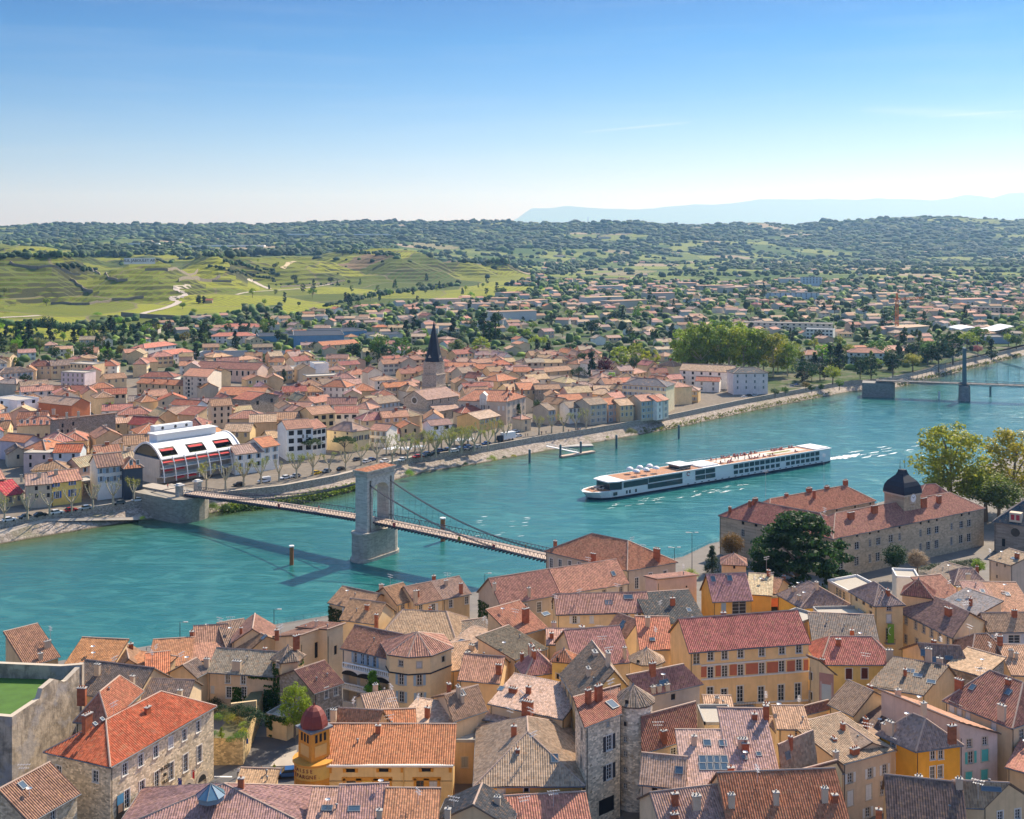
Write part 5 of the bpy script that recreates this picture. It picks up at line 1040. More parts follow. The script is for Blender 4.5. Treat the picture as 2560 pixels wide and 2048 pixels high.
H('','','',L5,(430,655),(1150,514),11,17,'h',4.2,'stone','v',hip=.15,wm=BLOCK,wcol=(.42,.35,.27),rcol=(.38,.18,.115),root=ly,win=[(0,'dt',.9,.9,[(895,580),(1018,556),(1120,536)])],ch=[(345,520,18,'b',1.6),(555,485,14,'b',1.2),(708,455,22,'b',2.0),(828,435,14,'b',1.6),(953,412,32,'b',1.6),(742,500,50,'b',.8)],ant=[(415,500,8),(808,430,10)])
H('','','',L5,(1440,505),(1700,500),9,17,'h',3.4,'stone','v',wm=BLOCK,rcol=(.30,.14,.10),root=ly)
tp=W(*L5((1345,640)),17.0);tp=Vector((tp.x+1.0,tp.y+4.0,6));ry=math.atan2(33,53)
mb=MB();mb.box(tp,6.9,6.9,17.6,ry,0);mb.box(tp+Vector((0,0,17.3)),7.4,7.4,.4,ry,1);mb.build('tower',[BLOCK,TRIM],ly,color=(.46,.36,.24))
def bell(n,prof,c,rot):
 mb=MB();mb.lathe(c,prof,n,0,rot);return mb
k2=math.sqrt(.5)
mb=bell(4,[(a*k2*2*.86,b*.92)for a,b in((4.35,0),(4.3,1.0),(4.0,2.3),(3.3,3.5),(2.3,4.5),(1.5,5.3),(1.1,6.2),(.95,6.9),(.0,7.1))],tp+Vector((0,0,17.7)),ry+math.pi/4);mb.build('dome_roof',[SLATE],ly)
mb=MB()
for s in(-1,1):q_=tp+Vector((s*1.0*math.cos(ry),s*1.0*math.sin(ry),24.5));mb.lathe(q_,[(.16,0),(.07,.6),(.05,2.4),(0,2.6)],6)
mb.build('finial',[IRON],ly)
fn=Vector((math.sin(ry),-math.cos(ry),0));fl=Vector((-math.cos(ry),-math.sin(ry),0))
mb=MB();cc=tp+fn*3.55+Vector((0,0,16.6));ux=Vector((math.cos(ry),math.sin(ry),0))
mb.prism([(cc.x+ux.x*a,cc.y+ux.y*a)for a in(-1.4,1.4)]+[(cc.x+ux.x*a+fn.x*-.3,cc.y+ux.y*a+fn.y*-.3)for a in(1.4,-1.4)],21.0,24.0,1)
disc=[cc+fn*.22+ux*(1.1*math.cos(a))+Vector((0,0,1.1*math.sin(a)))for a in np.linspace(0,2*math.pi,20,endpoint=False)];mb.face(disc,0)
rg=[cc+fn*.2+ux*(1.3*math.cos(a))+Vector((0,0,1.3*math.sin(a)))for a in np.linspace(0,2*math.pi,20,endpoint=False)];mb.face(rg,1)
mb.bar(cc+fn*.26,cc+fn*.26+ux*.5+Vector((0,0,.45)),.08,.08,2);mb.bar(cc+fn*.26,cc+fn*.26+ux*-.6+Vector((0,0,.55)),.06,.06,2);mb.build('clock',[WHITE,TRIM,IRON],ly)
for dz,hh in((11.8,2.4),(5.6,2.6)):put_window(ly,tp+fn*3.5-ux*2,tp+fn*3.5+ux*2,2,6+dz,1.1,hh,'ct')
cp,_=H('chapel','stone chapel with slate dormer roof and a big dark round window at the right edge','chapel',L5,(1955,650),(2330,700),14,15,'hp',6,'stone','s',wm=BLOCK,wcol=(.34,.28,.22),rcol=(.06,.08,.10),z0=6,win=[(0,'d',.9,2.2,[(2018,800)])])
mb=MB();p=W(*L5((2100,715)),12.2);u_=(W(*L5((2330,700)),15)-W(*L5((1955,650)),15)).normalized();n_=Vector((u_.y,-u_.x,0));P0=W(*L5((1955,650)),15);c0=P0+u_*((2100-1955)/375*(W(*L5((2330,700)),15)-P0).length);c0.z=12.4
mb.face([c0+n_*.08+u_*(1.2*math.cos(a))+Vector((0,0,1.2*math.sin(a)))for a in np.linspace(0,2*math.pi,20,endpoint=False)],0);mb.build('rose_window',[GLASS],cp)
d0=c0+Vector((0,0,2.9))-n_*1.0;mb=MB();mb.box(d0,3.2,2.4,2.6,math.atan2(u_.y,u_.x),0);mb.build('dormer',[PLASTER],cp,color=(.5,.42,.32))
for s in(-.7,.7):link('shutter',shutter_mesh(.9,1.5),cp,(.45,.03,.05),d0+n_*1.2+u_*s+Vector((0,0,.6)),math.atan2(u_.y,u_.x))
def Hf(*a,**k):
 k.setdefault('near',False);k.setdefault('z0',5.0);k.setdefault('over',.4);k.setdefault('group',None);return house(*a,**k)
g2=lambda c,r,st='ct',sh=None,w=1.0,h=1.7,e=0,rh=3.0,top=.7:(e,st,w,h,(c,r),sh,rh,top)
Hf('house','grey quay house cut by the left edge of the photo','house',F1,(-120,1120),(40,1100),11,13,'g',2.2,'grey','p',win=[g2(3,2,sh='lblue')])
Hf('house','low cream house with a sloping dark red roof near the left edge of the quay','house',F1,(52,1250),(205,1225),9,9,'s',3.2,'cream','r',rcol=(.40,.05,.06),win=[g2(2,1)])
Hf('house','grey quay house with pinkish-grey roof left of the yellow house','house',F1,(228,1158),(448,1140),12,13,'g',2.6,'grey','k',win=[(0,'dt',.9,1.4,[(316,1185),(318,1250),(420,1180),(420,1245)])],ch=[(185,1110,40,'p'),(340,1090,35,'p',1.2)])
Hf('house','bright yellow quay house with royal blue shutters','house',F1,(458,1136),(708,1106),11,13,'g',2.8,'yellow','p',wcol=(.72,.50,.14),win=[(0,'ctw',1.0,1.3,[(487,1156),(628,1140)],'blue'),(0,'ctw',1.1,2.3,[(500,1242),(628,1224)],'blue')],ch=[(487,1065,40,'p',1.3)])
Hf('house','low dark house front with awning between the yellow and the white quay houses','house',F1,(720,1130),(850,1110),8,10,'f',0,'dstone','t',win=[g2(2,1,'d')])
Hf('hotel','white gabled quay hotel with brown roof and rows of pale shuttered windows','hotel',F1,(850,1002),(1078,978),11,16.5,'g',3.4,'white','b',rcol=(.22,.13,.10),win=[(0,'ctw',.9,1.7,[(877,1035),(935,1032),(995,1025),(1052,1018),(880,1105),(940,1108),(998,1100),(1055,1092)],'lblue')])
Hf('hotel','white quay house with slate mansard walls and orange roof left of the arched glass building','hotel',F1,(1080,1010),(1240,995),10,16,'h',2.6,'blue','o',wcol=(.05,.065,.085),win=[(0,'ctw',.9,1.6,[(1140,962),(1198,958)])])
Hf('house','red hipped roof house with two dark roof windows behind the quay hotels','house',F1,(395,850),(585,800),10,13,'h',2.8,'tan','o',sk=[(390,775),(425,778)])
Hf('house','house with orange roof and a pale blue gable wall behind the quay hotels','house',F1,(465,872),(695,868),9,13.5,'g',2.4,'blue','o',rcol=(.47,.13,.06),win=[g2(2,1,'d')])
Hf('house','plain pinkish box house with a small flat roof terrace at the left','house',F1,(205,880),(440,880),10,13,'f',0,'pink','t',wcol=(.46,.38,.36),win=[g2(2,2,'d')])
Hf('house','pale lilac house with pinkish roof by the left edge behind the dark conifer','house',F1,(0,765),(215,785),9,13,'g',2.2,'pink','o',wcol=(.45,.40,.44))
Hf('house','small dark-roofed house below the lilac house at the left','house',F1,(65,885),(250,870),9,10.5,'p',2.4,'grey','d',win=[g2(1,1,'d')])
Hf('mansard_house','long cream house with dark mansard dormers under a red roof at the left','house',F1,(150,640),(512,625),11,14,'h',2.8,'cream','r',rcol=(.36,.15,.10),win=[(0,'ctw',.9,1.5,[(190,605),(240,605),(298,607),(357,610),(410,615)]),g2(5,1,'xt','brown',top=4)],ch=[(330,560,30,'p',1.2),(465,530,30,'p',1.4)])
Hf('house','big blank grey stone house wall with tan roof behind the dark conifer','house',F1,(512,615),(1005,560),9,17,'sb',1.5,'dstone','t',wm=STONE,wcol=(.24,.21,.18),win=[(0,'d',.9,1.6,[(545,640),(637,625),(540,690),(590,690)])],ch=[(580,560,30,'p'),(682,550,30,'p')])
Hf('house','row house with brown shutters at the left edge behind the mansard house','house',F1,(-20,600),(90,590),9,14,'g',2.4,'cream','o',win=[g2(2,2,sh='brown')])
Hf('modern_house','white modern flat-roofed block with big dark windows at the left edge','apartments',F1,(-60,400),(150,425),12,17,'f',0,'white','t',wcol=(.74,.74,.74),win=[(0,'d',2.2,1.6,[(15,440)]),(1,'d',1.8,1.6,(2,1),None,3,.6)])
Hf('modern_house','low white modern terrace block right of the white cube at the left','apartments',F1,(235,460),(680,470),12,13.5,'f',0,'white','t',wcol=(.74,.74,.74),win=[(0,'d',1.6,1.8,(4,1),None,3,.8)])
Hf('house','brick-coloured house with tan roof behind the white modern terrace','house',F1,(335,435),(622,465),11,15.5,'g',2.8,'brick','t',wcol=(.48,.17,.08),rcol=(.42,.28,.20),ch=[(585,380,25,'b',1.3)])
Hf('house','ochre house with orange roof and white awning at upper left of town','house',F1,(265,352),(512,312),11,12,'h',2.8,'yellow','o',wcol=(.58,.42,.22),win=[g2(3,1)])
Hf('apartment_block','pale pink and blue apartment block with flat roof at upper left of town','apartments',F1,(532,175),(735,182),11,16,'f',0,'pink','t',wcol=(.56,.47,.48),win=[g2(5,3)])
Hf('apartment_block','cream flat-roofed block with two rooftop boxes at the foot of the wooded slope','apartments',F1,(606,100),(800,108),12,17,'f',0,'cream','t',win=[g2(6,2,'d')])
Hf('apartment_block','six-storey apartment block with balconies and brown roof, bare white end wall','apartments',F1,(1592,205),(1802,218),(1925,165),19.5,'g',2.6,'pale','v',wcol=(.50,.45,.38),rcol=(.36,.17,.11),win=[(0,'ct',1.0,1.4,(4,5),None,2.8,.7),(0,'d',1.6,1.4,[(1640,250+32*i)for i in range(5)]),(0,'d',1.6,1.4,[(1740,245+34*i)for i in range(5)])])
Hf('house','cream guesthouse with dark roof at the far upper left of town','house',F1,(-10,190),(290,165),12,15,'h',2.5,'cream','d',wcol=(.62,.50,.42),win=[g2(6,2,sh='lblue')])
Hf('arcade_hall','long hall with round-arched windows and dark red roof','hall',F1,(1690,135),(2235,155),15,14,'g',3.4,'pale','m',wcol=(.58,.44,.36),rcol=(.27,.12,.09),win=[(0,'dtw',1.4,3.0,(11,1),None,3,1.2)])
Hf('warehouse','large flat grey commercial shed with white roof vents behind the arcade hall','warehouse',F2,(-330,45),(655,45),45,12,'f',0,'grey','s',wcol=(.33,.34,.35))
Hf('house','white house with two-part dark red roof in front of the arcade hall','house',F1,(1205,215),(1512,218),11,12,'h',2.4,'white','m',win=[g2(7,1)])
Hf('house','long tan terrace house with orange roof left of the six-storey block','house',F1,(1190,268),(1590,290),10,14,'g',2.2,'tan','o',win=[g2(7,2,'d')],ch=[(1340,255,20),(1460,262,22)])
Hf('house','cream house with brown roof left of the white two-part-roofed house','house',F1,(920,235),(1100,222),10,12,'g',2.4,'cream','b',win=[g2(3,1)])
Hf('house','red-roofed house with big dark windows near the lone round green tree','house',F1,(885,370),(1098,362),10,11.5,'g',2.6,'grey','r',win=[(0,'d',1.5,1.7,(4,1),None,3,.6)])
Hf('house','wide orange roof behind the red-roofed house, upper left of town','house',F1,(775,320),(990,310),10,11,'h',2.6,'tan','o')
Hf('house','low dark red roof at upper left, left of the wide orange roof','house',F1,(520,335),(775,335),10,10,'h',2.4,'tan','m')
Hf('house','tall beige three-storey house with brown roof below the six-storey block','house',F1,(1840,470),(2015,460),10,16,'g',2.6,'beige','b',wcol=(.43,.37,.30),win=[g2(3,3,'d')])
Hf('house','narrow beige tower-like house with two white windows behind the arched glass building','house',F1,(1552,540),(1692,550),9,15.5,'s',2.4,'tan','m',win=[(1,'xt',.9,1.6,[(1650,575)],'white')])
Hf('house','maroon-roofed stone house behind the arched glass building','house',F1,(1115,625),(1330,635),9,13,'g',2.8,'tan','r',rcol=(.30,.06,.05),win=[g2(3,1,'ct','lblue')])
Hf('house','wide orange hipped roof just behind the arched glass building','house',F1,(1205,712),(1460,690),14,12,'h',3.0,'cream','o')
Hf('house','blue-grey house with tan lean-to roof left of the beige three-storey house','house',F1,(1480,455),(1700,470),9,13,'g',2.2,'blue','r',win=[g2(2,1)])
Hf('house','white quay house with speckled pink roof right of the arched glass building','house',F2,(100,890),(340,862),10,13,'g',2.6,'white','k',win=[g2(3,2,'d',sh='lblue')])
Hf('house','white gabled house with half-shaded orange roof left of the umbrella pines','house',F2,(340,828),(478,805),12,14.5,'g',2.8,'white','o',win=[g2(2,2,'ct','lblue')])
Hf('apartment_block','pale modern apartment house with brown roof and corner balconies behind the pines','apartments',F2,(548,672),(772,655),14,18,'g',2.6,'white','b',wcol=(.56,.58,.58),rcol=(.31,.16,.11),win=[(0,'d',2.2,1.9,(3,3),None,3.2,.8),(0,'cw',.9,1.6,[(688,735),(722,735)])])
Hf('apartment_block','white apartment house with pink railed balconies right of the pale modern one','apartments',F2,(772,668),(885,650),12,16.5,'g',2.6,'white','v',win=[(0,'d',2.0,1.8,(3,3),None,3.1,.8)])
Hf('house','cream hipped-roof house with dark shutters standing behind the right umbrella pine','house',F2,(895,672),(1120,690),(1262,668),14,'h',3.0,'cream','k',wcol=(.64,.50,.28),win=[(0,'dt',.7,1.0,[(965,705),(1072,710),(965,740)]),(1,'ct',1.0,1.9,[(1145,755),(1190,745),(1240,740)],'dark')],ch=[(960,640,30,'p'),(1075,600,30,'p'),(1180,620,30,'p')])
Hf('house','white-blue terrace house right of the cream hipped-roof house','house',F2,(1268,675),(1412,685),10,12.5,'g',2.0,'white','p',win=[g2(3,2,'ct','lblue')])
Hf('house','mustard apartment house with brown roof and deep balconies','apartments',F2,(770,545),(965,525),13,16,'g',2.6,'yellow','b',wcol=(.56,.42,.22),rcol=(.36,.20,.13),win=[(0,'d',2.2,1.9,(3,2),None,3.1,.8)])
Hf('apartment_block','white terraced apartment house with planted balcony behind the mustard one','apartments',F2,(965,535),(1165,530),11,14.5,'s',1.6,'white','m',win=[(0,'d',2.0,1.8,(3,1),None,3,.8)])
Hf('house','small white-gabled house with black shutters left of the tan three-storey house','house',F2,(1262,498),(1355,475),10,15,'h',2.4,'white','p',win=[g2(3,2,'ct','dark')])
Hf('house','tan three-storey house with pale blue shutters left of the church front','house',F2,(1345,450),(1525,425),10,16,'g',2.2,'beige','g',wcol=(.45,.37,.32),win=[g2(5,3,'ct','lblue')])
Hf('house','mustard house with orange-tan roof right behind the glass building','house',F2,(0,690),(225,690),11,13,'g',2.6,'yellow','t',wcol=(.54,.40,.20),win=[g2(3,1)])
Hf('house','house with tan roof and shaded wall left of the pale modern apartments','house',F2,(225,612),(450,605),12,14,'g',2.6,'tan','t')
Hf('house','wide brown roof in the middle of town above the tan-roofed house','house',F2,(380,590),(660,580),12,13.5,'g',2.4,'tan','b')
Hf('house','broad pinkish-brown hipped roof below the big orange hall roof','house',F2,(50,580),(360,570),12,12.5,'h',2.6,'tan','v')
Hf('hall','wide orange hall roof with grey gable wall in the left middle of town','hall',F2,(-60,372),(330,378),18,12,'g',3.2,'dstone','o')
Hf('house','dark grey house with glass gable end in the middle of town','house',F2,(230,420),(475,378),12,13.5,'p',2.6,'dstone','r',win=[(0,'d',2,2,(2,1),None,3,1)])
Hf('house','white house with orange roof and skylight left of the tan gable','house',F2,(492,480),(735,488),10,11.5,'g',2.2,'white','p',win=[g2(3,1,'d')])
Hf('villa','white square villa with pink window frames and a pointed orange hip roof','villa',F2,(850,298),(1060,305),(1140,285),14.5,'h',3.2,'white','o',win=[(0,'ctw',1.0,1.6,(4,2),None,3.2,.8),(1,'ctw',1.0,1.6,(2,2),None,3.2,.8)])
Hf('house','big plain orange roof right of the white square villa','house',F2,(1120,340),(1330,332),14,11,'h',3.4,'tan','o')
Hf('modern_house','white modern flat-roofed school block with dark strip windows','school',F2,(385,145),(780,150),16,13,'f',0,'white','w',win=[(0,'d',2,1.4,(6,2),None,3,.8)])
Hf('modern_house','taller white flat-roofed block at the right end of the modern school','school',F2,(790,105),(910,100),14,16,'f',0,'white','w',wcol=(.7,.7,.7))
Hf('modern_house','cream modern block with curved white roof in front of the white school','school',F2,(725,215),(1040,200),12,13,'f',0,'cream','w',win=[(0,'d',1.4,1.4,(6,1),None,3,.8)])
Hf('house','white low house with a picture window just behind the quay plane trees','house',F2,(1800,640),(1980,625),9,11.5,'g',1.8,'white','v',wcol=(.68,.68,.68),rcol=(.28,.17,.15),win=[(0,'d',2.2,1.6,(2,1),None,3,.5)])
Hf('house','tan house with terrace left of the white picture-window house','house',F2,(1540,660),(1700,650),9,10.5,'p',2.0,'tan','o',win=[g2(2,1,'d')])
Hf('house','low red-roofed white shop at the left end of the parked cars','house',F2,(1415,712),(1530,705),8,8.5,'g',1.6,'white','r',win=[g2(2,1,'d')])
sc_,_=Hf('schoolhouse','grand stone schoolhouse with streaked red hipped roof and a carved white dormer','school',F3,(300,490),(715,500),(885,455),16.5,'h',4.0,'beige','o',wcol=(.47,.39,.31),rcol=(.42,.17,.10),hip=.12,win=[(0,'ctw',1.0,2.2,[(330,545),(370,545),(415,548),(455,552),(505,550),(520,550),(562,555)]),(0,'xt',1.1,2.2,[(650,560),(690,560)],'white'),(1,'ct',.9,2.0,(4,3),'grey',3.4,1.0)],ch=[(722,410,35),(775,410,35),(852,430,40),(735,460,30)])
mb=MB();a=W(*F3((300,490)),16.5);b=W(*F3((715,500)),16.5);dd_=(b-a).normalized();pc_=a+(b-a)*.52+Vector((-dd_.y,dd_.x,0))*.6
mb.box(pc_+Vector((0,0,-2)),3.4,2.4,4.6,math.atan2(dd_.y,dd_.x),0)
pp=[pc_+dd_*s+Vector((0,0,2.6))for s in(-1.9,1.9)];nn=Vector((-dd_.y,dd_.x,0))
mb.face([pp[0]-nn*1.25,pp[1]-nn*1.25,pc_-nn*1.25+Vector((0,0,4.2))],0);mb.face([pp[0]-nn*1.4,pc_-nn*1.4+Vector((0,0,4.3)),pc_+nn*3+Vector((0,0,4.3)),pp[0]+nn*3],0);mb.face([pc_-nn*1.4+Vector((0,0,4.3)),pp[1]-nn*1.4,pp[1]+nn*3,pc_+nn*3+Vector((0,0,4.3))],0)
mb.build('dormer',[TRIMW],sc_);put_window(sc_,pc_-nn*1.21-dd_*2,pc_-nn*1.21+dd_*2,2,15.2,1.5,2.2,'ct')
Hf('house','tan house with orange eave and blue-grey windows in front of the schoolhouse','house',F3,(480,655),(662,622),14,11,'g',2.2,'tan','t',wcol=(.54,.36,.16),rcol=(.42,.31,.23),win=[(0,'ct',1.1,1.7,(4,1),'lblue',3,.6)])
Hf('turret_house','small quay house with a square turret beside the delivery truck','house',F3,(845,655),(930,645),7,11,'y',1.6,'beige','p',win=[g2(1,2)])
ql=[('pale quay house with plain dark roof behind the bare plane trees',(1085,575),(1140,568),12,12.5,'grey','g',2),('white quay house with grey roof and skylights behind the plane trees',(1262,555),(1395,545),11,13,'white','g',4),('grey three-storey quay house with steep dark roof',(1445,530),(1590,515),12,15,'grey','g',3),('pink quay house with orange roof and two balconies',(1600,525),(1700,515),11,14,'pink','o',2),('peach quay house with tan roof and a railed balcony',(1705,535),(1820,525),11,13.5,'peach','t',3),('narrow white quay villa with a red pointed gable',(1825,540),(1885,530),9,12,'white','r',2),('pale grey quay house with grey roof right of the red-gabled villa',(1888,498),(2020,485),11,15,'grey','p',3),('white balconied quay house second from the right of the front row',(2025,500),(2075,490),10,14.5,'white','r',1),('white quay house with brown roof near the yellow apartments',(2080,490),(2125,480),10,14.5,'pale','p',1)]
for i,(lb,a,b,dp,ze,wc,rc,nc)in enumerate(ql):Hf('house',lb,'house',F3,a,b,dp,ze,'p' if 'pointed' in lb else 'g',2.4,wc,rc,win=[(0,'ctw',.95,1.7,(nc,3 if ze>13 else 2),('lblue',None,'grey')[i%3],3.1,.7)])
Hf('apartment_block','long pale yellow apartment block with slate-blue roof and balconies right of the church','apartments',F3,(1722,350),(2105,372),14,19,'h',2.8,'yellow','s',wcol=(.66,.56,.36),rcol=(.10,.10,.12),win=[(0,'ctw',1.1,1.5,(8,4),'lblue',3.1,.8)])
for lb,a,b,dp,ze,rt,rs,wc,rc in(('orange-roofed house with cream gable right behind the schoolhouse',(640,325),(815,300),12,13,'h',2.8,'cream','o'),('plain dark hall with a pale flat roof sheet near the church',(480,330),(640,325),10,12,'g',2.2,'dstone','t'),('grey house with wide tan roof beside the purple beech',(1300,375),(1500,372),11,12.5,'h',2.4,'yellow','k'),('broad salmon roof in the centre right of the old town',(1190,490),(1385,480),12,12,'g',2.2,'tan','o'),('dark-walled house with brown roof left of the purple beech',(970,395),(1185,390),10,12,'g',2.0,'dstone','b'),('orange roof with a shaded gable just right of the schoolhouse',(840,400),(975,395),10,11.5,'s',2.6,'tan','o'),('long cream hall with salmon roof behind the church spire',(150,200),(430,205),14,13,'g',2.4,'cream','o'),('open timber hall with a wide salmon roof right of the church spire',(375,215),(600,220),14,12,'g',2.6,'grey','o'),('long low grey house with skylights in the right of the old town',(1075,320),(1280,310),11,12,'g',2.0,'tan','g'),('terrace of pale houses with orange chimneys near the market shed',(780,240),(920,240),11,13,'g',2.4,'grey','o'),('second pale terrace house with blue shutters near the market shed',(925,250),(1040,250),11,12,'g',2.2,'white','p'),('third tan terrace house right of the blue-shuttered one',(1045,245),(1290,225),11,12,'g',2.2,'tan','b'),('large tan roof on a low house in front of the yellow apartments',(1400,430),(1640,445),13,11.5,'h',2.4,'cream','t'),('pale pitched roof left of the yellow apartments',(1480,405),(1720,405),12,11.5,'g',2.2,'grey','t')):
 Hf('house',lb,'house',F3,a,b,dp,ze,rt,rs,wc,rc,win=[g2(3,1 if ze<12.5 else 2)])
Hf('apartment_block','white apartment house with stepped tan roof in front of the plane grove','apartments',G3,(95,1065),(410,1080),14,16,'g',3.2,'white','t',win=[(0,'dt',1.2,1.6,(6,3),None,3.1,.8)])
Hf('house','tall pale pink house with slate-blue hipped roof right of the stepped white apartments','house',G3,(415,1085),(622,1082),12,18,'h',2.6,'pale','s',wcol=(.62,.55,.52),win=[(0,'ctw',.9,1.6,(4,3),None,3.4,.9)])
Hf('house','ochre house at the quay corner in front of the stepped white apartments','house',G3,(70,1185),(205,1190),10,12,'h',2.0,'ochre','k',wcol=(.56,.40,.20),win=[g2(3,2,'ct','lblue')])
Hf('house','red-roofed old house between the ochre corner house and the white apartments','house',G3,(190,1130),(330,1135),9,12,'g',2,'white','r',win=[g2(2,2)])
Hf('house','cream balconied apartment house at the left of the park corner','house',G3,(-30,1150),(65,1170),11,15,'h',2.2,'cream','p',win=[g2(3,3,'d')])
Hf('house','pavilion-roofed house with slate walls right of the plane grove','house',G3,(845,975),(970,970),11,13.5,'h',2.6,'pale','v',win=[g2(3,2)])
Hf('apartment_block','pale terraced apartment block with brown roof hidden behind park trees','apartments',G3,(1100,960),(1320,965),14,15,'h',2.8,'white','v',wcol=(.50,.52,.50),win=[(0,'d',1.6,1.5,(5,3),None,3,.8)])
hc_,_=Hf('sports_hall','modern hall with a wavy silver roof near the distant bridge','hall',G3,(1780,870),(2070,870),25,13,'f',0,'blue','s',wcol=(.25,.30,.36))
a,b=W(*G3((1760,830)),15),W(*G3((2080,820)),15);mb=MB();L_=(b-a).length
for i in range(24):
 x0,x1=i/24,(i+1)/24;f_=lambda x:1.8*math.sin(x*7.5)+1.2
 P=[a.lerp(b,x)+Vector((0,yy,f_(x)))for x,yy in((x0,-6),(x1,-6),(x1,24),(x0,24))];mb.face(P,0);mb.face([P[0]-Vector((0,0,.6)),P[1]-Vector((0,0,.6)),P[1],P[0]],0)
mb.build('roof_shell',[PALEM],hc_)
for lb,a,b,dp,ze,wc in(('long white apartment slab behind the plane grove',(480,780),(1010,790),14,17,'pale'),('low white apartment block with window bands right of the grove',(850,820),(1012,825),12,16,'white'),('long pale blue apartment slab in the middle of the suburb',(620,605),(930,605),14,20,'blue'),('tall pale tower block beside the dark poplars',(828,510),(945,510),15,27,'blue'),('dark glass office block left of the suburb slab',(185,640),(305,645),14,14,'blue'),('pinkish apartment slab at the right edge of the suburb',(1845,690),(2090,695),14,18,'pink'),('cream balconied apartment block right of the crane',(1690,670),(1840,672),14,15,'pink')):
 Hf('apartment_block',lb,'apartments',G3,a,b,dp,ze,'f',0,wc,'t',z0=7,win=[(0,'d',2.0,1.4,(int(4+(b[0]-a[0])/45),4),None,3,.8)])
Hf('warehouse','row of saw-tooth red workshop roofs near the distant bridge','workshop',G3,(950,950),(1280,950),25,10,'g',3,'cream','o')
Hf('warehouse','long salmon market roof right of the pavilion house','workshop',G3,(1290,955),(1460,950),25,10,'g',3,'cream','p')
for lb,a,b,dp,ze,wc in(('big blue-grey winery shed behind the church spire',(1840,800),(2156,795),50,18,'blue'),('second blue shed joined to the winery shed',(1620,805),(1850,800),35,13,'blue')):
 Hf('warehouse',lb,'warehouse',G1,a,b,dp,ze,'f',0,wc,'s',z0=7,wcol=(.12,.24,.36))
Hf('warehouse','blue sheds continuing right of the winery with a pale end wall','warehouse',G2,(0,745),(280,735),40,15,'f',0,'blue','s',z0=7,wcol=(.13,.25,.36))
Hf('warehouse','pinkish-grey shed right of the blue winery sheds','warehouse',G2,(280,760),(495,755),30,13,'f',0,'pale','s',z0=7,wcol=(.40,.40,.42))
for lb,a,b,n_ in(('long white apartment terrace with red roof below the vineyards, behind the winery',(1370,745),(1640,745),9),('white apartment terrace with red roof in front of the longer one',(1325,805),(1600,800),8),('pink-roofed pale apartment house among the lower villas',(1015,925),(1225,900),6),('red hip-roofed white apartment house left of the winery',(905,880),(1110,855),5)):
 Hf('apartment_block',lb,'apartments',G1,a,b,13,14,'h',2.6,'pale','r',z0=6,rcol=(.48,.17,.12),wcol=(.62,.54,.50),win=[(0,'d',1.2,1.5,(n_,2),None,3,.8)])
Hf('house','long cream house with red roof near the foot of the church trees','house',G2,(15,825),(230,810),13,13,'g',2.6,'cream','o',win=[g2(7,2)])
CZ=crop(990,800,.174)
ch_,_=Hf('church','stone church with a tall dark slate spire rising above the far town','church',CZ,(112,1118),(448,1146),(895,1085),15.5,'p',4.0,'stone','k',wm=STONE,wcol=(.40,.34,.27),rcol=(.34,.22,.18),tr=.46,win=[(1,'d',.6,2.4,[(525,1180),(640,1155),(757,1130)])])
Hf('','','',CZ,(602,1314),(905,1258),7,10,'s',3.2,'stone','k',wm=STONE,wcol=(.40,.34,.27),root=ch_,win=[(0,'d',.8,3.0,[(705,1375),(818,1350)])])
Hf('','','',CZ,(-20,1290),(600,1316),5,10,'f',0,'stone','k',wm=STONE,wcol=(.40,.34,.27),root=ch_,win=[(0,'d',3.4,.7,[(265,1375)])])
fa_,fb_=W(*CZ((112,1118)),15.5),W(*CZ((448,1146)),15.5);ud=(fb_-fa_).normalized();nf=Vector((ud.y,-ud.x,0));rc0=fa_+ud*((fb_-fa_).length*.46)+Vector((0,0,-.9))+nf*.06
for r_,m_,o_,nm in((2.0,TRIMW,.02,'rose_frame'),(1.45,GLASS,.06,'rose_window')):
 mb=MB();mb.face([rc0+nf*o_+ud*(r_*math.cos(a))+Vector((0,0,r_*math.sin(a)))for a in np.linspace(0,2*math.pi,24,endpoint=False)]);mb.build(nm,[m_],ch_)
tw=WD(1084.8,960,612);tw.z=5;rt_=math.atan2(ud.y,ud.x);mb=MB()
for z0,z1,w_ in((0,13,9.2),(13,13.5,9.7),(13.5,19,8.9),(19,19.5,9.5),(19.5,26,8.0)):mb.box(tw+Vector((0,0,z0)),w_,w_,z1-z0,rt_,0)
mb.build('tower',[STONE],ch_,color=(.38,.32,.26))
for z,w_,h_,off in((9,1.4,2.8,4.62),(14.6,1.0,3.2,4.47),(20.2,.9,4.0,4.02)):
 for nrm,uu in((nf,ud),(ud,-nf),(-ud,nf)):
  for s in((0,)if z==9 else(-1.1,1.1)):
   c_=tw+nrm*off;put_window(ch_,c_-uu*3,c_+uu*3,3+s,5+z,w_,h_,'dt')
mb=MB();mb.lathe(tw+Vector((0,0,26)),[(5.1,0),(4.1,3.0),(.12,21),(0,21.6)],8,0,rt_+math.pi/8);mb.lathe(tw+Vector((0,0,47)),[(.06,0),(.06,1.6),(0,1.7)],5,0);mb.build('spire',[SLATE],ch_)
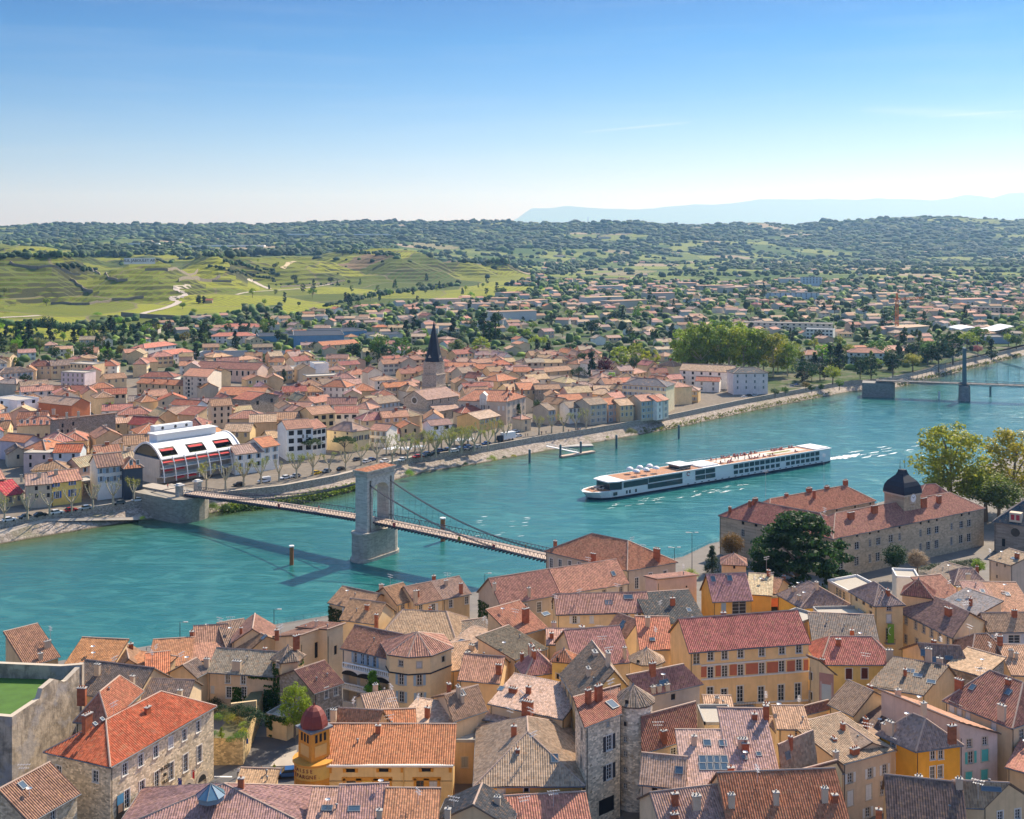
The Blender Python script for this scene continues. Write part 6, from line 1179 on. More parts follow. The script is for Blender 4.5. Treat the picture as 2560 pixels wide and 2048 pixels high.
for nrm,uu in((nf,ud),(ud,-nf),(-ud,nf)):
 mb=MB();c_=tw+nrm*4.05+Vector((0,0,25.5));mb.face([c_-uu*2,c_+uu*2,c_+uu*1.2+Vector((0,0,2.4)),c_+Vector((0,0,4.2)),c_-uu*1.2+Vector((0,0,2.4))],0)
 b_=c_-nrm*2.5;mb.face([c_-uu*2,c_+Vector((0,0,4.2)),b_+Vector((0,0,4.2)),b_-uu*2],0);mb.face([c_+Vector((0,0,4.2)),c_+uu*2,b_+uu*2,b_+Vector((0,0,4.2))],0);mb.build('gablet',[TRIM],ch_)
 mb=MB();mb.face([c_+nrm*.06+uu*(.95*math.cos(a))+Vector((0,0,1.2+.95*math.sin(a)))for a in np.linspace(0,2*math.pi,16,endpoint=False)]);mb.build('clock',[WHITE],ch_)
ga,gb=W(*F1((1400,940)),14.5),W(*F1((2090,832)),14.5);gu=(gb-ga).normalized();gn=Vector((-gu.y,gu.x,0));GL=(gb-ga).length
gh=thing('arched_hotel','white modern building with a curved roof, glass balcony front and red awnings by the footbridge','hotel',(ga.x,ga.y,5));HOUSES.append((gh,(ga+gb)/2+gn*8,GL/2))
GP=lambda s,t,z:Vector((ga.x,ga.y,0))+gu*s+gn*t+Vector((0,0,z))
DEP=19.0;arcz=lambda t:14.5+5.2*math.sin(math.pi*min(1,max(0,t/DEP))*.98)**.8
arc_t=[DEP*(1-math.cos(math.pi*k/16))/2 for k in range(17)]
mb=MB()
for t0,t1 in zip(arc_t,arc_t[1:]):
 segs=[(0,GL)]
 if 1.0<(t0+t1)/2<4.6:segs=[(0,GL*.03),(GL*.22,GL*.36),(GL*.58,GL*.70),(GL*.92,GL)]
 for a,b in segs:mb.face([GP(a,t0,arcz(t0)),GP(b,t0,arcz(t0)),GP(b,t1,arcz(t1)),GP(a,t1,arcz(t1))],0)
for s in(0,GL):
 pts=[GP(s,t,arcz(t))for t in arc_t]
 for a,b in zip(pts,pts[1:]):mb.bar(a,b,.5,.7,0)
mb.build('curved_roof',[WHITE],gh)
mb=MB()
for s in(0,GL):mb.face([GP(s,.3,14.4)]+[GP(s+(.3 if s==0 else-.3),t,arcz(t)-.1)for t in arc_t[1:-1]]+[GP(s,DEP-.3,14.4)],0)
mb.build('end_glazing',[GLASS],gh)
mb=MB();mb.prism([(p.x,p.y)for p in(GP(.2,3.2,0),GP(GL-.2,3.2,0),GP(GL-.2,DEP,0),GP(.2,DEP,0))],5,14.4,0);mb.build('wall',[PLASTER],gh,color=(.50,.43,.36))
mb=MB();mb.prism([(p.x,p.y)for p in(GP(.0,1.2,0),GP(.5,1.2,0),GP(.5,DEP,0),GP(0,DEP,0))],7.6,14.4,0);mb.build('side_wall',[PLASTER],gh,color=(.52,.45,.38))
for k,z in enumerate((7.9,11.0)):
 mb=MB();mb.prism([(p.x,p.y)for p in(GP(.3,-.6,0),GP(GL-.3,-.6,0),GP(GL-.3,3.0,0),GP(.3,3.0,0))],z,z+.25,0);mb.build('balcony_floor',[WHITE],gh)
 mb=MB();mb.face([GP(.3,-.55,z+.25),GP(GL-.3,-.55,z+.25),GP(GL-.3,-.55,z+1.25),GP(.3,-.55,z+1.25)],0);mb.bar(GP(.3,-.55,z+1.28),GP(GL-.3,-.55,z+1.28),.07,.07,1);mb.build('balustrade',[plain('balcony_glass',(.20,.27,.31),.15),FRAME],gh)
for z in(5.4,8.3,11.4):
 n=12
 for i in range(n):a=GP(GL*i/n+.2,3.12,0);put_window(gh,a,GP(GL*(i+1)/n,3.12,0),GL/n/2,z,GL/n-.5,2.4,'cx')
for i in range(8):
 s=GL*(i+.02)/7.06;mb=MB();pts=[GP(s,-2.2+2.6*(k/8)**1.7,6.5+8.6*(k/8)**.82)for k in range(9)]
 for a,b in zip(pts,pts[1:]):mb.bar(a,b,.28,.3)
 mb.build('rib',[WHITE],gh)
for i in range(7):
 for z,on in((13.9,1),(10.9,i<2),(7.7,i in(1,2))):
  if on:mb=MB();a,b=GP(GL*i/7+.4,.3,z),GP(GL*(i+1)/7-.4,.3,z);mb.face([a,b,b+gn*-1.3+Vector((0,0,-.5)),a+gn*-1.3+Vector((0,0,-.5))],0);mb.bar(a+gn*-1.3+Vector((0,0,-.55)),b+gn*-1.3+Vector((0,0,-.55)),.06,.25);mb.build('awning',[RED],gh)
mb=MB();mb.prism([(p.x,p.y)for p in(GP(GL*.10,8.5,0),GP(GL*.84,8.5,0),GP(GL*.84,14,0),GP(GL*.10,14,0))],17.5,22.2,0);mb.prism([(p.x,p.y)for p in(GP(GL*.08,8.0,0),GP(GL*.86,8.0,0),GP(GL*.86,14.4,0),GP(GL*.08,14.4,0))],22.2,22.5,0);mb.build('penthouse',[WHITE],gh)
for i in range(8):put_window(gh,GP(GL*.1,8.44,0),GP(GL*.84,8.44,0),GL*.74*(i+.6)/8.2,19.9,2.4,1.8,'cx')
mb=MB();mb.prism([(p.x,p.y)for p in(GP(GL*.18,15,0),GP(GL*.66,15,0),GP(GL*.66,18,0),GP(GL*.18,18,0))],16,24.4,0);mb.build('plant_room',[WHITE],gh)
for k,s in enumerate((.28,.44,.58)):
 mb=MB();c_=GP(GL*s,14.95,23.4);mb.face([c_+gu*(.6*math.cos(a))+Vector((0,0,.6*math.sin(a)))for a in np.linspace(0,2*math.pi,14,endpoint=False)]);mb.build('porthole',[GLASS],gh)
for lo_,hi_ in((.04,.21),(.37,.57),(.71,.91)):
 mb=MB();mb.prism([(p.x,p.y)for p in(GP(GL*lo_,.8,0),GP(GL*hi_,.8,0),GP(GL*hi_,4.4,0),GP(GL*lo_,4.4,0))],14.2,14.5,0);mb.build('roof_terrace',[CONC],gh)
sa,sb_=WD(310,653,1635),WD(388,646,1655)
sg=thing('winery_wall','long white terrace wall lettered with a winery name on the hillside','sign wall',tuple((sa+sb_)/2));sdv=(sb_-sa);SL=sdv.length;su=sdv.normalized();sz=max(zt(sa.x,sa.y),zt(sb_.x,sb_.y),62.5)-1.5
mb=MB();mb.bar(Vector((sa.x,sa.y,sz+4.0)),Vector((sb_.x,sb_.y,sz+4.0)),1.0,8.5);mb.build('wall',[WHITE],sg)
def text(parent,body,pos,rz,size,mat_,name='lettering'):
 me=TEXTS[body].copy();me.name=name;me.materials.append(mat_);o=bpy.data.objects.new(name,me);C.objects.link(o);o.parent=parent;o.location=Vector(pos)-LOC[parent.name];o.rotation_euler=(math.pi/2,0,rz);o.scale=(size,)*3;LOC[o.name]=LOC[parent.name];return o
nn=Vector((su.y,-su.x,0));tx=text(sg,'PAUL JABOULET AINÉ',Vector(((sa.x+sb_.x)/2,(sa.y+sb_.y)/2,sz+4.6))+nn*.6,math.atan2(su.y,su.x),5.6,IRON)
NPR=np.random.default_rng(11)
def leaf_mat():
 t=NT('leaves');P=t.pos();oc=t.ocol()
 wn=t.n('ShaderNodeTexWhiteNoise',noise_dimensions='3D');sc=t.n('ShaderNodeVectorMath',operation='SCALE');t.l(P,sc.inputs[0]);sc.inputs['Scale'].default_value=1.4
 fl=t.n('ShaderNodeVectorMath',operation='FLOOR');t.l(sc.outputs[0],fl.inputs[0]);t.l(fl.outputs[0],wn.inputs[0])
 c=t.val(oc,t.math('MULTIPLY_ADD',wn.outputs['Value'],.7,.65));c=t.mix(t.math('MULTIPLY',t.ramp(t.noise(.35,P,3),.45,.65),.4),c,t.val(oc,.55))
 t.put(t.b.inputs['Base Color'],c);t.b.inputs['Roughness'].default_value=.6;t.b.inputs['Specular IOR Level'].default_value=.25
 tr=t.n('ShaderNodeBsdfTranslucent');t.l(t.val(c,1.5),tr.inputs[0]);mx=t.n('ShaderNodeMixShader');mx.inputs[0].default_value=.38
 t.l(t.b.outputs[0],mx.inputs[1]);t.l(tr.outputs[0],mx.inputs[2]);t.l(mx.outputs[0],t.out.inputs[0]);return t.mat
LEAF=leaf_mat();BARK=plain('bark',(.16,.125,.09),.9,sc=4,var=.3);BARKP=plain('plane_bark',(.42,.37,.26),.9,sc=3,var=.35)
def leafquads(pts,nrm,size,jit=.5):
 n=len(pts);r=NPR.normal(size=(n,3));nr=nrm+r*jit;nr/=np.linalg.norm(nr,axis=1)[:,None]+1e-9
 a=np.cross(nr,NPR.normal(size=(n,3)));a/=np.linalg.norm(a,axis=1)[:,None]+1e-9;b=np.cross(nr,a)
 s=(size*NPR.uniform(.6,1.3,n))[:,None]
 return np.stack([pts-a*s,pts-b*s*.6,pts+a*s,pts+b*s*.6],1).reshape(-1,3)
def blobs(kind,k,seed):
 r=np.random.default_rng(seed);out=[]
 if kind=='round':
  for _ in range(k):
   d=r.normal(size=3);d/=np.linalg.norm(d);q=r.uniform(.3,1)**.5;out.append((d[0]*.27*q,d[1]*.27*q,.62+d[2]*.25*q,r.uniform(.09,.17)))
 elif kind=='tall':
  for _ in range(k):
   z=r.uniform(.25,.95);w=.30*math.sin(math.pi*min(1,(z-.12)/.9))**.6;a=r.uniform(0,6.28);q=r.uniform(.2,1)**.5;out.append((math.cos(a)*w*q,math.sin(a)*w*q,z,r.uniform(.06,.11)))
 elif kind=='wide':
  for _ in range(k):
   a=r.uniform(0,6.28);q=r.uniform(0,1)**.5;out.append((math.cos(a)*.42*q,math.sin(a)*.42*q,.55+.3*(1-q*q)+r.uniform(-.1,.1),r.uniform(.1,.16)))
 elif kind=='poplar':
  for _ in range(k):
   z=r.uniform(.12,.97);w=.085*math.sin(math.pi*min(1,z*.9+.08))**.5;a=r.uniform(0,6.28);out.append((math.cos(a)*w,math.sin(a)*w,z,r.uniform(.05,.08)))
 elif kind=='conifer':
  for _ in range(k):
   z=r.uniform(.1,.97);w=.24*(1-z)+.015;a=r.uniform(0,6.28);q=r.uniform(.5,1);out.append((math.cos(a)*w*q,math.sin(a)*w*q,z,.05+.07*(1-z)))
 elif kind=='pine':
  for _ in range(k):
   a=r.uniform(0,6.28);q=r.uniform(0,1)**.5;out.append((math.cos(a)*.42*q,math.sin(a)*.42*q,.78+.13*(1-q*q)+r.uniform(-.05,.04),r.uniform(.09,.14)))
 elif kind=='bush':
  for _ in range(k):
   a=r.uniform(0,6.28);q=r.uniform(0,1)**.5;out.append((math.cos(a)*.45*q,math.sin(a)*.45*q,.3+.45*(1-q*q)*r.uniform(.6,1),r.uniform(.18,.28)))
 elif kind=='cedar':
  for _ in range(k):
   l=r.integers(0,6);z=.3+l*.12+r.uniform(-.02,.02);w=(.56,.52,.48,.42,.33,.2)[l];a=r.uniform(0,6.28);q=r.uniform(.1,1)**.5;out.append((math.cos(a)*w*q,math.sin(a)*w*q,z-.06*q*q,r.uniform(.06,.11)))
 return np.array(out)
CR={}
def crown_mesh(kind,seed,k,per,size):
 key=(kind,seed,k,per,size)
 if key in CR:return CR[key]
 B=blobs(kind,k,seed);P,N=[],[]
 for x,y,z,r in B:
  d=NPR.normal(size=(per,3));d/=np.linalg.norm(d,axis=1)[:,None];q=NPR.uniform(.45,1.05,per)[:,None]
  sq=np.array([1,1,.42 if kind in('cedar','pine')else .85]);P.append(np.array([x,y,z])+d*q*r*sq);N.append(d+np.array([0,0,.35]))
 P,N=np.concatenate(P),np.concatenate(N);P[:,2]=np.maximum(P[:,2],.02)
 V_=leafquads(P,N,size);me=bpy.data.meshes.new('crown');n=len(P)
 me.vertices.add(4*n);me.vertices.foreach_set('co',V_.ravel());me.loops.add(4*n);me.loops.foreach_set('vertex_index',np.arange(4*n));me.polygons.add(n)
 me.polygons.foreach_set('loop_start',np.arange(n)*4);me.update(calc_edges=True);me.materials.append(LEAF);CR[key]=me;return me
def trunk_mesh(kind,seed,bark=BARK,r0=.028):
 key=('t',kind,seed,bark.name,r0)
 if key in CR:return CR[key]
 mb=MB();r=random.Random(seed);B=blobs(kind,9,seed)
 top={'round':.6,'tall':.8,'wide':.55,'poplar':.9,'conifer':.95,'pine':.78,'cedar':.9,'bush':.3}[kind]
 mb.tube([(0,0,-.03),(r.uniform(-.01,.01),r.uniform(-.01,.01),top*.4),(r.uniform(-.02,.02),r.uniform(-.02,.02),top)],[r0,r0*.8,r0*.25],7)
 if kind in('round','tall','wide','pine','cedar'):
  for x,y,z,_ in B:
   z0=max(.16,min(z*.6,top*.75));mb.tube([(0,0,z0),(x*.45,y*.45,z0+(z-z0)*.55),(x,y,z)],[r0*.5,r0*.33,r0*.1],5)
 me=bpy.data.meshes.new('trunk');me.from_pydata(mb.v,[],mb.f);me.materials.append(bark);CR[key]=me;return me
GREENS=dict(mid=(.095,.18,.028),dark=(.034,.08,.02),bright=(.19,.32,.026),yellow=(.30,.33,.03),olive=(.14,.17,.045),blue=(.045,.085,.05),purple=(.075,.02,.03),spring=(.25,.32,.04),deep=(.018,.05,.02),autumn=(.20,.13,.03),pink=(.3,.14,.16),pale=(.30,.29,.18))
def tree(name,label,cat,p,h,kind,col,lod=1,wid=1.0,group=None,bark=BARK,seed=None,r0=.028):
 seed=R.randrange(4)if seed is None else seed
 k,per,size={3:(90,60,.017),2:(60,40,.024),1:(38,22,.036),0:(22,11,.06),4:(210,90,.02)}[lod]
 rt_=thing(name,label,cat,(p[0],p[1],p[2]),group);rt_.scale=(h*wid,h*wid,h);rt_.rotation_euler.z=R.uniform(0,6.28)
 c=GREENS[col]if isinstance(col,str)else col;c=tuple(max(.01,x*R.uniform(.85,1.15))for x in c)
 for nm,me in(('trunk',trunk_mesh(kind,seed,bark,r0)),('crown',crown_mesh(kind,seed,k,per,size))):
  o=bpy.data.objects.new(nm,me);C.objects.link(o);o.parent=rt_;o.color=(*c,1)
 return rt_
def one_tree(name,label,cat,p,h,kind,col,group=None,wid=1.0):
 "far tree: trunk and crown in one mesh"
 s=R.randrange(3);key=('one',kind,s)
 if key not in CR:
  a,b=trunk_mesh(kind,s),crown_mesh(kind,s,24,10,.065);me=bpy.data.meshes.new(name)
  va=[tuple(v.co)for v in a.vertices];vb=[tuple(v.co)for v in b.vertices];fa=[tuple(f.vertices)for f in a.polygons];fb=[tuple(i+len(va)for i in f.vertices)for f in b.polygons]
  me.from_pydata(va+vb,[],fa+fb);me.materials.append(BARK);me.materials.append(LEAF);me.polygons.foreach_set('material_index',[0]*len(fa)+[1]*len(fb));CR[key]=me
 o=bpy.data.objects.new(name,CR[key]);C.objects.link(o);o.location=p;o.scale=(h*wid,h*wid,h);o.rotation_euler.z=R.uniform(0,6.28)
 c=GREENS[col];o.color=(*[x*R.uniform(.8,1.2)for x in c],1);tag(o,label,cat,group);return o
POL=[]
for sd in range(5):
 r=random.Random(sd+40);mb=MB();lp=[]
 mb.tube([(0,0,-.2),(.03,0,1.4),(r.uniform(-.15,.15),0,2.8)],[.36,.29,.27],8)
 for i in range(r.randint(5,7)):
  a=i*1.1+r.uniform(-.3,.3);L=r.uniform(1.1,1.9);p1=(math.cos(a)*L*.6,math.sin(a)*L*.6,3.5+r.uniform(0,.5));p2=(math.cos(a)*L*1.15,math.sin(a)*L*1.15,4.8+r.uniform(0,.9))
  mb.tube([(0,0,2.6),p1,p2],[.2,.15,.12],6);mb.lathe((p2[0],p2[1],p2[2]-.2),[(.08,0),(.24,.18),(.08,.4),(0,.42)],6);lp.append(p2)
  for j in range(3):
   b=a+r.uniform(-.9,.9);p3=(p2[0]+math.cos(b)*r.uniform(.2,.7),p2[1]+math.sin(b)*r.uniform(.2,.7),p2[2]+r.uniform(.7,1.8));mb.tube([p2,p3],[.09,.06],5);mb.lathe((p3[0],p3[1],p3[2]-.12),[(.05,0),(.17,.13),(.05,.28),(0,.3)],6);lp.append(p3)
 me=bpy.data.meshes.new('trunk');me.from_pydata(mb.v,[],mb.f);me.materials.append(BARKP)
 def tufts(n,rad):
  P=np.concatenate([np.array(p)+NPR.normal(size=(n,3))*rad for p in lp]);V_=leafquads(P,NPR.normal(size=P.shape),.13);m2=bpy.data.meshes.new('leaf_tufts');m2.from_pydata(V_.tolist(),[],[(4*i,4*i+1,4*i+2,4*i+3)for i in range(len(P))]);m2.materials.append(LEAF);return m2
 POL.append((me,tufts(5,.16),tufts(17,.24),tufts(34,.32)))
ORD=['first','second','third','fourth','fifth','sixth','seventh','eighth','ninth','tenth','eleventh','twelfth','thirteenth','fourteenth','fifteenth','sixteenth','seventeenth','eighteenth','nineteenth','twentieth']
def pollards(cv,pts,where,leaf):
 for i,q_ in enumerate(pts):
  p=W(*cv(q_),QZ+.12);lv=leaf(i);m_=POL[R.randrange(5)];rt_=thing('plane_tree',f'pollarded plane tree, {ORD[i]} from left {where}','tree',p,'pollarded plane trees along the far quay')
  rt_.rotation_euler.z=R.uniform(0,6.28);rt_.scale=(1.18*R.uniform(.9,1.1),)*3
  for nm,me in(('trunk',m_[0]),)+((('leaf_tufts',m_[lv]),)if lv else()):
   o=bpy.data.objects.new(nm,me);C.objects.link(o);o.parent=rt_;o.color=(*((.26,.27,.03),(.20,.25,.03))[i%2],1)
pollards(F1,[(40,1480),(238,1450),(430,1420),(622,1390),(807,1360),(983,1335),(1163,1305)],'in the quay row left of the footbridge',lambda i:(2,1,1,1,1,1,3)[i])
pollards(F1,[(1795,1195),(1960,1195),(2118,1170)],'in front of the arched glass building',lambda i:(3,1,2)[i])
pollards(F2,[(172,1170),(322,1145),(478,1125),(630,1098),(772,1075),(915,1050),(1057,1030)],'on the quay between glass building and bridge tower',lambda i:(1,3,1,3,2,2,1)[i])
pollards(F2,[(1193,985),(1330,960),(1463,970),(1595,945),(1718,930),(1840,910),(1960,890),(2065,875)],'in the front row beside the car park',lambda i:(3,1,2,2,3,2,3,2)[i])
pollards(F2,[(1412,905),(1535,890),(1660,875),(1780,862),(1890,845),(2000,828),(2125,815)],'in the second row behind the car park',lambda i:2+i%2)
pollards(F3,[(103,980),(222,962),(325,945),(437,930),(556,910)],'at the right end of the car park',lambda i:3-i%2)
pollards(F3,[(40,905),(265,890),(380,872),(490,860),(620,850),(712,845)],'in the second row left of the delivery truck',lambda i:(2,3,3,2,3,1)[i])
pollards(F3,[(1000,795),(1110,780),(1212,765),(1320,750),(1410,735)],'in front of the right quay houses',lambda i:2 if i!=1 else 1)
T=tree
def TW(name,label,cv,base,topy,kind,col,lod=1,wid=1.0,z=6,cat='tree',**k):
 p=W(*cv(base),z);x,y=cv((base[0],topy));h=HC-(y-YH)/F*p.y-z;return T(name,label,cat,p,max(1.0,h),kind,col,lod,wid,**k)
TW('umbrella_pine','left one of two dark umbrella pines by the quay',F2,(750,930),745,'pine','dark',2,1.25,5);TW('umbrella_pine','right one of two dark umbrella pines, in front of the cream house',F2,(1048,925),728,'pine','dark',2,1.15,5)
TW('conifer_tree','dark green conifer among roofs in front of the blank stone wall',F1,(357,800),615,'conifer','deep',2,.95,5)
TW('broadleaf_tree','lone round bright green tree among the roofs at upper left',F1,(945,545),425,'round','bright',1,1.3,5)
TW('broadleaf_tree','small green garden tree by the left apartment wall, left of a red bush',F1,(1310,420),350,'bush','mid',1,1.3,5);TW('broadleaf_tree','dull red flowering tree among roofs below the tan terrace house',F1,(1400,425),340,'round',(.16,.06,.05),1,1.2,5)
for i,x in enumerate((850,940,1100,1250,1450)):TW('broadleaf_tree',f'bright green clipped round tree, {ORD[i]} of five from the left behind the white school',F2,(x,125),20 if i else 40,'round','bright',1,1.25)
for lb,cv,b,ty,kd,cl,w_ in(('tall green tree left of the church spire',G2,(350,935),740,'round','mid',1.1),('leafy mid-green tree just left of the spire among darker ones',G2,(490,925),770,'tall','mid',1.2),('broad dark round tree touching the left of the spire',G2,(585,945),815,'round','dark',1.25),('dark tree at the left of the clump before the church',G2,(200,935),790,'round','deep',1.2),('dark spreading tree second in the clump left of the spire',G2,(390,960),820,'wide','deep',1.1),('grey-green round tree right of the spire',G2,(830,915),775,'round','olive',1.2),('feathery yellow-green tree right of the grey-green one',G2,(965,920),770,'tall','spring',1.2),('dark tree clump between the spire and the twin poplars',G2,(830,805),745,'wide','deep',1.6),('dark round tree directly behind the right wall of the church tower',F3,(200,290),165,'round','dark',1.2),('large purple-leaved beech right of the church',F3,(1570,320),98,'round','purple',1.15),('broad dark evergreen left of the purple beech',F3,(1345,320),200,'wide','deep',1.4),('small yellow-green tree at the foot of the purple beech',F3,(1630,365),245,'tall','bright',1.2),('dark tree above the market shed',F3,(1075,130),-10,'round','deep',1.2),('second dark tree above the market shed, further right',F3,(1260,115),-20,'round','dark',1.0),('dark green tree in front of the yellowish planes',F3,(1830,250),95,'round','dark',1.2),('bright round tree behind the twin poplars, larger of a pair',G2,(1155,775),700,'round','bright',1.4),('bright round tree behind the twin poplars, smaller of a pair',G2,(1235,785),720,'round','bright',1.4),('yellow-green tree in front of the long grey market roof',G2,(1335,835),765,'round','spring',1.3),('big dark tree on the left of the market square',G2,(1370,915),790,'conifer','deep',1.5),('broad dark tree amid the suburb roofs right of the poplars',G2,(1625,780),660,'round','deep',1.3),('large dark rounded tree at the edge of the vineyards',G2,(1085,555),470,'round','dark',1.5),('dark tree next to the large one at the edge of the vineyards',G2,(1290,560),490,'round','deep',1.3),('huge dark evergreen in the right suburb',G2,(1765,700),605,'round','deep',1.4)):
 TW('broadleaf_tree',lb,cv,b,ty,kd,cl,1,w_)
TW('conifer_tree','tall thin black-green conifer left of the purple beech',F3,(1455,320),60,'poplar','deep',1,1.1)
TW('poplar_tree','left one of the twin dark poplars in the centre of the suburb',G2,(980,790),620,'poplar','dark',1,1.5,7);TW('poplar_tree','right one of the twin dark poplars in the centre of the suburb',G2,(1050,800),628,'poplar','dark',1,1.4,7)
gi=0
for row,(yb,n)in enumerate(((1105,8),(1075,8))):
 for i in range(n):
  x=(130 if row==0 else 160)+i*(610/(n-1));top=768+abs(i-2.3)**1.7*9+R.uniform(-5,12)
  TW('plane_tree',f'tall plane tree, {ORD[i]} from left in the {("front", "back")[row]} row of the riverside grove',G3,(x,yb),top,'tall',((.26,.32,.035),(.20,.28,.03),(.16,.23,.03))[i%3],2,1.12,group='big plane grove by the river',bark=BARKP,r0=.018)
for i,(x,yb,ty,w_)in enumerate(((1700,235,15,1.3),(1850,215,-10,1.3),(1975,240,40,1.2))):TW('plane_tree',f'loose yellowish plane tree, {ORD[i]} of three left of the big grove',F3,(x,yb),ty,'tall','yellow',1,w_,bark=BARKP)
for lb,b,ty,kd,cl,w_ in(('big dark riverside tree left of the distant bridge tower',(1645,1075),860,'round','deep',1.0),('tall greenish tree behind the distant bridge tower',(1730,1030),830,'tall','dark',1.2),('dark round tree in the park left of the distant bridge',(1370,1110),945,'round','deep',1.1),('yellow-green round tree in the park beside the dark round one',(1490,1075),955,'round','spring',1.5),('tall dark conifer in the park',(1050,1090),905,'conifer','deep',1.2),('yellow-green round tree at the park corner',(1010,1150),1030,'round','spring',1.3),('small bright tree left of the yellow-green park corner tree',(885,1130),1060,'round','bright',1.2),('dark palm-like tree between the park conifers',(1175,1120),1000,'tall','dark',.9),('dark tree with drooping crown right of the palm-like one',(1240,1125),990,'tall','deep',1.0),('reddish small tree by the park car park',(850,1190),1130,'round','autumn',1.4),('dark bush tree by the park car park',(885,1205),1150,'round','dark',1.4),('small dark tree right of the park car park',(940,1200),1145,'round','dark',1.2),('small green tree at the quay end of the park',(1050,1185),1115,'round','mid',1.3),('bushy tree left of the kiosk on the quay',(665,1230),1170,'round','dark',1.5),('second bushy tree left of the kiosk on the quay',(725,1220),1160,'round','mid',1.5),('pinkish spring tree right of the distant bridge tower',(1880,985),910,'round','pink',1.3),('dark conifer right of the distant bridge tower',(1960,1000),880,'conifer','deep',1.4),('dark tree at the right edge above the distant bridge',(2110,940),850,'round','dark',1.4),('broad dark tree in front of the terraced park apartments',(900,1060),985,'wide','deep',1.6)):
 TW('broadleaf_tree',lb,G3,b,ty,kd,cl,1,w_,cat='tree')
TW('plane_tree','great yellow-green plane tree on the near bank behind the school dome',L5,(1660,620),-15,'tall',(.29,.33,.035),3,1.28,bark=BARK,r0=.02,seed=1);TW('plane_tree','second great plane tree at the right edge of the photo',L5,(2090,600),30,'tall',(.30,.34,.035),3,1.15,r0=.02,seed=2);TW('plane_tree','lower plane tree between the two great ones at the right',L5,(1900,660),260,'round',(.22,.28,.03),3,1.5,seed=3)
TW('plane_tree','shady plane tree close behind the right end of the school',L5,(1990,690),330,'round',(.10,.15,.03),3,1.5,seed=0)
cd_=T('cedar_tree','huge dark spreading cedar in front of the school','tree',(70.5,285,6),23.5,'cedar',(.024,.062,.016),4,1.05,seed=2)
TW('broadleaf_tree','yellowish-brown tree left of the cedar',L5,(190,960),715,'round','autumn',3,1.0);TW('conifer_tree','blue-green conifer at the river fence left of the cedar',L5,(55,1010),820,'conifer','blue',3,1.3);TW('broadleaf_tree','dark tree in front of the school entrance',L5,(1290,1050),790,'round','deep',3,1.0);TW('broadleaf_tree','white-blossomed magnolia in front of the school entrance',L5,(1440,1030),830,'round','pale',3,1.1);TW('broadleaf_tree','small bright green tree by the school hedge at the right',L5,(1850,1030),900,'round','bright',2,1.2);TW('bush','round green bush by the river road right of the grand stone building by the footbridge',M4,(595,385),275,'bush','spring',2,1.3,cat='bush')
for i in range(9):
 p=W(*L5((1500+i*42,985-i*6)),8);
 TW('hedge_bush',f'dark clipped hedge bush, {ORD[i]} from the left along the school yard',L5,(1500+i*42,1005-i*7),940-i*6,'bush','deep',1,1.6,cat='hedge',group='school hedge')
TW('broadleaf_tree','bright green tree beside the red-domed bank turret',B2,(800,945),495,'tall','bright',3,.95,7);TW('broadleaf_tree','bright green tree in front of the white loggia',B2,(1455,760),395,'conifer',(.13,.24,.02),3,1.35,7)
TW('bush','dark round bush at the foot of the ivy house',B2,(120,740),590,'bush','deep',2,1.0,7,cat='bush')
for i,(x,y,h,c)in enumerate(((150,815,1.6,'spring'),(210,800,1.9,'olive'),(262,830,1.8,'yellow'),(320,845,1.7,'autumn'),(372,880,1.5,'spring'),(365,925,1.3,'yellow'),(345,985,2.0,'mid'),(180,965,2.0,'bright'),(250,1000,1.2,'mid'),(300,960,1.1,'olive'),(120,950,1.3,'mid'),(430,800,2.6,'deep'),(480,850,2.8,'deep'),(200,770,2.4,'deep'),(330,775,2.6,'deep'))):
 p=W(*B2((x,y)),11);T('shrub',f'{dict(spring="fresh green", olive="grey-green", yellow="yellow-flowered", autumn="rusty", mid="mid-green", bright="pointed bright green", deep="dark")[c]} shrub in the walled garden, {ORD[i]} planted','shrub',p,h,'bush' if c!='bright' else 'conifer',c,1,1.3,group='walled garden shrubs')
def grass_patch(name,label,pts,n,size,col,zf):
 P=[]
 for _ in range(n):
  i=R.randrange(len(pts)-1);t=R.random();a,b=Vector(pts[i]),Vector(pts[i+1]);p=a.lerp(b,t);k=abs(R.gauss(0,1));P.append((p.x-.6*0+R.gauss(0,1.2),p.y+R.gauss(0,1.6),max(.1,zf+R.gauss(0,.45))))
 P=np.array(P);V_=leafquads(P,np.tile([0,-.4,.8],(len(P),1)),size,.8);me=bpy.data.meshes.new(name);me.from_pydata(V_.tolist(),[],[(4*i,4*i+1,4*i+2,4*i+3)for i in range(len(P))]);me.materials.append(LEAF)
 o=link(name,me,None,GREENS[col]if isinstance(col,str)else col);tag(o,None,None,kind='stuff');return o
bk=lambda d:[(p[0],p[1],0)for p in offset(FW,d)]
seg=[(p[0],p[1],1.6)for p in offset(FW,2.2)if-104<p[0]<-52];grass_patch('bank_grass','',seg,5200,.5,(.15,.21,.02),1.4);grass_patch('bank_reeds','',[(p[0],p[1],.4)for p in offset(FW,.3)if-104<p[0]<-66],2600,.45,(.05,.10,.02),.6)
grass_patch('bank_weeds','',[(p[0],p[1],1.2)for p in offset(FW,3)if 60<p[0]<200],2600,.55,(.13,.15,.03),1.0);grass_patch('far_bank_weeds','',[(p[0],p[1],1.2)for p in offset(FW,3)if 250<p[0]<420],2200,.8,(.10,.12,.03),1.0)
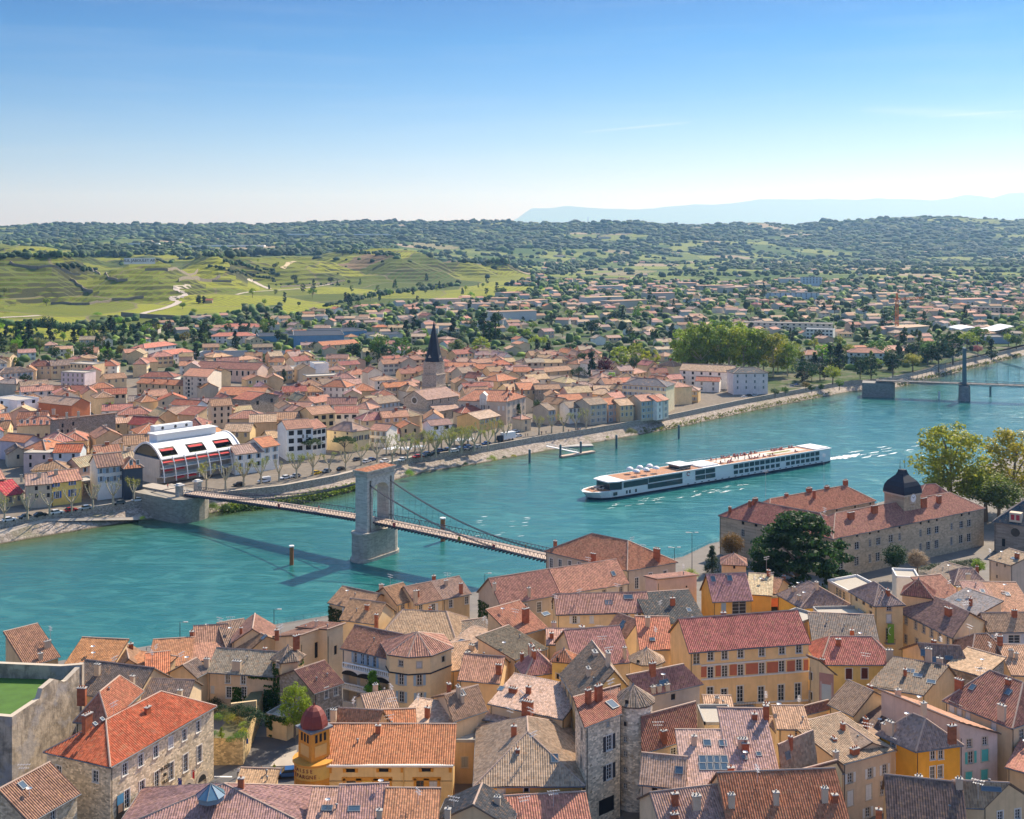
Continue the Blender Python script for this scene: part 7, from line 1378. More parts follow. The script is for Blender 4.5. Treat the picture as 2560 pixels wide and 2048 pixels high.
for lb,cv,b,ty,c in(('bright green bush on the bank just right of the bridge tower',F2,(1610,1090),1010,'bright'),('bright bush at the waterline below the footbridge abutment',F1,(1240,1465),1415,'spring'),('dense green bush beside the footbridge abutment',F1,(1850,1390),1290,'mid'),('second dense green bush beside the footbridge abutment',F1,(1960,1380),1310,'dark'),('dark bush on the stone bank below the car park',F3,(360,1060),1020,'dark'),('yellow-green bush on the stone bank near the steps',F3,(590,1025),955,'spring'),('small yellow bush on the bank left of the landing stage',F3,(780,990),950,'yellow'),('dark bush on the bank left of the yellow one',F3,(700,1000),965,'dark'),('olive bush on the bank beyond the landing stage',F3,(1800,800),715,'olive'),('small yellow bush above the mooring piles',F3,(1595,820),795,'yellow')):
 TW('bush',lb,cv,b,ty,'bush',c,2,1.2,1.0,cat='bush')
k_=0
for lb,cv,b,ty,kd,cl,w_ in[('tall dark cypress on the left wooded slope',G1,(695,775),670,'poplar','deep',2.0),('slim dark cypress near the pink villa',G1,(505,810),735,'poplar','deep',2.2),('slim cypress left of the parasol-shaped pine',G1,(868,780),715,'poplar','deep',2.0),('big dark spreading tree at the left of the wooded slope',G1,(300,790),668,'round','deep',1.4),('dark blue-green conifer mass beside the big spreading tree',G1,(405,820),700,'round','blue',1.2),('parasol-shaped dark pine in the gardens',G1,(950,800),703,'pine','deep',1.3),('reddish-brown tree right of the parasol pine',G1,(1050,800),720,'tall',(.06,.03,.03),1.4),('dark conifer near the winery terrace',G1,(1338,760),680,'conifer','deep',1.7),('second dark conifer near the winery terrace',G1,(1285,790),725,'round','dark',1.5),('dark conifer pair left member above the villas',G1,(1220,850),772,'conifer','deep',1.6),('dark conifer pair right member above the villas',G1,(1262,860),795,'conifer','deep',1.6),('bright green tree at the foot of the vineyard',G1,(745,740),675,'round','bright',1.3),('bright yellow-green tree below the winding road',G1,(1215,670),625,'round','bright',1.5),('round dark tree beside the winding road',G1,(1145,635),588,'round','mid',1.4),('lone round dark tree standing on the vineyard hill, left of two',G1,(1845,468),415,'round','deep',1.3),('lone round dark tree standing on the vineyard hill, right of two',G1,(2072,478),425,'round','deep',1.3),('lone tree high on the vineyard hill',G1,(1720,385),345,'round','deep',1.3),('dense oak on the crest of the vineyard hill',G2,(135,285),245,'round','deep',2.2),('cypress pair by the vineyard hut, left one',G1,(1245,600),545,'poplar','deep',2.2),('cypress pair by the vineyard hut, right one',G1,(1277,602),550,'poplar','deep',1.8),('yellowish bush tree in the terraces at the left',G1,(290,615),560,'round','spring',1.3),('grey-green tree at the left edge in the terraces',G1,(25,565),515,'round','olive',1.5),('bright bush at the edge of the terraces',G1,(612,680),645,'bush','bright',1.7)]:
 x,y=cv(b);d=300;
 while d<6000:
  zz=zt((x-1280)/F*d,d)
  if HC-(y-YH)/F*d<=zz:break
  d+=6
 p=((x-1280)/F*d,d,zz-.3);yt=cv((b[0],ty))[1];h=max(3,(y-yt)/F*d)
 T('conifer_tree' if kd in('conifer','poplar','pine')else 'broadleaf_tree',lb,'tree',p,h,kd,cl,1,w_)
OCC={}
def occ_add(x,y,r):OCC.setdefault((int(x//40),int(y//40)),[]).append((x,y,r))
def occ_free(x,y,r):
 i,j=int(x//40),int(y//40)
 for a in(-1,0,1):
  for b in(-1,0,1):
   for(u,v,q_)in OCC.get((i+a,j+b),()):
    if(x-u)**2+(y-v)**2<(r+q_)**2:return False
 return True
for rt_,c_,r_ in HOUSES:
 if c_.y>340:occ_add(c_.x,c_.y,min(r_,18)*.85)
GROVE=[(x,y)for x,y in((165,765),(190,770),(215,775))]
for x,y in GROVE:occ_add(x,y,22)
cnt={}
def near_of(x):
 for lim,nm in((250,'at the far left'),(560,'behind the arched glass building'),(800,'above the umbrella pines'),(1040,'left of the church'),(1250,'around the church'),(1500,'right of the schoolhouse'),(1750,'left of the big plane grove'),(2050,'above the big plane grove'),(2330,'left of the distant bridge'),(9999,'above the distant bridge')):
  if x<lim:return nm
wnames=[('cream','cream'),('white','white'),('tan','tan'),('beige','beige'),('grey','grey'),('peach','peach'),('pale','pale'),('pink','pink')]
SUB=[]
def fill_house(c,d,town):
 x=(c-1280)/F*d;y=d;z=zt(x,y)
 if town:L,dp,ze,rise=R.uniform(9,16),R.uniform(8,11),R.uniform(5.5,9),R.uniform(2,3)
 else:L,dp,ze,rise=R.uniform(9,15),R.uniform(8,11),R.uniform(3.2,6.2),R.uniform(1.6,2.4)
 r=max(L,dp)*.5
 if not occ_free(x,y,r*(.64 if town else 1.25)):return False
 occ_add(x,y,r*(.64 if town else 1.25))
 a=R.gauss(.45 if c<1900 else .25,.25)+(math.pi/2 if R.random()<.4 else 0);u=Vector((math.cos(a),math.sin(a),0));n=Vector((-u.y,u.x,0));ctr=Vector((x,y,z+ze))
 if u.cross(Vector((0,0,1))).dot(Vector((0,-1,0)))<0:pass
 A_=ctr-u*L/2-n*dp/2;B_=ctr+u*L/2-n*dp/2
 wn,wc=R.choice(wnames);rc=R.choices('otpbvgrmk',(4,4,5,4,4,3,1.5,2,3)if town else(2,6,4,2,1,2,.4,.6,6))[0];rt=R.choices('ghp',(6,3,1))[0]
 where=near_of(c);st='two-storey' if ze>5 else 'low'
 depth='old town' if town else('nearer suburb' if d<1250 else 'far suburb')
 lb=f'{st} {wn} {RN[rc].replace(" ", "-")} {dict(g="gabled", h="hip-roofed", p="front-gabled")[rt]} house, {depth} {where}'
 nw=()if d>1300 else((0,'d' if R.random()<.5 else 'ctw',1.0,1.5,(max(2,int(L/3.6)),2 if ze>5 else 1),R.choice((None,None,'lblue','white','brown')),3.0,.7),(1,'d',.9,1.4,(2,1),None,3,.7))
 rt_,pl=house('town_house' if town else 'suburban_house',lb,'house',FULL,None,None,dp,ctr.z,rt,rise,wc if wc in WC else 'cream',rc,win=nw,near=False,z0=z-1,over=.4,base=(A_,B_),group='old town houses on the far bank' if town else 'houses of the far suburb',rcol=tuple(q*R.uniform(.85,1.15)for q in RC[rc]))
 if town or R.random()<.4:
  q4=[q_ for q_ in pl if len(q_)==4]or[pl[0]+[pl[0][2]]];p=q4[0][3].lerp(q4[0][2],R.uniform(.2,.8));chimney(ROOF[rt_.name],p,a,R.uniform(.8,1.6),.7,R.uniform(.6,1.2),R.random()<.6,2)
 SUB.append(rt_);return True
n_town=0
for k in range(5200):
 c=R.uniform(-60,1740);d0=cast(Q1,c)or 400;lim=830+max(0,c-700)*.06
 if c>1500:lim=760
 d=d0+22+(lim-d0-22)*R.random()**.8
 if 560<c<1330 and d<d0+52:continue
 if c>1330 and d<d0+34:continue
 if fill_house(c,d,True):n_town+=1
 if n_town>=235:break
n_sub=0
for k in range(6000):
 c=R.uniform(-60,2660)
 d=R.uniform(800,1500)if R.random()<.62 else R.uniform(1300,2250)
 X=(c-1280)/F*d
 if cover(X,d,0)!=0 or(cast(Q1,c)or 0)+60>d or(1690<c<2030 and d<860):continue
 if c<700 and d>880+c*.35:continue
 if R.random()<(d-700)/3200:continue
 if fill_house(c,d,False):n_sub+=1
 if n_sub>=250:break
mb=MB();roofm=[plain(f'far_roof_{n_}',RC[k],.9)for n_,k in(('tan','t'),('pink','k'),('rose','p'),('brown','b'))];n=0
for k in range(9000):
 c=R.uniform(300,2700);d=R.uniform(1050,2500)if R.random()<.85 else R.uniform(2500,5200);X=(c-1280)/F*d
 cv_=cover(X,d,0)
 if d<2500 and cv_!=0:continue
 if c<900 and d>1250:continue
 if d>2500 and(c<1250 or fbm(X+300,d,380)<.12):continue
 r=R.uniform(5,8)
 if not occ_free(X,d,r*.8):continue
 occ_add(X,d,r*.8);z=zt(X,d);a=R.gauss(.3,.4);u=Vector((math.cos(a),math.sin(a),0));nn_=Vector((-u.y,u.x,0));h=R.uniform(3,6);p=Vector((X,d,z));L,w_=r,R.uniform(4,5.5)
 if n%17==0:L,w_,h=R.uniform(14,30),R.uniform(8,12),R.uniform(6,11)
 mb.box(p-Vector((0,0,1)),2*L,2*w_,h+1,a,0 if n%3 else 1)
 e=[p+u*(s*L*1.05)+nn_*(t*w_*1.1)+Vector((0,0,h-.1))for s,t in((-1,-1),(1,-1),(1,1),(-1,1))];rr=1.9 if L<12 else .6
 g0,g1=p-u*L+Vector((0,0,h+rr)),p+u*L+Vector((0,0,h+rr));m_=2+n%4
 mb.face([e[0],e[1],g1,g0],m_);mb.face([e[2],e[3],g0,g1],m_);mb.face([e[1],e[2],g1],0);mb.face([e[3],e[0],g0],0);n+=1
 if n>420:break
tag(mb.build('distant_houses',[plain('far_wall',(.55,.49,.42),.9,sc=.02,var=.3),plain('far_wall_white',(.62,.60,.58),.9)]+roofm),None,None,kind='stuff')
TC={}
def town_tree(c,d,lo=5,hi=11):
 X=(c-1280)/F*d;h=R.uniform(lo,hi);r=h*.28
 if not occ_free(X,d,r*.7):return False
 occ_add(X,d,r*.7);kd=R.choices(('round','tall','wide','conifer','poplar'),(6,2,1.5,1.6,1.3))[0];cl=R.choices(('mid','dark','deep','bright','spring','olive','blue'),(3,4,3,1.6,1.2,1.2,1))[0]
 if kd in('conifer','poplar'):cl=R.choice(('deep','dark','blue'));h*=1.25
 nm={'conifer':'conifer_tree','poplar':'cypress_tree'}.get(kd,'broadleaf_tree');TC[nm]=TC.get(nm,0)+1
 if TC[nm]>270:return False
 z=zt(X,d)-.3;ht='tall' if h>9.5 else 'small' if h<6.5 else 'medium'
 cn=dict(mid='mid-green',dark='dark green',deep='blackish green',bright='bright green',spring='yellow-green',olive='grey-green',blue='blue-green')[cl]
 where=near_of(c);zone='old town' if d<830 else 'nearer suburb' if d<1250 else 'far suburb' if d<2300 else 'vineyard edge'
 f=one_tree if d>900 else None
 lb=f'{ht} {cn} {dict(round="round", tall="upright", wide="spreading", conifer="pointed", poplar="columnar")[kd]} tree, {zone} {where}'
 if f:one_tree(nm,lb,'tree',(X,d,z),h,kd,cl,'garden trees of the far bank',1.0 if kd not in('poplar',)else 1.3)
 else:tree(nm,lb,'tree',(X,d,z),h,kd,cl,1,1.1,'garden trees of the far bank')
 return True
n=0
for k in range(900):
 c=R.uniform(1990,2600);d=(cast(Q1,c)or 900)+R.uniform(16,120);X=(c-1280)/F*d;h=R.uniform(7,17);r=h*.25
 if not occ_free(X,d,r*.6):continue
 occ_add(X,d,r*.6);kd=R.choice(('round','round','tall','wide','conifer'));cl=R.choices(('deep','dark','mid','spring','bright'),(3,3,3,2,1))[0]
 tree('conifer_tree' if kd=='conifer' else 'broadleaf_tree',f'{"tall" if h > 12 else "small"} {dict(deep="blackish green", dark="dark green", mid="mid-green", spring="yellow-green", bright="bright green")[cl]} {dict(round="round", tall="upright", wide="spreading", conifer="pointed")[kd]} tree on the riverbank {"right" if c > 2230 else "left"} of the distant abutment','tree',(X,d,zt(X,d)-.2),h,kd,cl,1,1.15,'riverside park trees');n+=1
 if n>=62:break
n=0
for k in range(4000):
 m=R.random()
 if m<.22:c=R.uniform(-40,700);d=R.uniform(800,1010)+max(0,c-100)*.25
 elif m<.30:c=R.uniform(0,1700);d=R.uniform(560,830)
 else:c=R.uniform(600,2640);d=R.uniform(820,2200)
 if(cast(Q1,c)or 0)+45>d:continue
 if R.random()<(d-900)/2600:continue
 n+=town_tree(c,d,6,15 if d>800 else 8)
 if n>=420:break
ICO=[]
for s in range(6):
 r=np.random.default_rng(s);t=(1+5**.5)/2
 v=np.array([(-1,t,0),(1,t,0),(-1,-t,0),(1,-t,0),(0,-1,t),(0,1,t),(0,-1,-t),(0,1,-t),(t,0,-1),(t,0,1),(-t,0,-1),(-t,0,1)],float);v/=np.linalg.norm(v[0])
 v*=r.uniform(.65,1.25,12)[:,None];v[:,2]=v[:,2]*.75+.45;ICO.append(v)
IF=np.array([(0,11,5),(0,5,1),(0,1,7),(0,7,10),(0,10,11),(1,5,9),(5,11,4),(11,10,2),(10,7,6),(7,1,8),(3,9,4),(3,4,2),(3,2,6),(3,6,8),(3,8,9),(4,9,5),(2,4,11),(6,2,10),(8,6,7),(9,8,1)])
def mass(name,items,mats):
 V_,F_,M_=[],[],[];b=0
 for(x,y,z,r,h,m)in items:
  v=ICO[R.randrange(6)];a=R.uniform(0,6.28);ca,sa=math.cos(a),math.sin(a)
  V_.append(np.stack([x+(v[:,0]*ca-v[:,1]*sa)*r,y+(v[:,0]*sa+v[:,1]*ca)*r,z+v[:,2]*h],1));F_.append(IF+b);M_+=[m]*20;b+=12
 V_=np.concatenate(V_);F_=np.concatenate(F_);me=bpy.data.meshes.new(name);n=len(F_)
 me.vertices.add(len(V_));me.vertices.foreach_set('co',V_.ravel());me.loops.add(3*n);me.loops.foreach_set('vertex_index',F_.ravel());me.polygons.add(n);me.polygons.foreach_set('loop_start',np.arange(n)*3);me.update(calc_edges=True)
 for m in mats:me.materials.append(m)
 me.polygons.foreach_set('material_index',M_);tag(link(name,me),None,None,kind='stuff')
FOL=[plain(f'foliage_{n_}',c_,.9,sc=.25,var=.45)for n_,c_ in(('deep',(.018,.045,.016)),('dark',(.03,.068,.02)),('mid',(.075,.14,.03)),('bright',(.16,.24,.03)),('olive',(.11,.135,.04)))]
it=[]
for k in range(7000):
 c=R.uniform(-60,2700);d=R.uniform(780,2400);X=(c-1280)/F*d
 if(cast(Q1,c)or 0)+30>d or cover(X,d,0)!=0:continue
 if 1690<c<2030 and d<850:continue
 r=R.uniform(1.8,4.8)*(1+(d-800)/2200)
 if not occ_free(X,d,r*.55):continue
 if len(it)>3600:break
 occ_add(X,d,r*.5);it.append((X,d,zt(X,d)-.5,r,r*R.uniform(.8,1.5),R.choices((0,1,2,3,4),(2,3,4,2,1.3))[0]))
mass('suburb_greenery',it,FOL)
it=[]
for k in range(40000):
 c=R.uniform(-100,2700);u_=R.random();d=2300+(6700-2300)*u_**1.1;X=(c-1280)/F*d;z=zt(X,d);cv_=cover(X,d,z)
 hedge=abs(fbm(X*1.0,d*1.0,240))<.035 or abs(fbm(X+4000,d,300))<.03
 if cv_==2 or(hedge and cv_==3 and d>2500)or(cv_==3 and R.random()<.02):pass
 elif cv_==1 and d>2250 and hedge and R.random()<.35:pass
 else:continue
 r=R.uniform(2.5,9)**1.0*(.8+d/6500)*(1.35 if R.random()<.2 else 1);r*=1.3 if cv_==2 and d>3800 else 1;it.append((X,d,z-1.5,r,r*(R.uniform(.45,.8)if cv_==2 else R.uniform(.7,1.2)),R.choices((0,1,2,4),(5,5,2.4,1))[0]))
 if len(it)>16500:break
def belt(c0,c1,y0,y1,n,r0,r1,cols=(0,1,1,2)):
 for k in range(n):
  t=R.random();c=c0+(c1-c0)*t;y=y0+(y1-y0)*t+R.gauss(0,1.5);d=1100
  while d<6800:
   X=(c-1280)/F*d;z=zt(X,d)
   if HC-(y-YH)/F*d<=z:break
   d+=14
  if d>=6800:continue
  r=R.uniform(r0,r1)*d/F;it.append((X,d,z-.5,r,r*R.uniform(.9,1.5),R.choice(cols)))
belt(0,330,645,640,170,5,11);belt(330,560,636,640,90,4,9);belt(565,800,640,634,150,7,13,(0,0,1));belt(840,1000,630,640,60,4,8)
belt(960,1150,738,712,60,5,9,(0,1,2));belt(1330,1600,690,640,150,5,10,(0,1,1,2));belt(1150,1500,655,670,130,5,10);belt(560,700,655,690,70,3,6);belt(800,960,770,735,40,5,9,(0,1));belt(700,860,800,775,30,4,8)
belt(-60,360,850,800,90,6,14,(0,1,2,2));belt(100,420,885,840,90,7,13,(0,1,2,3));belt(-40,120,830,850,30,6,12,(2,3,1));belt(500,800,800,795,60,4,9,(1,2));belt(1650,2560,690,680,150,4,9);belt(1700,2560,660,665,150,4,8)
belt(140,240,672,680,40,4,8,(0,1));belt(520,690,668,705,60,3,5,(0,0,1));belt(690,860,715,712,24,2,4,(0,1))
for c in np.arange(-60,2640,3.2):
 if fbm(c,0,60)>-.25:
  d=6150+R.uniform(-150,250);X=(c-1280)/F*d;r=R.uniform(5,11);it.append((X,d,zt(X,d)-2,r,r*R.uniform(.6,1.2),R.choice((0,1,1))))
mass('woodland',it,FOL)
def on_ground(x,y,dmin=900):
 d=dmin
 while d<7000:
  X=(x-1280)/F*d;z=zt(X,d)
  if HC-(y-YH)/F*d<=z:return Vector((X,d,z))
  d+=4
 return Vector(((x-1280)/F*6500,6500,100))
def ribbon(name,label,px,w,mat_,lift=.35,kind=None,cat='road'):
 q4=[px[0]]+list(px)+[px[-1]];fine=[]
 for i in range(1,len(q4)-2):
  for k in range(10):
   t=k/10;f_=lambda a,b,c,d:.5*(2*b+(c-a)*t+(2*a-5*b+4*c-d)*t*t+(3*b-a-3*c+d)*t**3)
   p=on_ground(*(f_(*[q4[i+j][m]for j in(-1,0,1,2)])for m in(0,1)))
   if not fine or 3<(p-fine[-1]).length<160:fine.append(p)
 mb=MB()
 for i in range(len(fine)-1):
  a,b=fine[i],fine[i+1];d=(b-a);d.z=0;d.normalize();n=Vector((-d.y,d.x,0))*w/2
  q_=[a-n,b-n,b+n,a+n];mb.face([Vector((p.x,p.y,zt(p.x,p.y)+lift))for p in q_],0)
 o=mb.build(name,[mat_])
 return tag(o,label,cat)if kind is None else tag(o,None,None,kind=kind)
RDM=plain('pale_track',(.46,.40,.34),.95)
ribbon('road','',[G1(p)for p in((860,680),(930,655),(1020,635),(1085,612),(1120,592),(1075,578),(1130,560),(1160,548),(1105,515),(1130,500),(1180,495),(1170,482))],8,RDM,.6,'structure')
ribbon('track','',[G1(p)for p in((1690,510),(1640,490),(1590,465),(1560,455))],8,RDM,.6,'structure');ribbon('track','',[G1(p)for p in((0,692),(130,685),(260,678))],6,RDM,.5,'structure')
ribbon('track','',[G1(p)for p in((1770,385),(1810,350),(1850,335))],8,plain('sandy_track',(.5,.4,.24),.95),.6,'structure');ribbon('track','',[G1(p)for p in((1480,545),(1560,530),(1700,520),(1900,505),(2100,475))],5,RDM,.5,'structure')
DRY=plain('dry_stone',(.26,.22,.17),.95,sc=.5,var=.35)
for i,(lb,px,h)in enumerate((('long dark retaining wall at the foot of the left vineyard',((760,680),(900,690),(1100,700),(1320,708)),5),('terrace wall under the lettered winery wall',((910,395),(1050,396),(1240,398)),4),('low terrace wall above the winding road',((1120,470),(1250,455),(1380,440)),5),('dry-stone terrace wall in the left vineyard',((320,605),(450,610),(560,608),(700,585),(900,570)),3.5),('upper terrace wall in the left vineyard',((60,360),(240,380),(420,415),(500,430)),4),('steep terrace wall in the middle of the left vineyard',((440,455),(500,495),(580,540)),4),('terrace wall stepping below the winery wall',((580,395),(680,450),(740,475),(800,462)),4),('low wall between the first and second vineyard hills',((1330,465),(1450,468)),4),('dark wall at the foot of the middle vineyard hills',((2160,460),(2000,478),(1760,500)),3))):
 P=[on_ground(*G1(p))for p in px];fine=[]
 for a,b in zip(P,P[1:]):
  for k in range(8):p=a.lerp(b,k/8);p.z=zt(p.x,p.y);fine.append(p)
 fine.append(P[-1]);mb=MB()
 for a,b in zip(fine,fine[1:]):mb.bar(a+Vector((0,0,h/2-1)),b+Vector((0,0,h/2-1)),1.0,h+1)
 tag(mb.build('terrace_wall',[DRY]),lb,'wall','dry-stone walls of the vineyards')
p=on_ground(*G1((1300,600)));Hh=house('vineyard_hut','small stone hut with red roof beside two cypresses in the vineyard','hut',FULL,None,None,7,p.z+4,'g',2,'tan','r',near=False,z0=p.z-1,base=(p+Vector((-6,0,4)),p+Vector((6,2,4))))
for i,(c,y,L,w_)in enumerate(((845,588,430,30),(560,617,260,60),(520,605,90,25),(430,600,70,20),(360,612,90,25),(480,619,60,22))):
 d=1500;q_=on_ground(c,y,2500);mb=MB();mb.box(q_,L,w_,5,.1,0);tag(mb.build('greenhouse',[WHITE]),f'{("longest thin white", "large grey-white", "small white", "tiny white", "pale", "short pale")[i]} greenhouse strip on the far plateau, {ORD[i]} counted','greenhouse','greenhouses on the far plateau')
q_=Vector(((1690-1280)/F*6200,6200,zt((1690-1280)/F*6200,6200)));mb=MB();mb.box(q_-Vector((0,0,3)),14,14,24,.3,0);mb.box(q_+Vector((0,0,21)),15,15,2,.3,0);tag(mb.build('hilltop_tower',[plain('old_stone',(.2,.19,.17),.9)]),'old square stone tower on the skyline hill','tower')
q_=Vector(((1470-1280)/F*6100,6100,zt((1470-1280)/F*6100,6100)));mb=MB();mb.tube([q_,q_+Vector((0,0,32))],[1.4,.7],5);tag(mb.build('radio_mast',[STEELP]),'thin radio mast on the skyline in the middle','mast')
q_=W(*G3((1395,845)),9);cr=thing('tower_crane','orange tower crane over the right of the suburb','crane',q_);OR=plain('crane_orange',(.62,.20,.05),.5);k=q_.y/F
def lattice(nm,a,b,w_):
 mb=MB();d=(b-a).normalized();s=Vector((0,1,0));t_=d.cross(s).normalized()
 n=int((b-a).length/(w_*1.6))
 for u_ in(-1,1):
  for v_ in(-1,1):mb.bar(a+s*u_*w_/2+t_*v_*w_/2,b+s*u_*w_/2+t_*v_*w_/2,.35,.35)
 for i in range(n):
  for u_ in(-1,1):p0,p1=a.lerp(b,i/n),a.lerp(b,(i+1)/n);sg=1 if i%2 else-1;mb.bar(p0+s*u_*w_/2+t_*sg*w_/2,p1+s*u_*w_/2-t_*sg*w_/2,.25,.25)
 return mb.build(nm,[OR],cr)
top=q_+Vector((0,0,(845-645)*.41744*k));lattice('mast',q_,top,2.2);lattice('jib',top+Vector((-38*.417*k*1.0,0,0)),top+Vector((190*.417*k,12,1)),1.7);mb=MB();mb.box(top+Vector((-34*.417*k,0,-3)),4,2.5,4,0);mb.build('counterweight',[CONC],cr);mb=MB();mb.box(top+Vector((1.8,0,-2.8)),1.8,2,2.4);mb.build('cab',[WHITE],cr);lattice('tower_head',top,top+Vector((0,0,6)),1.2)
t=NT('weathered_render');P_=t.pos();oc_=t.ocol();c_=t.mix(t.ramp(t.noise(.28,P_,6,.7,.5),.42,.58),t.val(oc_,.62),t.val(oc_,1.3));c_=t.mix(t.math('MULTIPLY',t.ramp(t.noise(.9,t.scaled(P_,(1.4,1.4,.25)),5,.7),.5,.68),.6),c_,(.12,.10,.085));c_=t.mix(t.math('MULTIPLY',t.ramp(t.noise(.16,P_,3),.55,.6),.6),c_,(.36,.34,.34));t.bump(t.noise(1.2,P_,6),.15,.6);OLDW=t.done(c_,.95)
bs=thing('bastion','weathered tan bastion with stepped parapet enclosing a small lawn at the left edge','bastion',(-85,195,6))
def at(x,y,z):return W(*B1((x,y)),z)
c0=Vector((-80.6,187,0));c1=Vector((-75.6,205,0));ub=(c1-c0).normalized();nb_=Vector((-ub.y,ub.x,0));LB=(c1-c0).length
def wallrun(mb,a,b,prof,th,m=0):
 "a wall from a to b whose top follows prof (fraction, height), th thick towards its left"
 d=(b-a);n=Vector((-d.y,d.x,0)).normalized()*th
 for(s0,z0),(s1,z1)in zip(prof,prof[1:]):
  p,q_=a+d*s0,a+d*s1;Q=lambda v,z:Vector((v.x,v.y,z))
  mb.face([Q(p,3),Q(q_,3),Q(q_,z1),Q(p,z0)],m);mb.face([Q(q_+n,3),Q(p+n,3),Q(p+n,z0),Q(q_+n,z1)],m);mb.face([Q(p,z0),Q(q_,z1),Q(q_+n,z1),Q(p+n,z0)],1)
 for s,z in(prof[0],prof[-1]):p=a+d*s;mb.face([(p.x,p.y,3),(p.x,p.y,z),(p.x+n.x,p.y+n.y,z),(p.x+n.x,p.y+n.y,3)],m)
mb=MB();wallrun(mb,c0,c1,[(0,18.1),(.36,18.5),(.40,19.9),(.56,20.4),(.70,19.0),(.74,18.9),(1,20.3)],.9)
c3=c0-Vector((35,-6,0));c2=c1-Vector((39,-3,0));wallrun(mb,c3,c0,[(0,18.3),(1,18.1)],.9);wallrun(mb,c1,c2,[(0,20.3),(.1,19.9),(1,20.4)],.9)
mb.build('wall',[OLDW,TRIM],bs,color=(.40,.33,.25))
mb=MB();mb.face([(p.x,p.y,17.5)for p in(c0,c1,c2,c3)],0);mb.build('lawn',[plain('lawn_grass',(.06,.14,.018),.95,sc=.5,var=.35)],bs)
bk_a,bk_b=W(*B2((985,1180)),14),W(*B2((2125,1180)),14);bu=(bk_b-bk_a).normalized();bn=Vector((bu.y,-bu.x,0));brz=math.atan2(bu.y,bu.x)
OCH=plain('orange_render',(.60,.27,.035),.85);OCY=plain('ochre_render',(.62,.40,.13),.85);DOME=plain('dome_tiles',(.20,.035,.025),.7,sc=3)
tc_=bk_a-bu*.7-bn*1.6;tc_.z=6
mb=MB();mb.lathe(tc_,[(3.1,0),(3.1,8.0),(3.35,8.1),(3.35,8.4),(0,8.5)],20);mb.build('rotunda',[OCH],cs)
z0=15.4;mb=MB();mb.box(tc_+Vector((0,0,8.4)),3.5,3.5,4.6,brz+.78,0,.97);mb.build('turret',[OCH],cs)
for k in range(4):
 a=brz+.78+math.pi/2*k;n_=Vector((math.sin(a),-math.cos(a),0));u_=Vector((math.cos(a),math.sin(a),0));c_=tc_+n_*1.72
 for s in(-.8,0,.8):mb=MB();mb.box(c_+u_*s+Vector((0,0,11.3)),.4,.12,1.2,a,0);mb.build('louvre',[DARK],cs)
 mb=MB();mb.box(tc_+n_*1.73+Vector((0,0,9.1)),2.2,.1,1.7,a,0);mb.build('panel',[OCY],cs)
mb=MB();k2=math.sqrt(.5)*2;mb.lathe(tc_+Vector((0,0,13.0)),[(2.1*k2,0),(2.1*k2,.3),(0,.31)],4,0,brz+.78+math.pi/4);mb.build('cornice',[ZINC],cs)
mb=MB();mb.lathe(tc_+Vector((0,0,13.3)),[(2.15,0),(2.15,.5),(2.0,1.15),(1.7,1.9),(1.2,2.55),(.6,2.95),(.12,3.1),(.1,3.5),(0,3.6)],8,0,brz);mb.build('dome',[DOME],cs)
for line,z,sz in(('CAISSE',13.5,.8),("D'ÉPARGNE.",12.6,.8)):
 n=len(line)
 for i,ch in enumerate(line):
  if ch==' ':continue
  a=brz-math.pi/2-.45+(i-(n-1)/2)*.19;text(cs,ch,(tc_.x+3.2*math.cos(a),tc_.y+3.2*math.sin(a),z),a+math.pi/2,sz,DOME)
mb=MB()
for k in range(12):a0=brz-math.pi/2-.85+k*.165;a1=a0+.165;P=[(tc_.x+3.15*math.cos(a),tc_.y+3.15*math.sin(a))for a in(a0,a1)];mb.face([(*P[0],12.0),(*P[1],12.0),(*P[1],14.0),(*P[0],14.0)],0)
mb.build('name_band',[plain('band_yellow',(.66,.42,.10),.8)],cs)
mb=MB();P=lambda s,z,o=.05:bk_a+bu*s+bn*o+Vector((0,0,z-14));BL=(bk_b-bk_a).length
def rect(s0,s1,za,zb):mb.bar((P(s0,(za+zb)/2)),(P(s1,(za+zb)/2)),.12,zb-za,0)
sx_=lambda x:(x-985)/1140*BL;zy=lambda y:14-(y-1180)*.2968/F*bk_a.y
for x0,x1,y0,y1 in((1205,1225,1300,1460),(1315,1360,1300,1460),(1460,1505,1300,1460),(1590,1615,1300,1460),(1195,1620,1290,1318),(1800,1822,1300,1460),(1885,1930,1300,1460),(2000,2022,1300,1460),(1790,2030,1290,1315),(1205,1232,1220,1250),(1306,1330,1220,1250),(1485,1508,1218,1248),(1588,1612,1218,1248),(1845,1868,1215,1245),(1943,1966,1215,1245),(2095,2120,1185,1250),(1090,1110,1195,1255),(995,1015,1195,1255),(1690,1710,1190,1250),(1032,1045,1325,1460),(1072,1085,1325,1460)):
 rect(sx_(x0),sx_(x1),zy(y1),zy(y0))
mb.build('orange_trim',[OCH],cs);mb=MB();rect(sx_(1366),sx_(1452),zy(1445),zy(1320));mb.build('plaque',[plain('plaque_yellow',(.68,.45,.08),.7)],cs)
mb=MB();mb.bar(P(-.3,13.9,.35),P(BL+.2,13.9,.35),.5,.3,0);mb.tube([P(BL*.64,13.8,.1),P(BL*.64,6,.1)],.07,5,1);mb.build('gutter',[TRIMW,OCY],cs)
mb=MB();mb.bar(P(0,11.4,.08),P(BL,11.4,.08),.05,.05);mb.build('cable',[IRON],cs)
ha,hb=W(*B1((928,1190)),19),W(*B1((1800,690)),19);hu=(hb-ha).normalized();hn=Vector((hu.y,-hu.x,0));hrz=math.atan2(hu.y,hu.x)
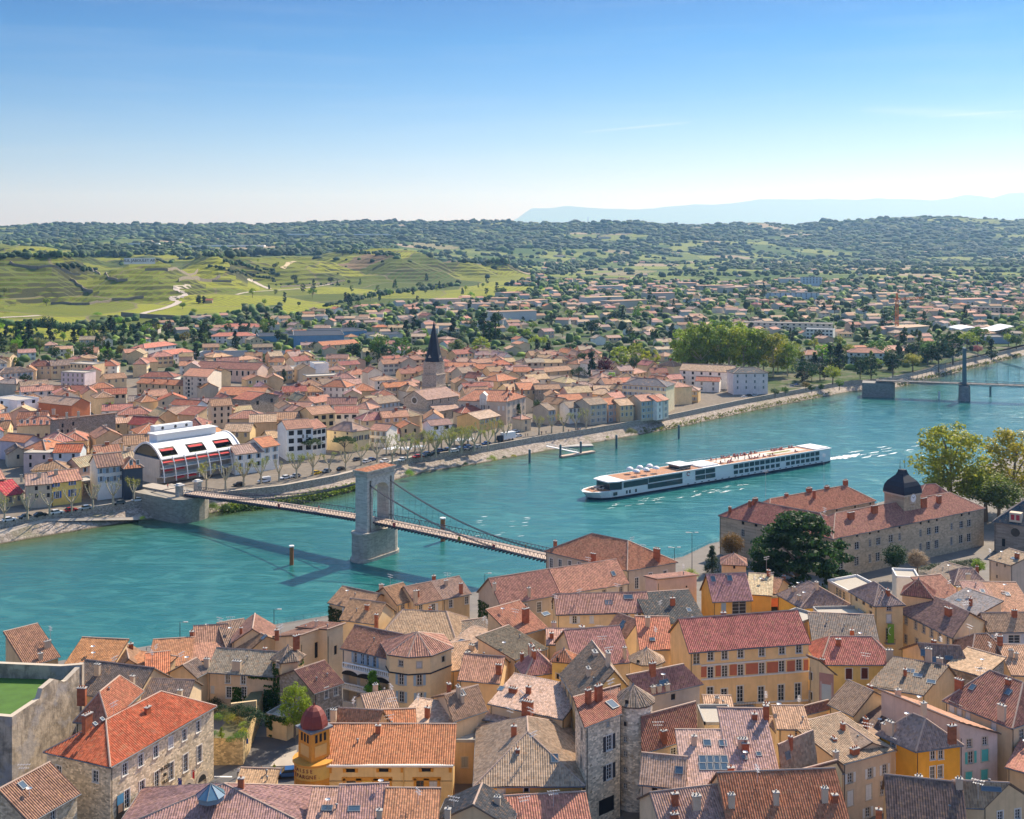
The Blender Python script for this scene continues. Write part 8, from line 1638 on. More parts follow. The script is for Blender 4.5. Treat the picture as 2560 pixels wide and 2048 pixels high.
def onhall(x,y,o=.06):
 x,y=B1((x,y));k=(x-1280)/F;s=(k*ha.y-ha.x)/(hu.x-k*hu.y);yy=ha.y+hu.y*s;p=ha+hu*s+hn*o;p.z=HC-(y-YH)/F*yy;return p
for x,y in((1700,1335),(1580,1410),(1460,1490),(1350,1560)):
 mb=MB();c_=onhall(x,y-14);
 for k in range(9):a0,a1=math.pi*k/9,math.pi*(k+1)/9;mb.face([c_+hu*(r_*math.cos(a))+Vector((0,0,r_*math.sin(a)))for a,r_ in((a0,1.0),(a1,1.0),(a1,1.55),(a0,1.55))],0);mb.face([c_+hu*(math.cos(a))+Vector((0,0,math.sin(a)))for a in(a0,a1)]+[c_],1)
 for s in(-1.28,1.28):mb.box(c_+hu*s+Vector((0,0,-2.2)),.55,.12,2.2,hrz,0)
 mb.build('stone_arch',[TRIM,DARK],th)
LET=plain('bronze_letters',(.03,.025,.02),.5)
text(th,'MUSÉE',onhall(1385,1212),hrz,.85,LET);text(th,'VILLE',onhall(1393,1325),hrz,.75,LET)
mb=MB();mb.bar(onhall(1375,1275),onhall(1400,1262),.06,.5,0);mb.build('emblem',[LET],th)
p=onhall(1008,1550,.1);mb=MB();mb.box(p-Vector((0,0,2.0)),1.3,.06,4.0,hrz,0);mb.box(p+hn*.04+Vector((0,0,.6)),1.3,.03,1.4,hrz,1);mb.box(p+hn*.04+Vector((0,0,-.6)),.9,.03,1.2,hrz,2);tag(mb.build('banner',[plain('banner_dark',(.03,.03,.035),.6),plain('banner_blue',(.08,.28,.45),.6),plain('banner_tan',(.35,.22,.15),.6)]),'tall dark poster banner with a blue top at the near corner of the town hall','banner')
for x,y,c_,lb in((1480,1340,(.01,.04,.30),'dark blue flag hanging from the town hall front'),(1588,1270,(.55,.03,.04),'red and white flag hanging from the town hall front')):
 p=onhall(x,y,.1);f_=thing('flag',lb,'flag',p);mb=MB();mb.tube([p,p+hn*1.2+Vector((0,0,1.0))],.04,5);mb.build('flagpole',[FRAME],f_)
 mb=MB();q_=p+hn*1.1+Vector((0,0,.9))
 for k in range(4):s0,s1=k*.25,(k+1)*.25;o0,o1=hu*(.06*math.sin(k*2)),hu*(.06*math.sin(k*2+2));mb.face([q_-hn*s0*.8+o0,q_-hn*s1*.8+o1,q_-hn*s1*.8+o1+Vector((0,0,-1.4+s1*.3)),q_-hn*s0*.8+o0+Vector((0,0,-1.5+s0*.3))],0 if k<2 or c_[2]>.2 else 1)
 mb.build('cloth',[plain('flag_'+lb[:4].strip(),c_,.7),WHITE],f_)
la,lb_=W(*M1((1640,920)),14.4),W(*M1((2060,1012)),14.4);lu=(lb_-la).normalized();ln=Vector((lu.y,-lu.x,0));LL=(lb_-la).length;lrz=math.atan2(lu.y,lu.x)
la_=la.copy();mb=MB();rr=[(LL*(i+.5)/3-2.0,LL*(i+.5)/3+2.0,za,zb)for i in range(3)for za,zb in((7.0,9.3),(10.2,12.2))]
wall_edge(mb,la,lb_,5,13.4,rr,0,.5)
ba,bb=la-ln*4,lb_-ln*4;mb.face([(p.x,p.y,13.4)for p in(la,lb_,bb,ba)],1);mb.face([(p.x,p.y,z)for p,z in((ba,5),(la,5),(la,13.4),(ba,13.4))],0)
q5=la-ln*2.5,lb_-ln*2.5;mb.face([(q5[0].x,q5[0].y,5),(q5[1].x,q5[1].y,5),(q5[1].x,q5[1].y,13.3),(q5[0].x,q5[0].y,13.3)],2);mb.face([(p.x,p.y,9.6)for p in(la,lb_,q5[1],q5[0])],1)
mb.build('loggia_wall',[PLASTER,PAVE,PLASTER],lg,color=(.62,.60,.57))
for i in range(3):
 c_=la+lu*(LL*(i+.5)/3)+ln*.05;mb=MB()
 for k in range(10):
  a0,a1=math.pi*k/10,math.pi*(k+1)/10
  mb.face([Vector((c_.x,c_.y,12.2))+lu*(2*math.cos(a))+Vector((0,0,z))for a,z in((a0,.95*math.sin(a0)),(a1,.95*math.sin(a1)))]+[Vector((c_.x,c_.y,12.2))],0)
 mb.build('arch',[DARK],lg)
def balus(z,name):
 mb=MB();mb.bar(Vector((la.x,la.y,z+1)),Vector((lb_.x,lb_.y,z+1)),.3,.14);mb.bar(Vector((la.x,la.y,z+.08)),Vector((lb_.x,lb_.y,z+.08)),.3,.16);n=int(LL/.42)
 for i in range(n+1):mb.lathe((la.x+lu.x*LL*i/n,la.y+lu.y*LL*i/n,z+.1),[(.07,0),(.12,.25),(.06,.55),(.1,.85)],6)
 mb.build(name,[WHITE],lg)
balus(13.4,'balustrade');la,lb_=la+ln*.1,lb_+ln*.1;balus(9.6,'balustrade')
for i,s in enumerate((.28,.55)):
 p=la_+lu*(LL*s)-ln*2.2;p.z=13.4;pr=thing('parasol',f'closed white parasol on the loggia terrace, {("left", "right")[i]} one','parasol',p);mb=MB();mb.tube([p,p+Vector((0,0,2.6))],.04,5);mb.build('pole',[FRAME],pr);mb=MB();mb.lathe(p+Vector((0,0,.9)),[(.12,0),(.2,.4),(.14,1.3),(0,1.8)],8);mb.build('canopy',[WHITE],pr)
def ivy(root,P,Q,rects,n,col=(.035,.10,.012),o=.12,size=.2):
 d=(Q-P);d.z=0;L=d.length;d.normalize();nn_=Vector((d.y,-d.x,0));pts=[];tot=sum((b-a)*(e-c)for a,b,c,e in rects)
 for a,b,c,e in rects:
  for _ in range(int(n*(b-a)*(e-c)/tot)):
   s,z=R.uniform(a,b),R.uniform(c,e)
   if fbm(s*3+P.x,z*3,5.0)<-.18:continue
   p=P+d*(s*L)+nn_*R.uniform(.02,o*2);pts.append((p.x,p.y,z))
 pts=np.array(pts);V_=leafquads(pts,np.tile([nn_.x,nn_.y,.4],(len(pts),1)),size,.5);me=bpy.data.meshes.new('ivy');me.from_pydata([(x-LOC[root.name].x,y-LOC[root.name].y,z-LOC[root.name].z)for x,y,z in V_.tolist()],[],[(4*i,4*i+1,4*i+2,4*i+3)for i in range(len(pts))]);me.materials.append(LEAF);return link('ivy',me,root,col)
byl={o['label']:o for o in C.objects if 'label' in o}
find=lambda s:next(o for l,o in byl.items()if s in l)
o=find('ivy climbing');a,b=W(*M1((432,998)),13.5),W(*M1((1018,1036)),13.5);ivy(o,a,b,[(.62,1,11.8,13.3),(.38,.52,7.4,11.2),(.36,.62,6.6,8.4),(.55,1,7.6,9.2),(.86,1,6.4,12)],2600)
p=W(*M1((1150,868)),16.5);it_=turret('ivy_turret','ivy-covered six-sided stair turret with a pointed tiled cap','tower',M1,(1150,868),16.5,2.9,6,2.0,'cream','g',rot=.3,win=[(1065,935,.6,1.1,'c')])
pts=[(p.x+math.cos(a)*2.75,p.y+math.sin(a)*2.75)for a in np.linspace(math.pi*.9,math.pi*2.1,9)]
for(x0,y0),(x1,y1),w_ in zip(pts,pts[1:],(16,16,15.8,14,11,10,15.5,16)):ivy(it_,Vector((x0,y0,0)),Vector((x1,y1,0)),[(0,1,6.3,w_)],520)
o=find('ivy-clad end wall');a,b=W(*M2((150,438)),13),W(*M2((470,510)),13);ivy(o,a,b,[(-.02,.36,6.2,12.6)],1500,(.05,.08,.02));ab=(b-a).normalized();d_=a+Vector((-ab.y,ab.x,0))*9.5;ivy(o,d_,a,[(0,1,6.2,12.4)],900,(.05,.08,.02))
o=find('pink striped roof and arched');a=W(*M2((1640,450)),15);ab=(W(*M2((2167,358)),15)-a).normalized();d_=a+Vector((-ab.y,ab.x,0))*10.5;ivy(o,d_,a,[(0,.5,7,13.2),(.4,.98,6.5,10)],1800)
def poly(name,pts,z,mat_,cv=B2):mb=MB();mb.face([(*W(*cv(p),z).to_2d(),z)for p in pts],0);return tag(mb.build(name,[mat_]),None,None,kind='structure')
poly('street',[(60,1480),(820,1520),(820,1180),(800,960),(420,950),(440,1110),(120,1230),(60,1330)],6.06,ASPH);poly('pavement',[(590,1200),(815,1190),(815,1060),(700,1100),(620,1160)],6.14,PAVE)
poly('zebra_marking',[(120,1280),(270,1282),(270,1292),(120,1290)],6.075,WHITE);poly('zebra_marking',[(350,1220),(480,1215),(480,1224),(350,1229)],6.075,WHITE)
gw=thing('garden_wall','ochre rubble retaining wall of the terraced garden at the street corner','wall',(*W(*B2((380,1180)),6).to_2d(),6));g_=[W(*B2(p),6)for p in((105,1190),(362,1192),(412,1090))];back=Vector((-9,17,0));mb=MB()
pl_=[(p.x,p.y)for p in(g_[0],g_[1],g_[2])]+[(g_[2].x-1,g_[2].y+16),(g_[0].x+2,g_[0].y+20)];mb.prism(pl_,5,10.6,0,1);mb.build('wall',[STONE,plain('garden_soil',(.12,.11,.05),.95)],gw,color=(.46,.34,.18))
mb=MB();q_=[Vector((x,y,0))for x,y in pl_];m1,m2=q_[0].lerp(q_[4],.45),q_[1].lerp(q_[2],.95)+Vector((0,6,0));mb.prism([(p.x,p.y)for p in(m1,m2,m2+Vector((0,.5,0)),m1+Vector((0,.5,0)))],10.5,12.8);mb.build('upper_wall',[PLASTER],gw,color=(.50,.38,.22))
gr_,_=H('garage','low garage with white double doors under ivy beside the bright green tree','garage',B2,(560,760),(730,800),6,10,'f',0,'cream','t',win=[(0,'x',2.6,2.9,[(660,905)],'white')]);a,b=W(*B2((560,760)),10),W(*B2((730,800)),10);ivy(gr_,a,b,[(-.05,.3,6.3,10),(.3,1.02,9.2,10.2)],700)
sp=W(*B2((385,1130)),6);s_=thing('street_sign','blue square street sign on a pole at the garden wall corner','sign',sp);mb=MB();mb.tube([sp,sp+Vector((0,0,3.2))],.05,6);mb.build('pole',[ZINC],s_);mb=MB();mb.box(sp+Vector((0,-.08,2.5)),.9,.05,.9,0,0);mb.box(sp+Vector((0,-.11,2.6)),.14,.03,.6,0,1);mb.build('panel',[plain('sign_blue',(.02,.10,.45),.5),WHITE],s_)
by_a,by_b=W(*M4((592,1034)),19.5),W(*M4((1658,950)),19.5);yu=(by_b-by_a).normalized();yn=Vector((yu.y,-yu.x,0));YL=(by_b-by_a).length;yrz=math.atan2(yu.y,yu.x);yz=lambda y,x:HC-(M4((x,y))[1]-YH)/F*(by_a.y+(by_b.y-by_a.y)*(x-592)/1066);yp=lambda x,y,o=.05:by_a+yu*(YL*(x-592)/1066)+yn*o+Vector((0,0,yz(y,x)-19.5))
TCP=plain('terracotta_paint',(.47,.14,.07),.85);xs_=[690]+[v for x in(778,905,1048,1238,1420,1572)for v in(x-41,x+41)]+[1655]
for x0,x1 in zip(xs_[::2],xs_[1::2]):mb=MB();f_=lambda x:1222-(x-690)*.0663;mb.bar(yp(x0,f_(x0)),yp(x1,f_(x1)),.06,1.95,0);mb.build('terracotta_band',[TCP],by)
for y0,y1 in((1165,1088),(1290,1213),(1520,1476)):mb=MB();mb.bar(yp(690,y0,.1),yp(1655,y1,.1),.16,.28);mb.build('string_course',[TRIMW],by)
mb=MB();a,b=yp(955,1535,.6),yp(1150,1518,.6);mb.bar(a,b,1.3,.25,0);mb.build('balcony',[CONC],by);mb=MB()
for k in range(15):p=a.lerp(b,k/14)+yn*.6;mb.tube([p,p+Vector((0,0,1.1))],.03,4)
for z in(.5,1.1):mb.bar(a+yn*.6+Vector((0,0,z)),b+yn*.6+Vector((0,0,z)),.05,.05)
mb.build('balcony_railing',[IRON],by)
o=find('green banner');a,b=W(*M5((700,642)),19),W(*M5((965,636)),19);d=(b-a).normalized();nn_=Vector((d.y,-d.x,0));c_=a+(b-a)*.5;zc=HC-(M5((0,915))[1]-YH)/F*c_.y;c_.z=zc
mb=MB();mb.box(c_+nn_*.5+Vector((0,0,-2.0)),2.0,1.0,.18,math.atan2(d.y,d.x));mb.build('balcony',[CONC],o);mb=MB()
for k in range(11):p=c_+nn_*1.0+d*(k/10*2-1)+Vector((0,0,-1.85));mb.tube([p,p+Vector((0,0,1))],.025,4)
mb.bar(c_+nn_-d+Vector((0,0,-.85)),c_+nn_+d+Vector((0,0,-.85)),.05,.05);mb.build('balcony_railing',[IRON],o)
mb=MB();mb.box(c_+nn_*1.08+Vector((0,0,-1.6)),1.35,.05,3.9,math.atan2(d.y,d.x),0)
arcp=[c_+nn_*1.12+Vector((0,0,.9))+d*(.55*math.cos(a))+Vector((0,0,.8*math.sin(a)))for a in np.linspace(1.7,4.6,8)]
for p,q_ in zip(arcp,arcp[1:]):mb.bar(p,q_,.06,.12,1)
tag(mb.build('banner',[plain('banner_green',(.16,.34,.03),.6),WHITE]),'long green banner with a white crescent stroke hung from the balcony','banner')
o=find('painted archway');a,b=W(*M5((178,1262)),15.5),W(*M5((318,1285)),15.5);d=(b-a).normalized();nn_=Vector((d.y,-d.x,0));Lm=(b-a).length;ry_=math.atan2(d.y,d.x)
mb=MB();c_=a+(b-a)*.5
for z0_,z1_,w_,k,o_ in((6.2,15.2,.96,0,.03),(6.4,9.2,.62,2,.06),(9.2,13.2,.62,1,.06)):q_=c_+nn_*o_;q_.z=z0_;mb.box(q_,Lm*w_,.05,z1_-z0_,ry_,k)
for s in(-.36,.36):q_=c_+d*(Lm*s)+nn_*.1;q_.z=6.2;mb.box(q_,Lm*.1,.05,7.4,ry_,3)
mb.build('mural',[plain('mural_rose',(.40,.23,.21),.85),plain('mural_sky',(.42,.50,.55),.85,sc=.6),plain('mural_land',(.30,.32,.22),.85,sc=.9,var=.4),plain('mural_column',(.46,.36,.36),.85)],o)
lp=W(*B1((1775,1440)),15.9);lo=find('glass lantern');mb=MB();mb.lathe(Vector((lp.x,lp.y,15.2)),[(1.9,0),(1.9,.7),(2.1,.75),(0,2.3)],8,0);mb.build('lantern',[plain('lantern_glass',(.10,.20,.28),.1,spec=1),ZINC],lo)
mb=MB()
for k in range(8):a=2*math.pi*k/8;mb.tube([(lp.x+2.12*math.cos(a),lp.y+2.12*math.sin(a),15.97),(lp.x,lp.y,17.52)],.05,4)
mb.build('glazing_bars',[ZINC],lo)
def lamp(x,yt,z,h,lb,arms=1):
 p=WD(x,yt,0.1);d=(HC-z-h)*F/(yt-YH);p=Vector(((x-1280)/F*d,d,z));l_=thing('street_lamp',lb,'lamp',p,'lamp posts along the near quay');mb=MB();mb.tube([p,p+Vector((0,0,h))],[.11,.06],6);mb.build('post',[IRON],l_)
 for s in((1,)if arms==1 else(-1,1)):mb=MB();mb.tube([p+Vector((0,0,h)),p+Vector((s*.9,0,h+.1))],.045,5);mb.box(p+Vector((s*1.2,0,h)),.9,.3,.16);mb.build('lamp_head',[PALEM],l_)
for a_ in((450,1556,6,9,'tall slim lamp post on the near quay beside the pink-striped riverside house'),(685,1524,6,8,'lamp post with one arm right of the pale hump roof'),(206,1594,6,7,'lamp post behind the square orange roof at the left'),(366,1619,6,6,'short lamp post behind the long orange quay roof'),(1212,1434,6,7,'lamp post between the riverside row and the long pink roof'),(1686,1369,6,8,'two-armed lamp post on the quay right of the grand stone building by the footbridge',2),(1730,1332,6,12,'tallest mast with lights near the quay fence',2)):lamp(*a_)
for ro,polys,rz in RP:
 for _ in range(2):
  P=R.choice(polys);a,b=R.uniform(.15,.85),R.uniform(.35,.9);e0=P[0].lerp(P[1],a);e1=P[-1].lerp(P[2],a);p=e0.lerp(e1,b);m=R.random()
  if p.y>330:continue
  if m<.28:chimney(ro,p,rz,R.uniform(.5,1.1),.5,R.uniform(.8,1.7),R.random()<.55,1 if R.random()<.6 else 2)
  elif m<.50:antenna(ro,p,R.uniform(0,3),R.uniform(1.5,2.6))
  elif m<.66:
   mb=MB();mb.tube([p-Vector((0,0,.2)),p+Vector((0,0,.9))],.04,5);c_=p+Vector((0,0,1.1));mb.lathe(c_,[(.05,-.12),(.3,-.06),(.42,.05)],10);mb.build('satellite_dish',[PALEM],ro)
  elif m<.82:mb=MB();mb.lathe(p-Vector((0,0,.3)),[(.1,0),(.1,.8),(.2,.85),(.2,.95),(0,1.05)],8);mb.build('vent_pipe',[ZINC],ro)
for lo_,hi_ in((.05,.20),(.39,.56),(.72,.90)):
 P=np.array([tuple(GP(GL*R.uniform(lo_,hi_),R.uniform(.9,1.9)if R.random()<.6 else R.uniform(1,4),14.6+R.uniform(0,.9)))for _ in range(260)]);V_=leafquads(P,np.tile([0,-.3,.8],(260,1)),.22,.8)
 me=bpy.data.meshes.new('planting');me.from_pydata([(x-LOC[gh.name].x,y-LOC[gh.name].y,z-LOC[gh.name].z)for x,y,z in V_.tolist()],[],[(4*i,4*i+1,4*i+2,4*i+3)for i in range(260)]);me.materials.append(LEAF);link('planting',me,gh,(.15,.2,.03))
 mb=MB();a,b=GP(GL*lo_,4.3,15.6),GP(GL*hi_,4.3,15.6);mb.bar(a,b,.1,2.2,0);mb.build('terrace_glazing',[GLASS],gh);mb=MB();a,b=GP(GL*lo_,4.0,17.6),GP(GL*hi_,4.0,17.6);mb.face([a,b,b-gn*1.4-Vector((0,0,.5)),a-gn*1.4-Vector((0,0,.5))],0);mb.build('awning',[RED],gh)
SB=Vector((29.0,419.0,0));SE=Vector((.816,.578,0));SN=Vector((-.578,.816,0));SP=lambda x,y,z:SB+SE*x+SN*(y+5.7)+Vector((0,0,z))
ship=thing('cruise_ship','long white river cruise ship heading downstream with rows of dark windows','ship',SP(65,0,0));NAVY=plain('ship_boot',(.015,.02,.045),.4);SDECK=plain('teak_deck',(.36,.17,.085),.8);SGL=plain('ship_glass',(.02,.045,.06),.07,spec=.7);srz=math.atan2(SE.y,SE.x)
plan=[(0,0),(1.5,2.4),(4,4.2),(8,5.4),(13,5.7),(128,5.7),(131.5,5.2),(131.5,0)]
def loft(z0,z1,dx0,dx1,k0=1,k1=1,m=0,mb=None,lid=True):
 mb=mb or MB();f_=lambda z,dx,k:[SP(max(x,0)+(dx*max(0,1-x/13)),-y*k,z)for x,y in plan]+[SP(max(x,0)+(dx*max(0,1-x/13)),y*k,z)for x,y in plan[::-1]]
 A,B=f_(z0,dx0,k0),f_(z1,dx1,k1);n=len(A)
 for i in range(n):mb.face([A[i],A[(i+1)%n],B[(i+1)%n],B[i]],m)
 if lid:mb.face(B,m)
 return mb
mb=loft(-1,.75,3.2,2.4,.97,1,1,None,False);loft(.75,3.0,2.4,0,1,1.0,0,mb);mb.build('hull',[WHITE,NAVY],ship)
mb=MB()
for x0,x1,z0,z1 in((14.5,131,3.0,6.0),):mb.prism([(p.x,p.y)for p in(SP(x0,-5.55,0),SP(x1,-5.55,0),SP(x1,5.55,0),SP(x0,5.55,0))],z0,z1)
mb.prism([(p.x,p.y)for p in(SP(12.8,-5.8,0),SP(131.6,-5.8,0),SP(131.6,5.8,0),SP(12.8,5.8,0))],6.0,6.25);mb.build('superstructure',[WHITE],ship)
mb=MB();mb.prism([(p.x,p.y)for p in(SP(9.8,-3.8,0),SP(14.4,-5.2,0),SP(14.4,5.2,0),SP(9.8,3.8,0))],3.0,5.8);mb.build('bow_lounge',[SGL],ship);mb=MB();mb.prism([(p.x,p.y)for p in(SP(8.6,-4.2,0),SP(13,-5.8,0),SP(13,5.8,0),SP(8.6,4.2,0))],5.8,6.2);mb.build('bow_canopy',[WHITE],ship)
mb=MB()
for i in range(9):mb.box(SP(9.9+(i%3)*1.4,-3.6-(i%3)*.5 if i<3 else(i-5)*1.5,3.0),.12,.12,2.8,srz)
mb.build('bow_columns',[WHITE],ship)
mb=MB();mb.face([SP(x,y,3.04)for x,y in((2.5,-2.6),(9.6,-5),(9.6,5),(2.5,2.6))]);mb.build('bow_deck',[SDECK],ship)
def swin(x0,x1,z0,z1,y=-5.62):
 mb=MB();mb.box(SP((x0+x1)/2,y,z0),x1-x0,.1,z1-z0,srz);mb.build('window',[SGL],ship)
swin(15,27,3.5,5.6);swin(27.3,44.5,3.9,5.7);swin(26.8,44.5,1.7,3.5,-5.76)
for x0 in(51.5,57):swin(x0,x0+5.1,4.0,5.7);swin(x0,x0+5.1,2.0,3.6,-5.76)
for i in range(17):swin(72.5+i*3.05,75+i*3.05,4.0,5.6)
for i in range(17):
 if i!=9:swin(72.5+i*3.05,74.7+i*3.05,1.9,3.3,-5.76)
for i in range(22):swin(47+i*3.7,48+i*3.7,.95,1.2,-5.76)
for x in(10,16,17.5,20.5):swin(x,x+(1.8 if x==10 else .8),1.3,2.5,-5.74)
mb=MB()
for a in np.linspace(.5,5.2,12):
 p=SP(47.8+.8*math.cos(a),-5.64,4.9+.7*math.sin(a));mb.box(p-Vector((0,0,.12)),.3,.06,.26,srz)
mb.build('emblem',[plain('emblem_red',(.35,.04,.06),.5)],ship)
mb=MB();mb.face([SP(x,y,6.28)for x,y in((16,-5.3),(56,-5.3),(56,5.3),(16,5.3))],0);mb.face([SP(x,y,6.28)for x,y in((66,-5.3),(122,-5.3),(122,5.3),(66,5.3))],0);mb.face([SP(x,y,6.30)for x,y in((68,-2.8),(119,-2.8),(119,3.2),(68,3.2))],1);mb.face([SP(x,y,6.32)for x,y in((98,-1),(112,-1),(112,1),(98,1))],2);mb.build('sun_deck',[SDECK,plain('deck_carpet',(.62,.54,.47),.9),plain('deck_green',(.16,.18,.03),.9)],ship)
mb=MB();mb.box(SP(48.5,0,6.25),6,6,1.5,srz,1);mb.box(SP(48.5,0,7.75),7.5,8,.25,srz,0);mb.build('wheelhouse',[WHITE,SGL],ship)
mb=MB();mb.box(SP(60,0,6.26),10,9,.5,srz);mb.build('canopy',[WHITE],ship);mb=MB();mb.box(SP(126,0,6.26),9,10,.4,srz);mb.build('stern_roof',[WHITE],ship)
for y in(-5.5,5.5):
 mb=MB();mb.bar(SP(16,y,7.2),SP(121,y,7.2),.05,.05)
 for i in range(54):mb.bar(SP(16+i*1.98,y,6.25),SP(16+i*1.98,y,7.2),.05,.05)
 mb.build('deck_railing',[FRAME],ship)
mb=MB()
for i in range(9):a=math.pi*(.5+i/8);mb.bar(SP(3.6+3.4*math.cos(a),4.0*math.sin(a),3.0),SP(3.6+3.4*math.cos(a),4.0*math.sin(a),4.0),.06,.06)
mb.build('bow_railing',[FRAME],ship)
dome=None
for i,(x,y)in enumerate(((24,-2.4),(29,-2.4),(34,-2.4),(25,2.4),(30,2.4),(35,2.4))):
 p=SP(x,y,6.28);o=thing('sun_canopy',f'white domed sun canopy on the ship foredeck, {ORD[i]} of six','parasol',p,'domed canopies on the ship');mb=MB();mb.tube([p,p+Vector((0,0,1.8))],.06,5);mb.build('pole',[FRAME],o);mb=MB();mb.lathe(p+Vector((0,0,1.7)),[(1.4,0),(1.25,.4),(.9,.75),(.4,.95),(0,1.0)],12);mb.build('canopy',[WHITE],o)
for i in range(34):
 x,y=R.uniform(68,120),R.choice((-4.2,-3.2,3.6,4.4));p=SP(x,y,6.3);mb=MB();a=srz+R.choice((0,1.57,3.14));mb.box(p,.6,1.5,.35,a,0);mb.box(p+Vector((math.sin(a)*-.6,math.cos(a)*.6,.3)),.6,.15,.7,a,0);tag(mb.build('deck_chair',[(plain('chair_rose',(.45,.16,.13),.8)if i==0 else bpy.data.materials['chair_rose'])]),'small rose deck chair among the rows on the ship sun deck','deck chair','deck chairs on the ship')
for i in range(14):
 x,y=3.5+R.random()*5.5,R.uniform(-2.8,2.8);p=SP(x,y,3.05);mb=MB();mb.lathe(p,[(.08,0),(.06,.7),(.5,.72),(.5,.77),(0,.78)],8);tag(mb.build('table',[(plain('table_cream',(.6,.5,.42),.7)if i==0 else bpy.data.materials['table_cream'])]),'small round cafe table on the ship bow terrace','table','tables on the ship bow')
mb=MB()
def foam(pts,w,z=.03):
 for i in range(len(pts)-1):
  a,b=pts[i],pts[i+1];d=(b-a).normalized();n=Vector((-d.y,d.x,0));k0,k1=w*math.sin(math.pi*(i+.15)/(len(pts)-.7)),w*math.sin(math.pi*(i+1.15)/(len(pts)-.7));j0,j1=R.uniform(.6,1.2),R.uniform(.6,1.2)
  mb.face([a-n*k0*j0,b-n*k1*j1,b+n*k1*j0,a+n*k0*j1],0);
  for q_ in mb.v[-4:]:pass
foam([SP(132+i*2.2,R.uniform(-1,1),.03)for i in range(13)],3.2)
for _ in range(16):x=150+R.random()*55;y=R.uniform(-9,7);foam([SP(x+i*1.5,y+R.uniform(-.4,.4),.03)for i in range(6)],R.uniform(.25,.7))
for _ in range(34):x=R.uniform(-4,70);y=-9-R.random()*9-x*.08;foam([SP(x+i*.9,y+R.uniform(-.5,.5),.03)for i in range(5)],R.uniform(.1,.32))
for _ in range(14):p=W(R.uniform(1180,1330),R.uniform(1290,1345),.03);foam([p+Vector((i*.8,i*.3,0))for i in range(4)],R.uniform(.08,.25))
tag(mb.build('wake_foam',[plain('foam',(.72,.74,.74),.8)]),None,None,kind='stuff')
CARB,CARG,CARW,CARL=MB(),MB(),MB(),MB()
def car_meshes(van=False):
 L,w_=(4.9,1.9)if van else(4.2,1.75);prof=[(-.5,.35),(-.5,.75),(-.46,.85),(-.2,.92),(.42,.95),(.5,.8),(.5,.35)]if not van else[(-.5,.35),(-.5,.9),(-.34,1.1),(.48,1.15),(.5,.35)]
 def ext(pr,w0,w1=None):
  mb=MB();w1=w1 or w0;n=len(pr)
  A=[(x*L,-w0/2,z)for x,z in pr];B=[(x*L,w0/2,z)for x,z in pr];mb.face(A,0);mb.face(B[::-1],0)
  for i in range(n):mb.face([A[i],B[i],B[(i+1)%n],A[(i+1)%n]][::-1],0)
  return mb
 body=ext(prof,w_);cab=[(-.26,.9),(-.12,1.40),(.26,1.42),(.44,.94)]if not van else[(-.36,1.1),(-.26,1.95),(.47,2.0),(.49,1.1)];gl=ext(cab,w_*.9);rf=ext([(-.13,1.38),(-.11,1.45),(.25,1.47),(.28,1.40)]if not van else[(-.27,1.6),(-.25,2.05),(.48,2.05),(.49,1.2)],w_*.92)
 wh=MB()
 for x in(-.31,.31):
  for y in(-w_/2,w_/2):
   for k in range(10):a0,a1=2*math.pi*k/10,2*math.pi*(k+1)/10;P=[(x*L+.33*math.cos(a),y,.33+.33*math.sin(a))for a in(a0,a1)];o_=.12 if y>0 else-.12;wh.face([P[0],P[1],(P[1][0],y-o_,P[1][2]),(P[0][0],y-o_,P[0][2])],0);wh.face([P[0],P[1],(x*L,y+.01*(1 if y>0 else-1),.33)],0)
 out=[]
 for nm,m_,mt in(('body',body,CARP),('glazing',gl,GLASS),('car_roof',rf,CARP),('wheels',wh,DARK)):
  me=bpy.data.meshes.new(nm);me.from_pydata(m_.v,[],m_.f);me.materials.append(mt);out.append((nm,me))
 return out
CM,VM=car_meshes(),car_meshes(True)
CC=dict(white=(.72,.72,.72),black=(.012,.013,.016),silver=(.42,.44,.46),blue=(.03,.09,.25),red=(.45,.02,.02),grey=(.12,.13,.14),yellow=(.65,.42,.02))
def car(p,rz,c,lb,van=False,group='cars parked along the far quay'):
 o=thing('parked_van' if van else 'parked_car',lb,'van' if van else 'car',p,group);o.rotation_euler.z=rz
 for nm,me in(VM if van else CM):q_=bpy.data.objects.new(nm,me);C.objects.link(q_);q_.parent=o;q_.color=(*CC[c],1)
qa=lambda p:math.atan2(*[b-a for a,b in zip(min(FW,key=lambda q_:(q_[0]-p.x)**2+(q_[1]-p.y)**2),FW[min(len(FW)-1,FW.index(min(FW,key=lambda q_:(q_[0]-p.x)**2+(q_[1]-p.y)**2))+1)])][::-1])
def cars(cv,lst,where):
 for i,(x,y,c)in enumerate(lst):
  p=W(*cv((x,y)),QZ+.08);v=c.endswith('*');c=c.rstrip('*');car(p,qa(p)+R.choice((0,math.pi))+R.uniform(-.05,.05),c,f'{c} {"van" if v else "car"} parked {where}, {ORD[i]} from the left',v)
cars(F1,[(75,1472,'white'),(215,1448,'black'),(350,1430,'black'),(490,1408,'white'),(615,1388,'red'),(740,1370,'silver'),(1035,1325,'grey'),(1195,1300,'white')],'on the quay left of the footbridge')
cars(F2,[(130,1165,'black'),(350,1135,'white*'),(530,1105,'white'),(620,1090,'silver'),(805,1062,'yellow'),(890,1048,'grey'),(1020,1028,'black')],'between the glass building and the bridge tower')
cars(F2,[(1160,945,'grey'),(1240,962,'white'),(1285,948,'blue'),(1395,960,'white'),(1548,948,'white'),(1680,922,'red'),(1765,912,'black'),(1830,893,'black'),(1870,870,'blue'),(1950,865,'black'),(1995,872,'white'),(2060,860,'grey'),(2120,838,'blue'),(2140,855,'grey')],'in the front of the quay car park')
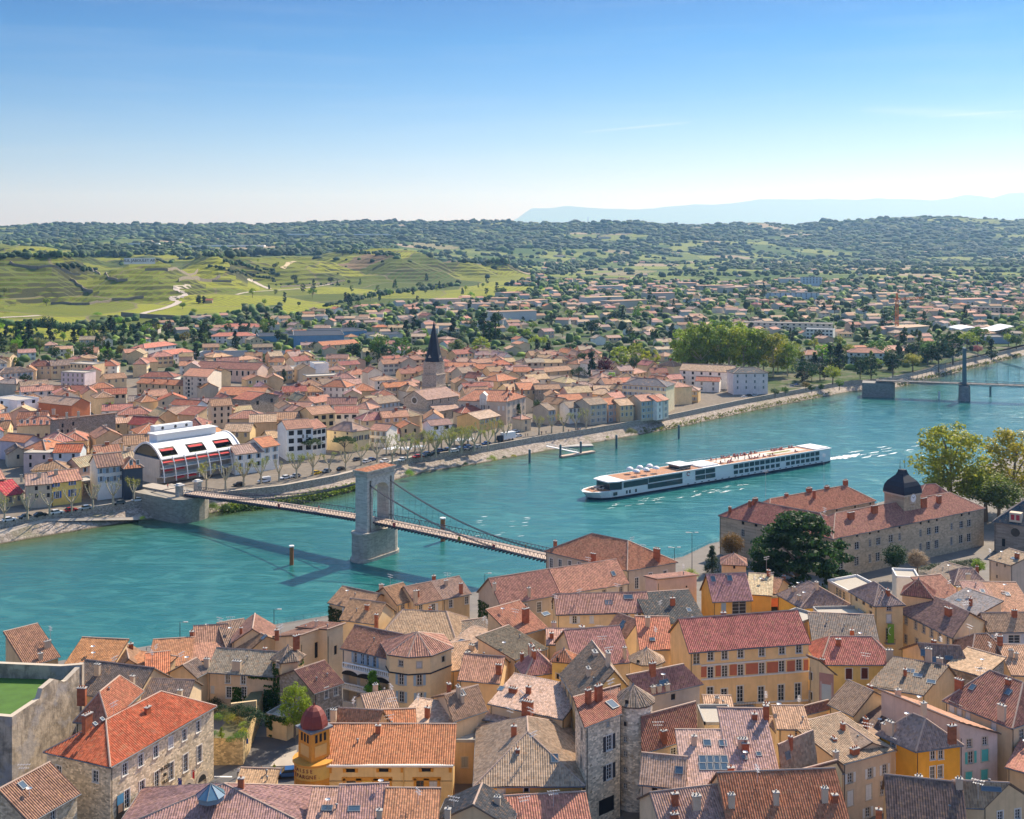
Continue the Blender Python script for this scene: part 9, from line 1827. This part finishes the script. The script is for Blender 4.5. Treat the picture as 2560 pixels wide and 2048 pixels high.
cars(F3,[(30,965,'blue'),(120,940,'black'),(200,930,'blue'),(262,940,'white'),(310,920,'blue'),(390,905,'blue'),(470,905,'silver'),(540,875,'blue'),(795,770,'white'),(815,810,'white')],'at the right end of the quay car park')
cars(G3,[(480,1232,'white'),(510,1225,'black'),(545,1222,'white'),(765,1170,'silver'),(795,1160,'blue')],'in the park corner car park')
p=W(*B2((740,1285)),6.1);car(p,.15,'blue','dark blue hatchback parked beside the bank rotunda',False,'cars in the near street');p=W(*B2((745,1455)),6.1);car(p,.1,'white','white car roof showing above the tiles in front of the bank',False,'cars in the near street')
p=W(*F3((712,842)),QZ+.05);a=qa(p);tr_=thing('delivery_truck','white box delivery truck at the right end of the quay car park','truck',p);rx=Vector((math.cos(a),math.sin(a),0))
mb=MB();mb.box(p+rx*1.3+Vector((0,0,.9)),7.5,2.5,2.9,a);mb.build('cargo_box',[WHITE],tr_);mb=MB();mb.box(p-rx*3.8+Vector((0,0,.6)),2.2,2.3,2.2,a,0,.9);mb.build('cab',[SLATE],tr_);mb=MB()
for s in(-3.6,3.2):
 for t in(-1.1,1.1):q_=p+rx*s+Vector((-rx.y,rx.x,0))*t;mb.tube([q_+Vector((-rx.y,rx.x,0))*-.15+Vector((0,0,.45)),q_+Vector((-rx.y,rx.x,0))*.15+Vector((0,0,.45))],.45,10)
mb.build('wheels',[DARK],tr_)
for i,(cv,x,y)in enumerate(((F2,1440,890),(F2,1510,880),(F2,1590,890),(F2,1690,870),(F2,2050,815),(F2,2120,810),(F3,310,880),(F3,390,868))):
 p=W(*cv((x,y)),QZ+.1);o=thing('parasol',f'large white cafe parasol behind the quay car park, {ORD[i]} from the left','parasol',p,'cafe parasols on the far quay');mb=MB();mb.tube([p,p+Vector((0,0,2.6))],.05,5);mb.build('pole',[FRAME],o);mb=MB();mb.lathe(p+Vector((0,0,2.3)),[(2.9,0),(2.9,.15),(0,1.0)],4,0,.3+i);mb.build('canopy',[WHITE],o)
def person(p,rz,c,lb,group=None):
 o=bpy.data.objects.new('person',PM);C.objects.link(o);o.location=p;o.rotation_euler.z=rz;o.color=(*c,1);tag(o,lb,'person',group)
person(W(*B2((322,1292)),6.07),.6,(.7,.7,.7),'person in a white top and dark trousers crossing the near street');person(W(*B2((517,1282)),6.07),2.5,(.02,.025,.04),'person in dark clothes standing in the near street');person(W(*B2((625,1262)),6.15),3.6,(.4,.42,.06),'person in a yellow-green jacket at the kerb by the blue hatchback')
for i,(t,v,c,lb)in enumerate(((-60,.8,(.05,.05,.06),'person in black walking on the far span of the footbridge'),(8,-1.2,(.6,.6,.6),'person in pale clothes on the footbridge just past the tower'),(16,1.5,(.03,.03,.05),'person in dark clothes leaning at the footbridge railing'),(54,1.2,(.08,.1,.03),'person in olive walking near the near end of the footbridge'),(-96,0,(.5,.05,.05),'person in red on the far landing of the footbridge'),(-23,-.4,(.4,.1,.1),'person in dull red in the middle of the far span'))):person(BP(t,v,(zd(t)if t>-84 else 8.15)+.37),math.atan2(U.y,U.x)+1.57*(1 if i%2 else-1),c,lb)
for i,(t,v,c)in enumerate(((10,-3.35,(.5,.05,.05)),(34,-3.35,(.28,.22,.03)),(46,-3.35,(.5,.05,.05)),(-38,-3.35,(.5,.05,.05)))):
 a,b=BP(t,v,zd(t)+.3),BP(t+.9,v,zd(t+.9)+.3);mb=MB();mb.bar(a+Vector((0,0,.6)),b+Vector((0,0,.6)),.06,1.2,0);tag(mb.build('bridge_sign',[plain(f'sign_colour_{"abcd"[i]}',c,.5)]),('red and white navigation sign on the bridge rail nearest the tower','yellow-brown navigation sign on the bridge rail','red navigation sign on the rail nearest the near bank','red navigation sign on the far span rail')[i],'sign')
for i in range(16):
 p=SP(R.uniform(66,92),R.uniform(-4.5,4.5),6.3);person(p,R.uniform(0,6),R.choice(((.03,.05,.1),(.5,.5,.5),(.35,.08,.1),(.05,.05,.05))),'passenger standing on the sun deck of the white ship','passengers on the ship')
for i in range(22):
 cv,pts=((F2,((1420,930),(2140,830))),(F3,((860,800),(1500,742))))[i%2];t=R.random();p=W(*cv((pts[0][0]+(pts[1][0]-pts[0][0])*t,pts[0][1]+(pts[1][1]-pts[0][1])*t+R.uniform(-6,10))),QZ+.1);person(p,R.uniform(0,6),R.choice(((.03,.05,.1),(.5,.5,.5),(.35,.08,.1),(.05,.05,.05))),('passer-by near the cafe parasols on the far quay','passer-by on the promenade of the right quay houses')[i%2],('people by the cafe parasols','people on the right promenade')[i%2])
WORDS=16
for lb_k in list(ALL_LABELS):
 os_=[o for o in C.objects if o.get('label')==lb_k]
 if len(os_)<2 or any(g in str(os_[0].get('group',''))for g in('ship','people')):continue
 def px_(o):q_=o.location if o.type=='EMPTY' or o.location.length>1 else Vector(o.bound_box[0]);return q_.x/max(1,q_.y)
 os_.sort(key=px_)
 for i,o in enumerate(os_):o['label']=f'{lb_k}, {ORD[i] if i < 20 else i + 1} from left'
mb=MB();mb.box((0,24000,-65),100000,52000,2080)
hz=mb.build('haze',[])
m_=bpy.data.materials.new('air');m_.use_nodes=True;t_=m_.node_tree;t_.nodes.clear()
o_=t_.nodes.new('ShaderNodeOutputMaterial');v_=t_.nodes.new('ShaderNodeVolumePrincipled');t_.links.new(v_.outputs[0],o_.inputs['Volume'])
v_.inputs['Color'].default_value=(.29,.57,1.0,1);v_.inputs['Absorption Color'].default_value=(1,1,1,1);v_.inputs['Density'].default_value=5.4e-5;v_.inputs['Anisotropy'].default_value=.35
hz.data.materials.append(m_);tag(hz,None,None,kind='stuff')
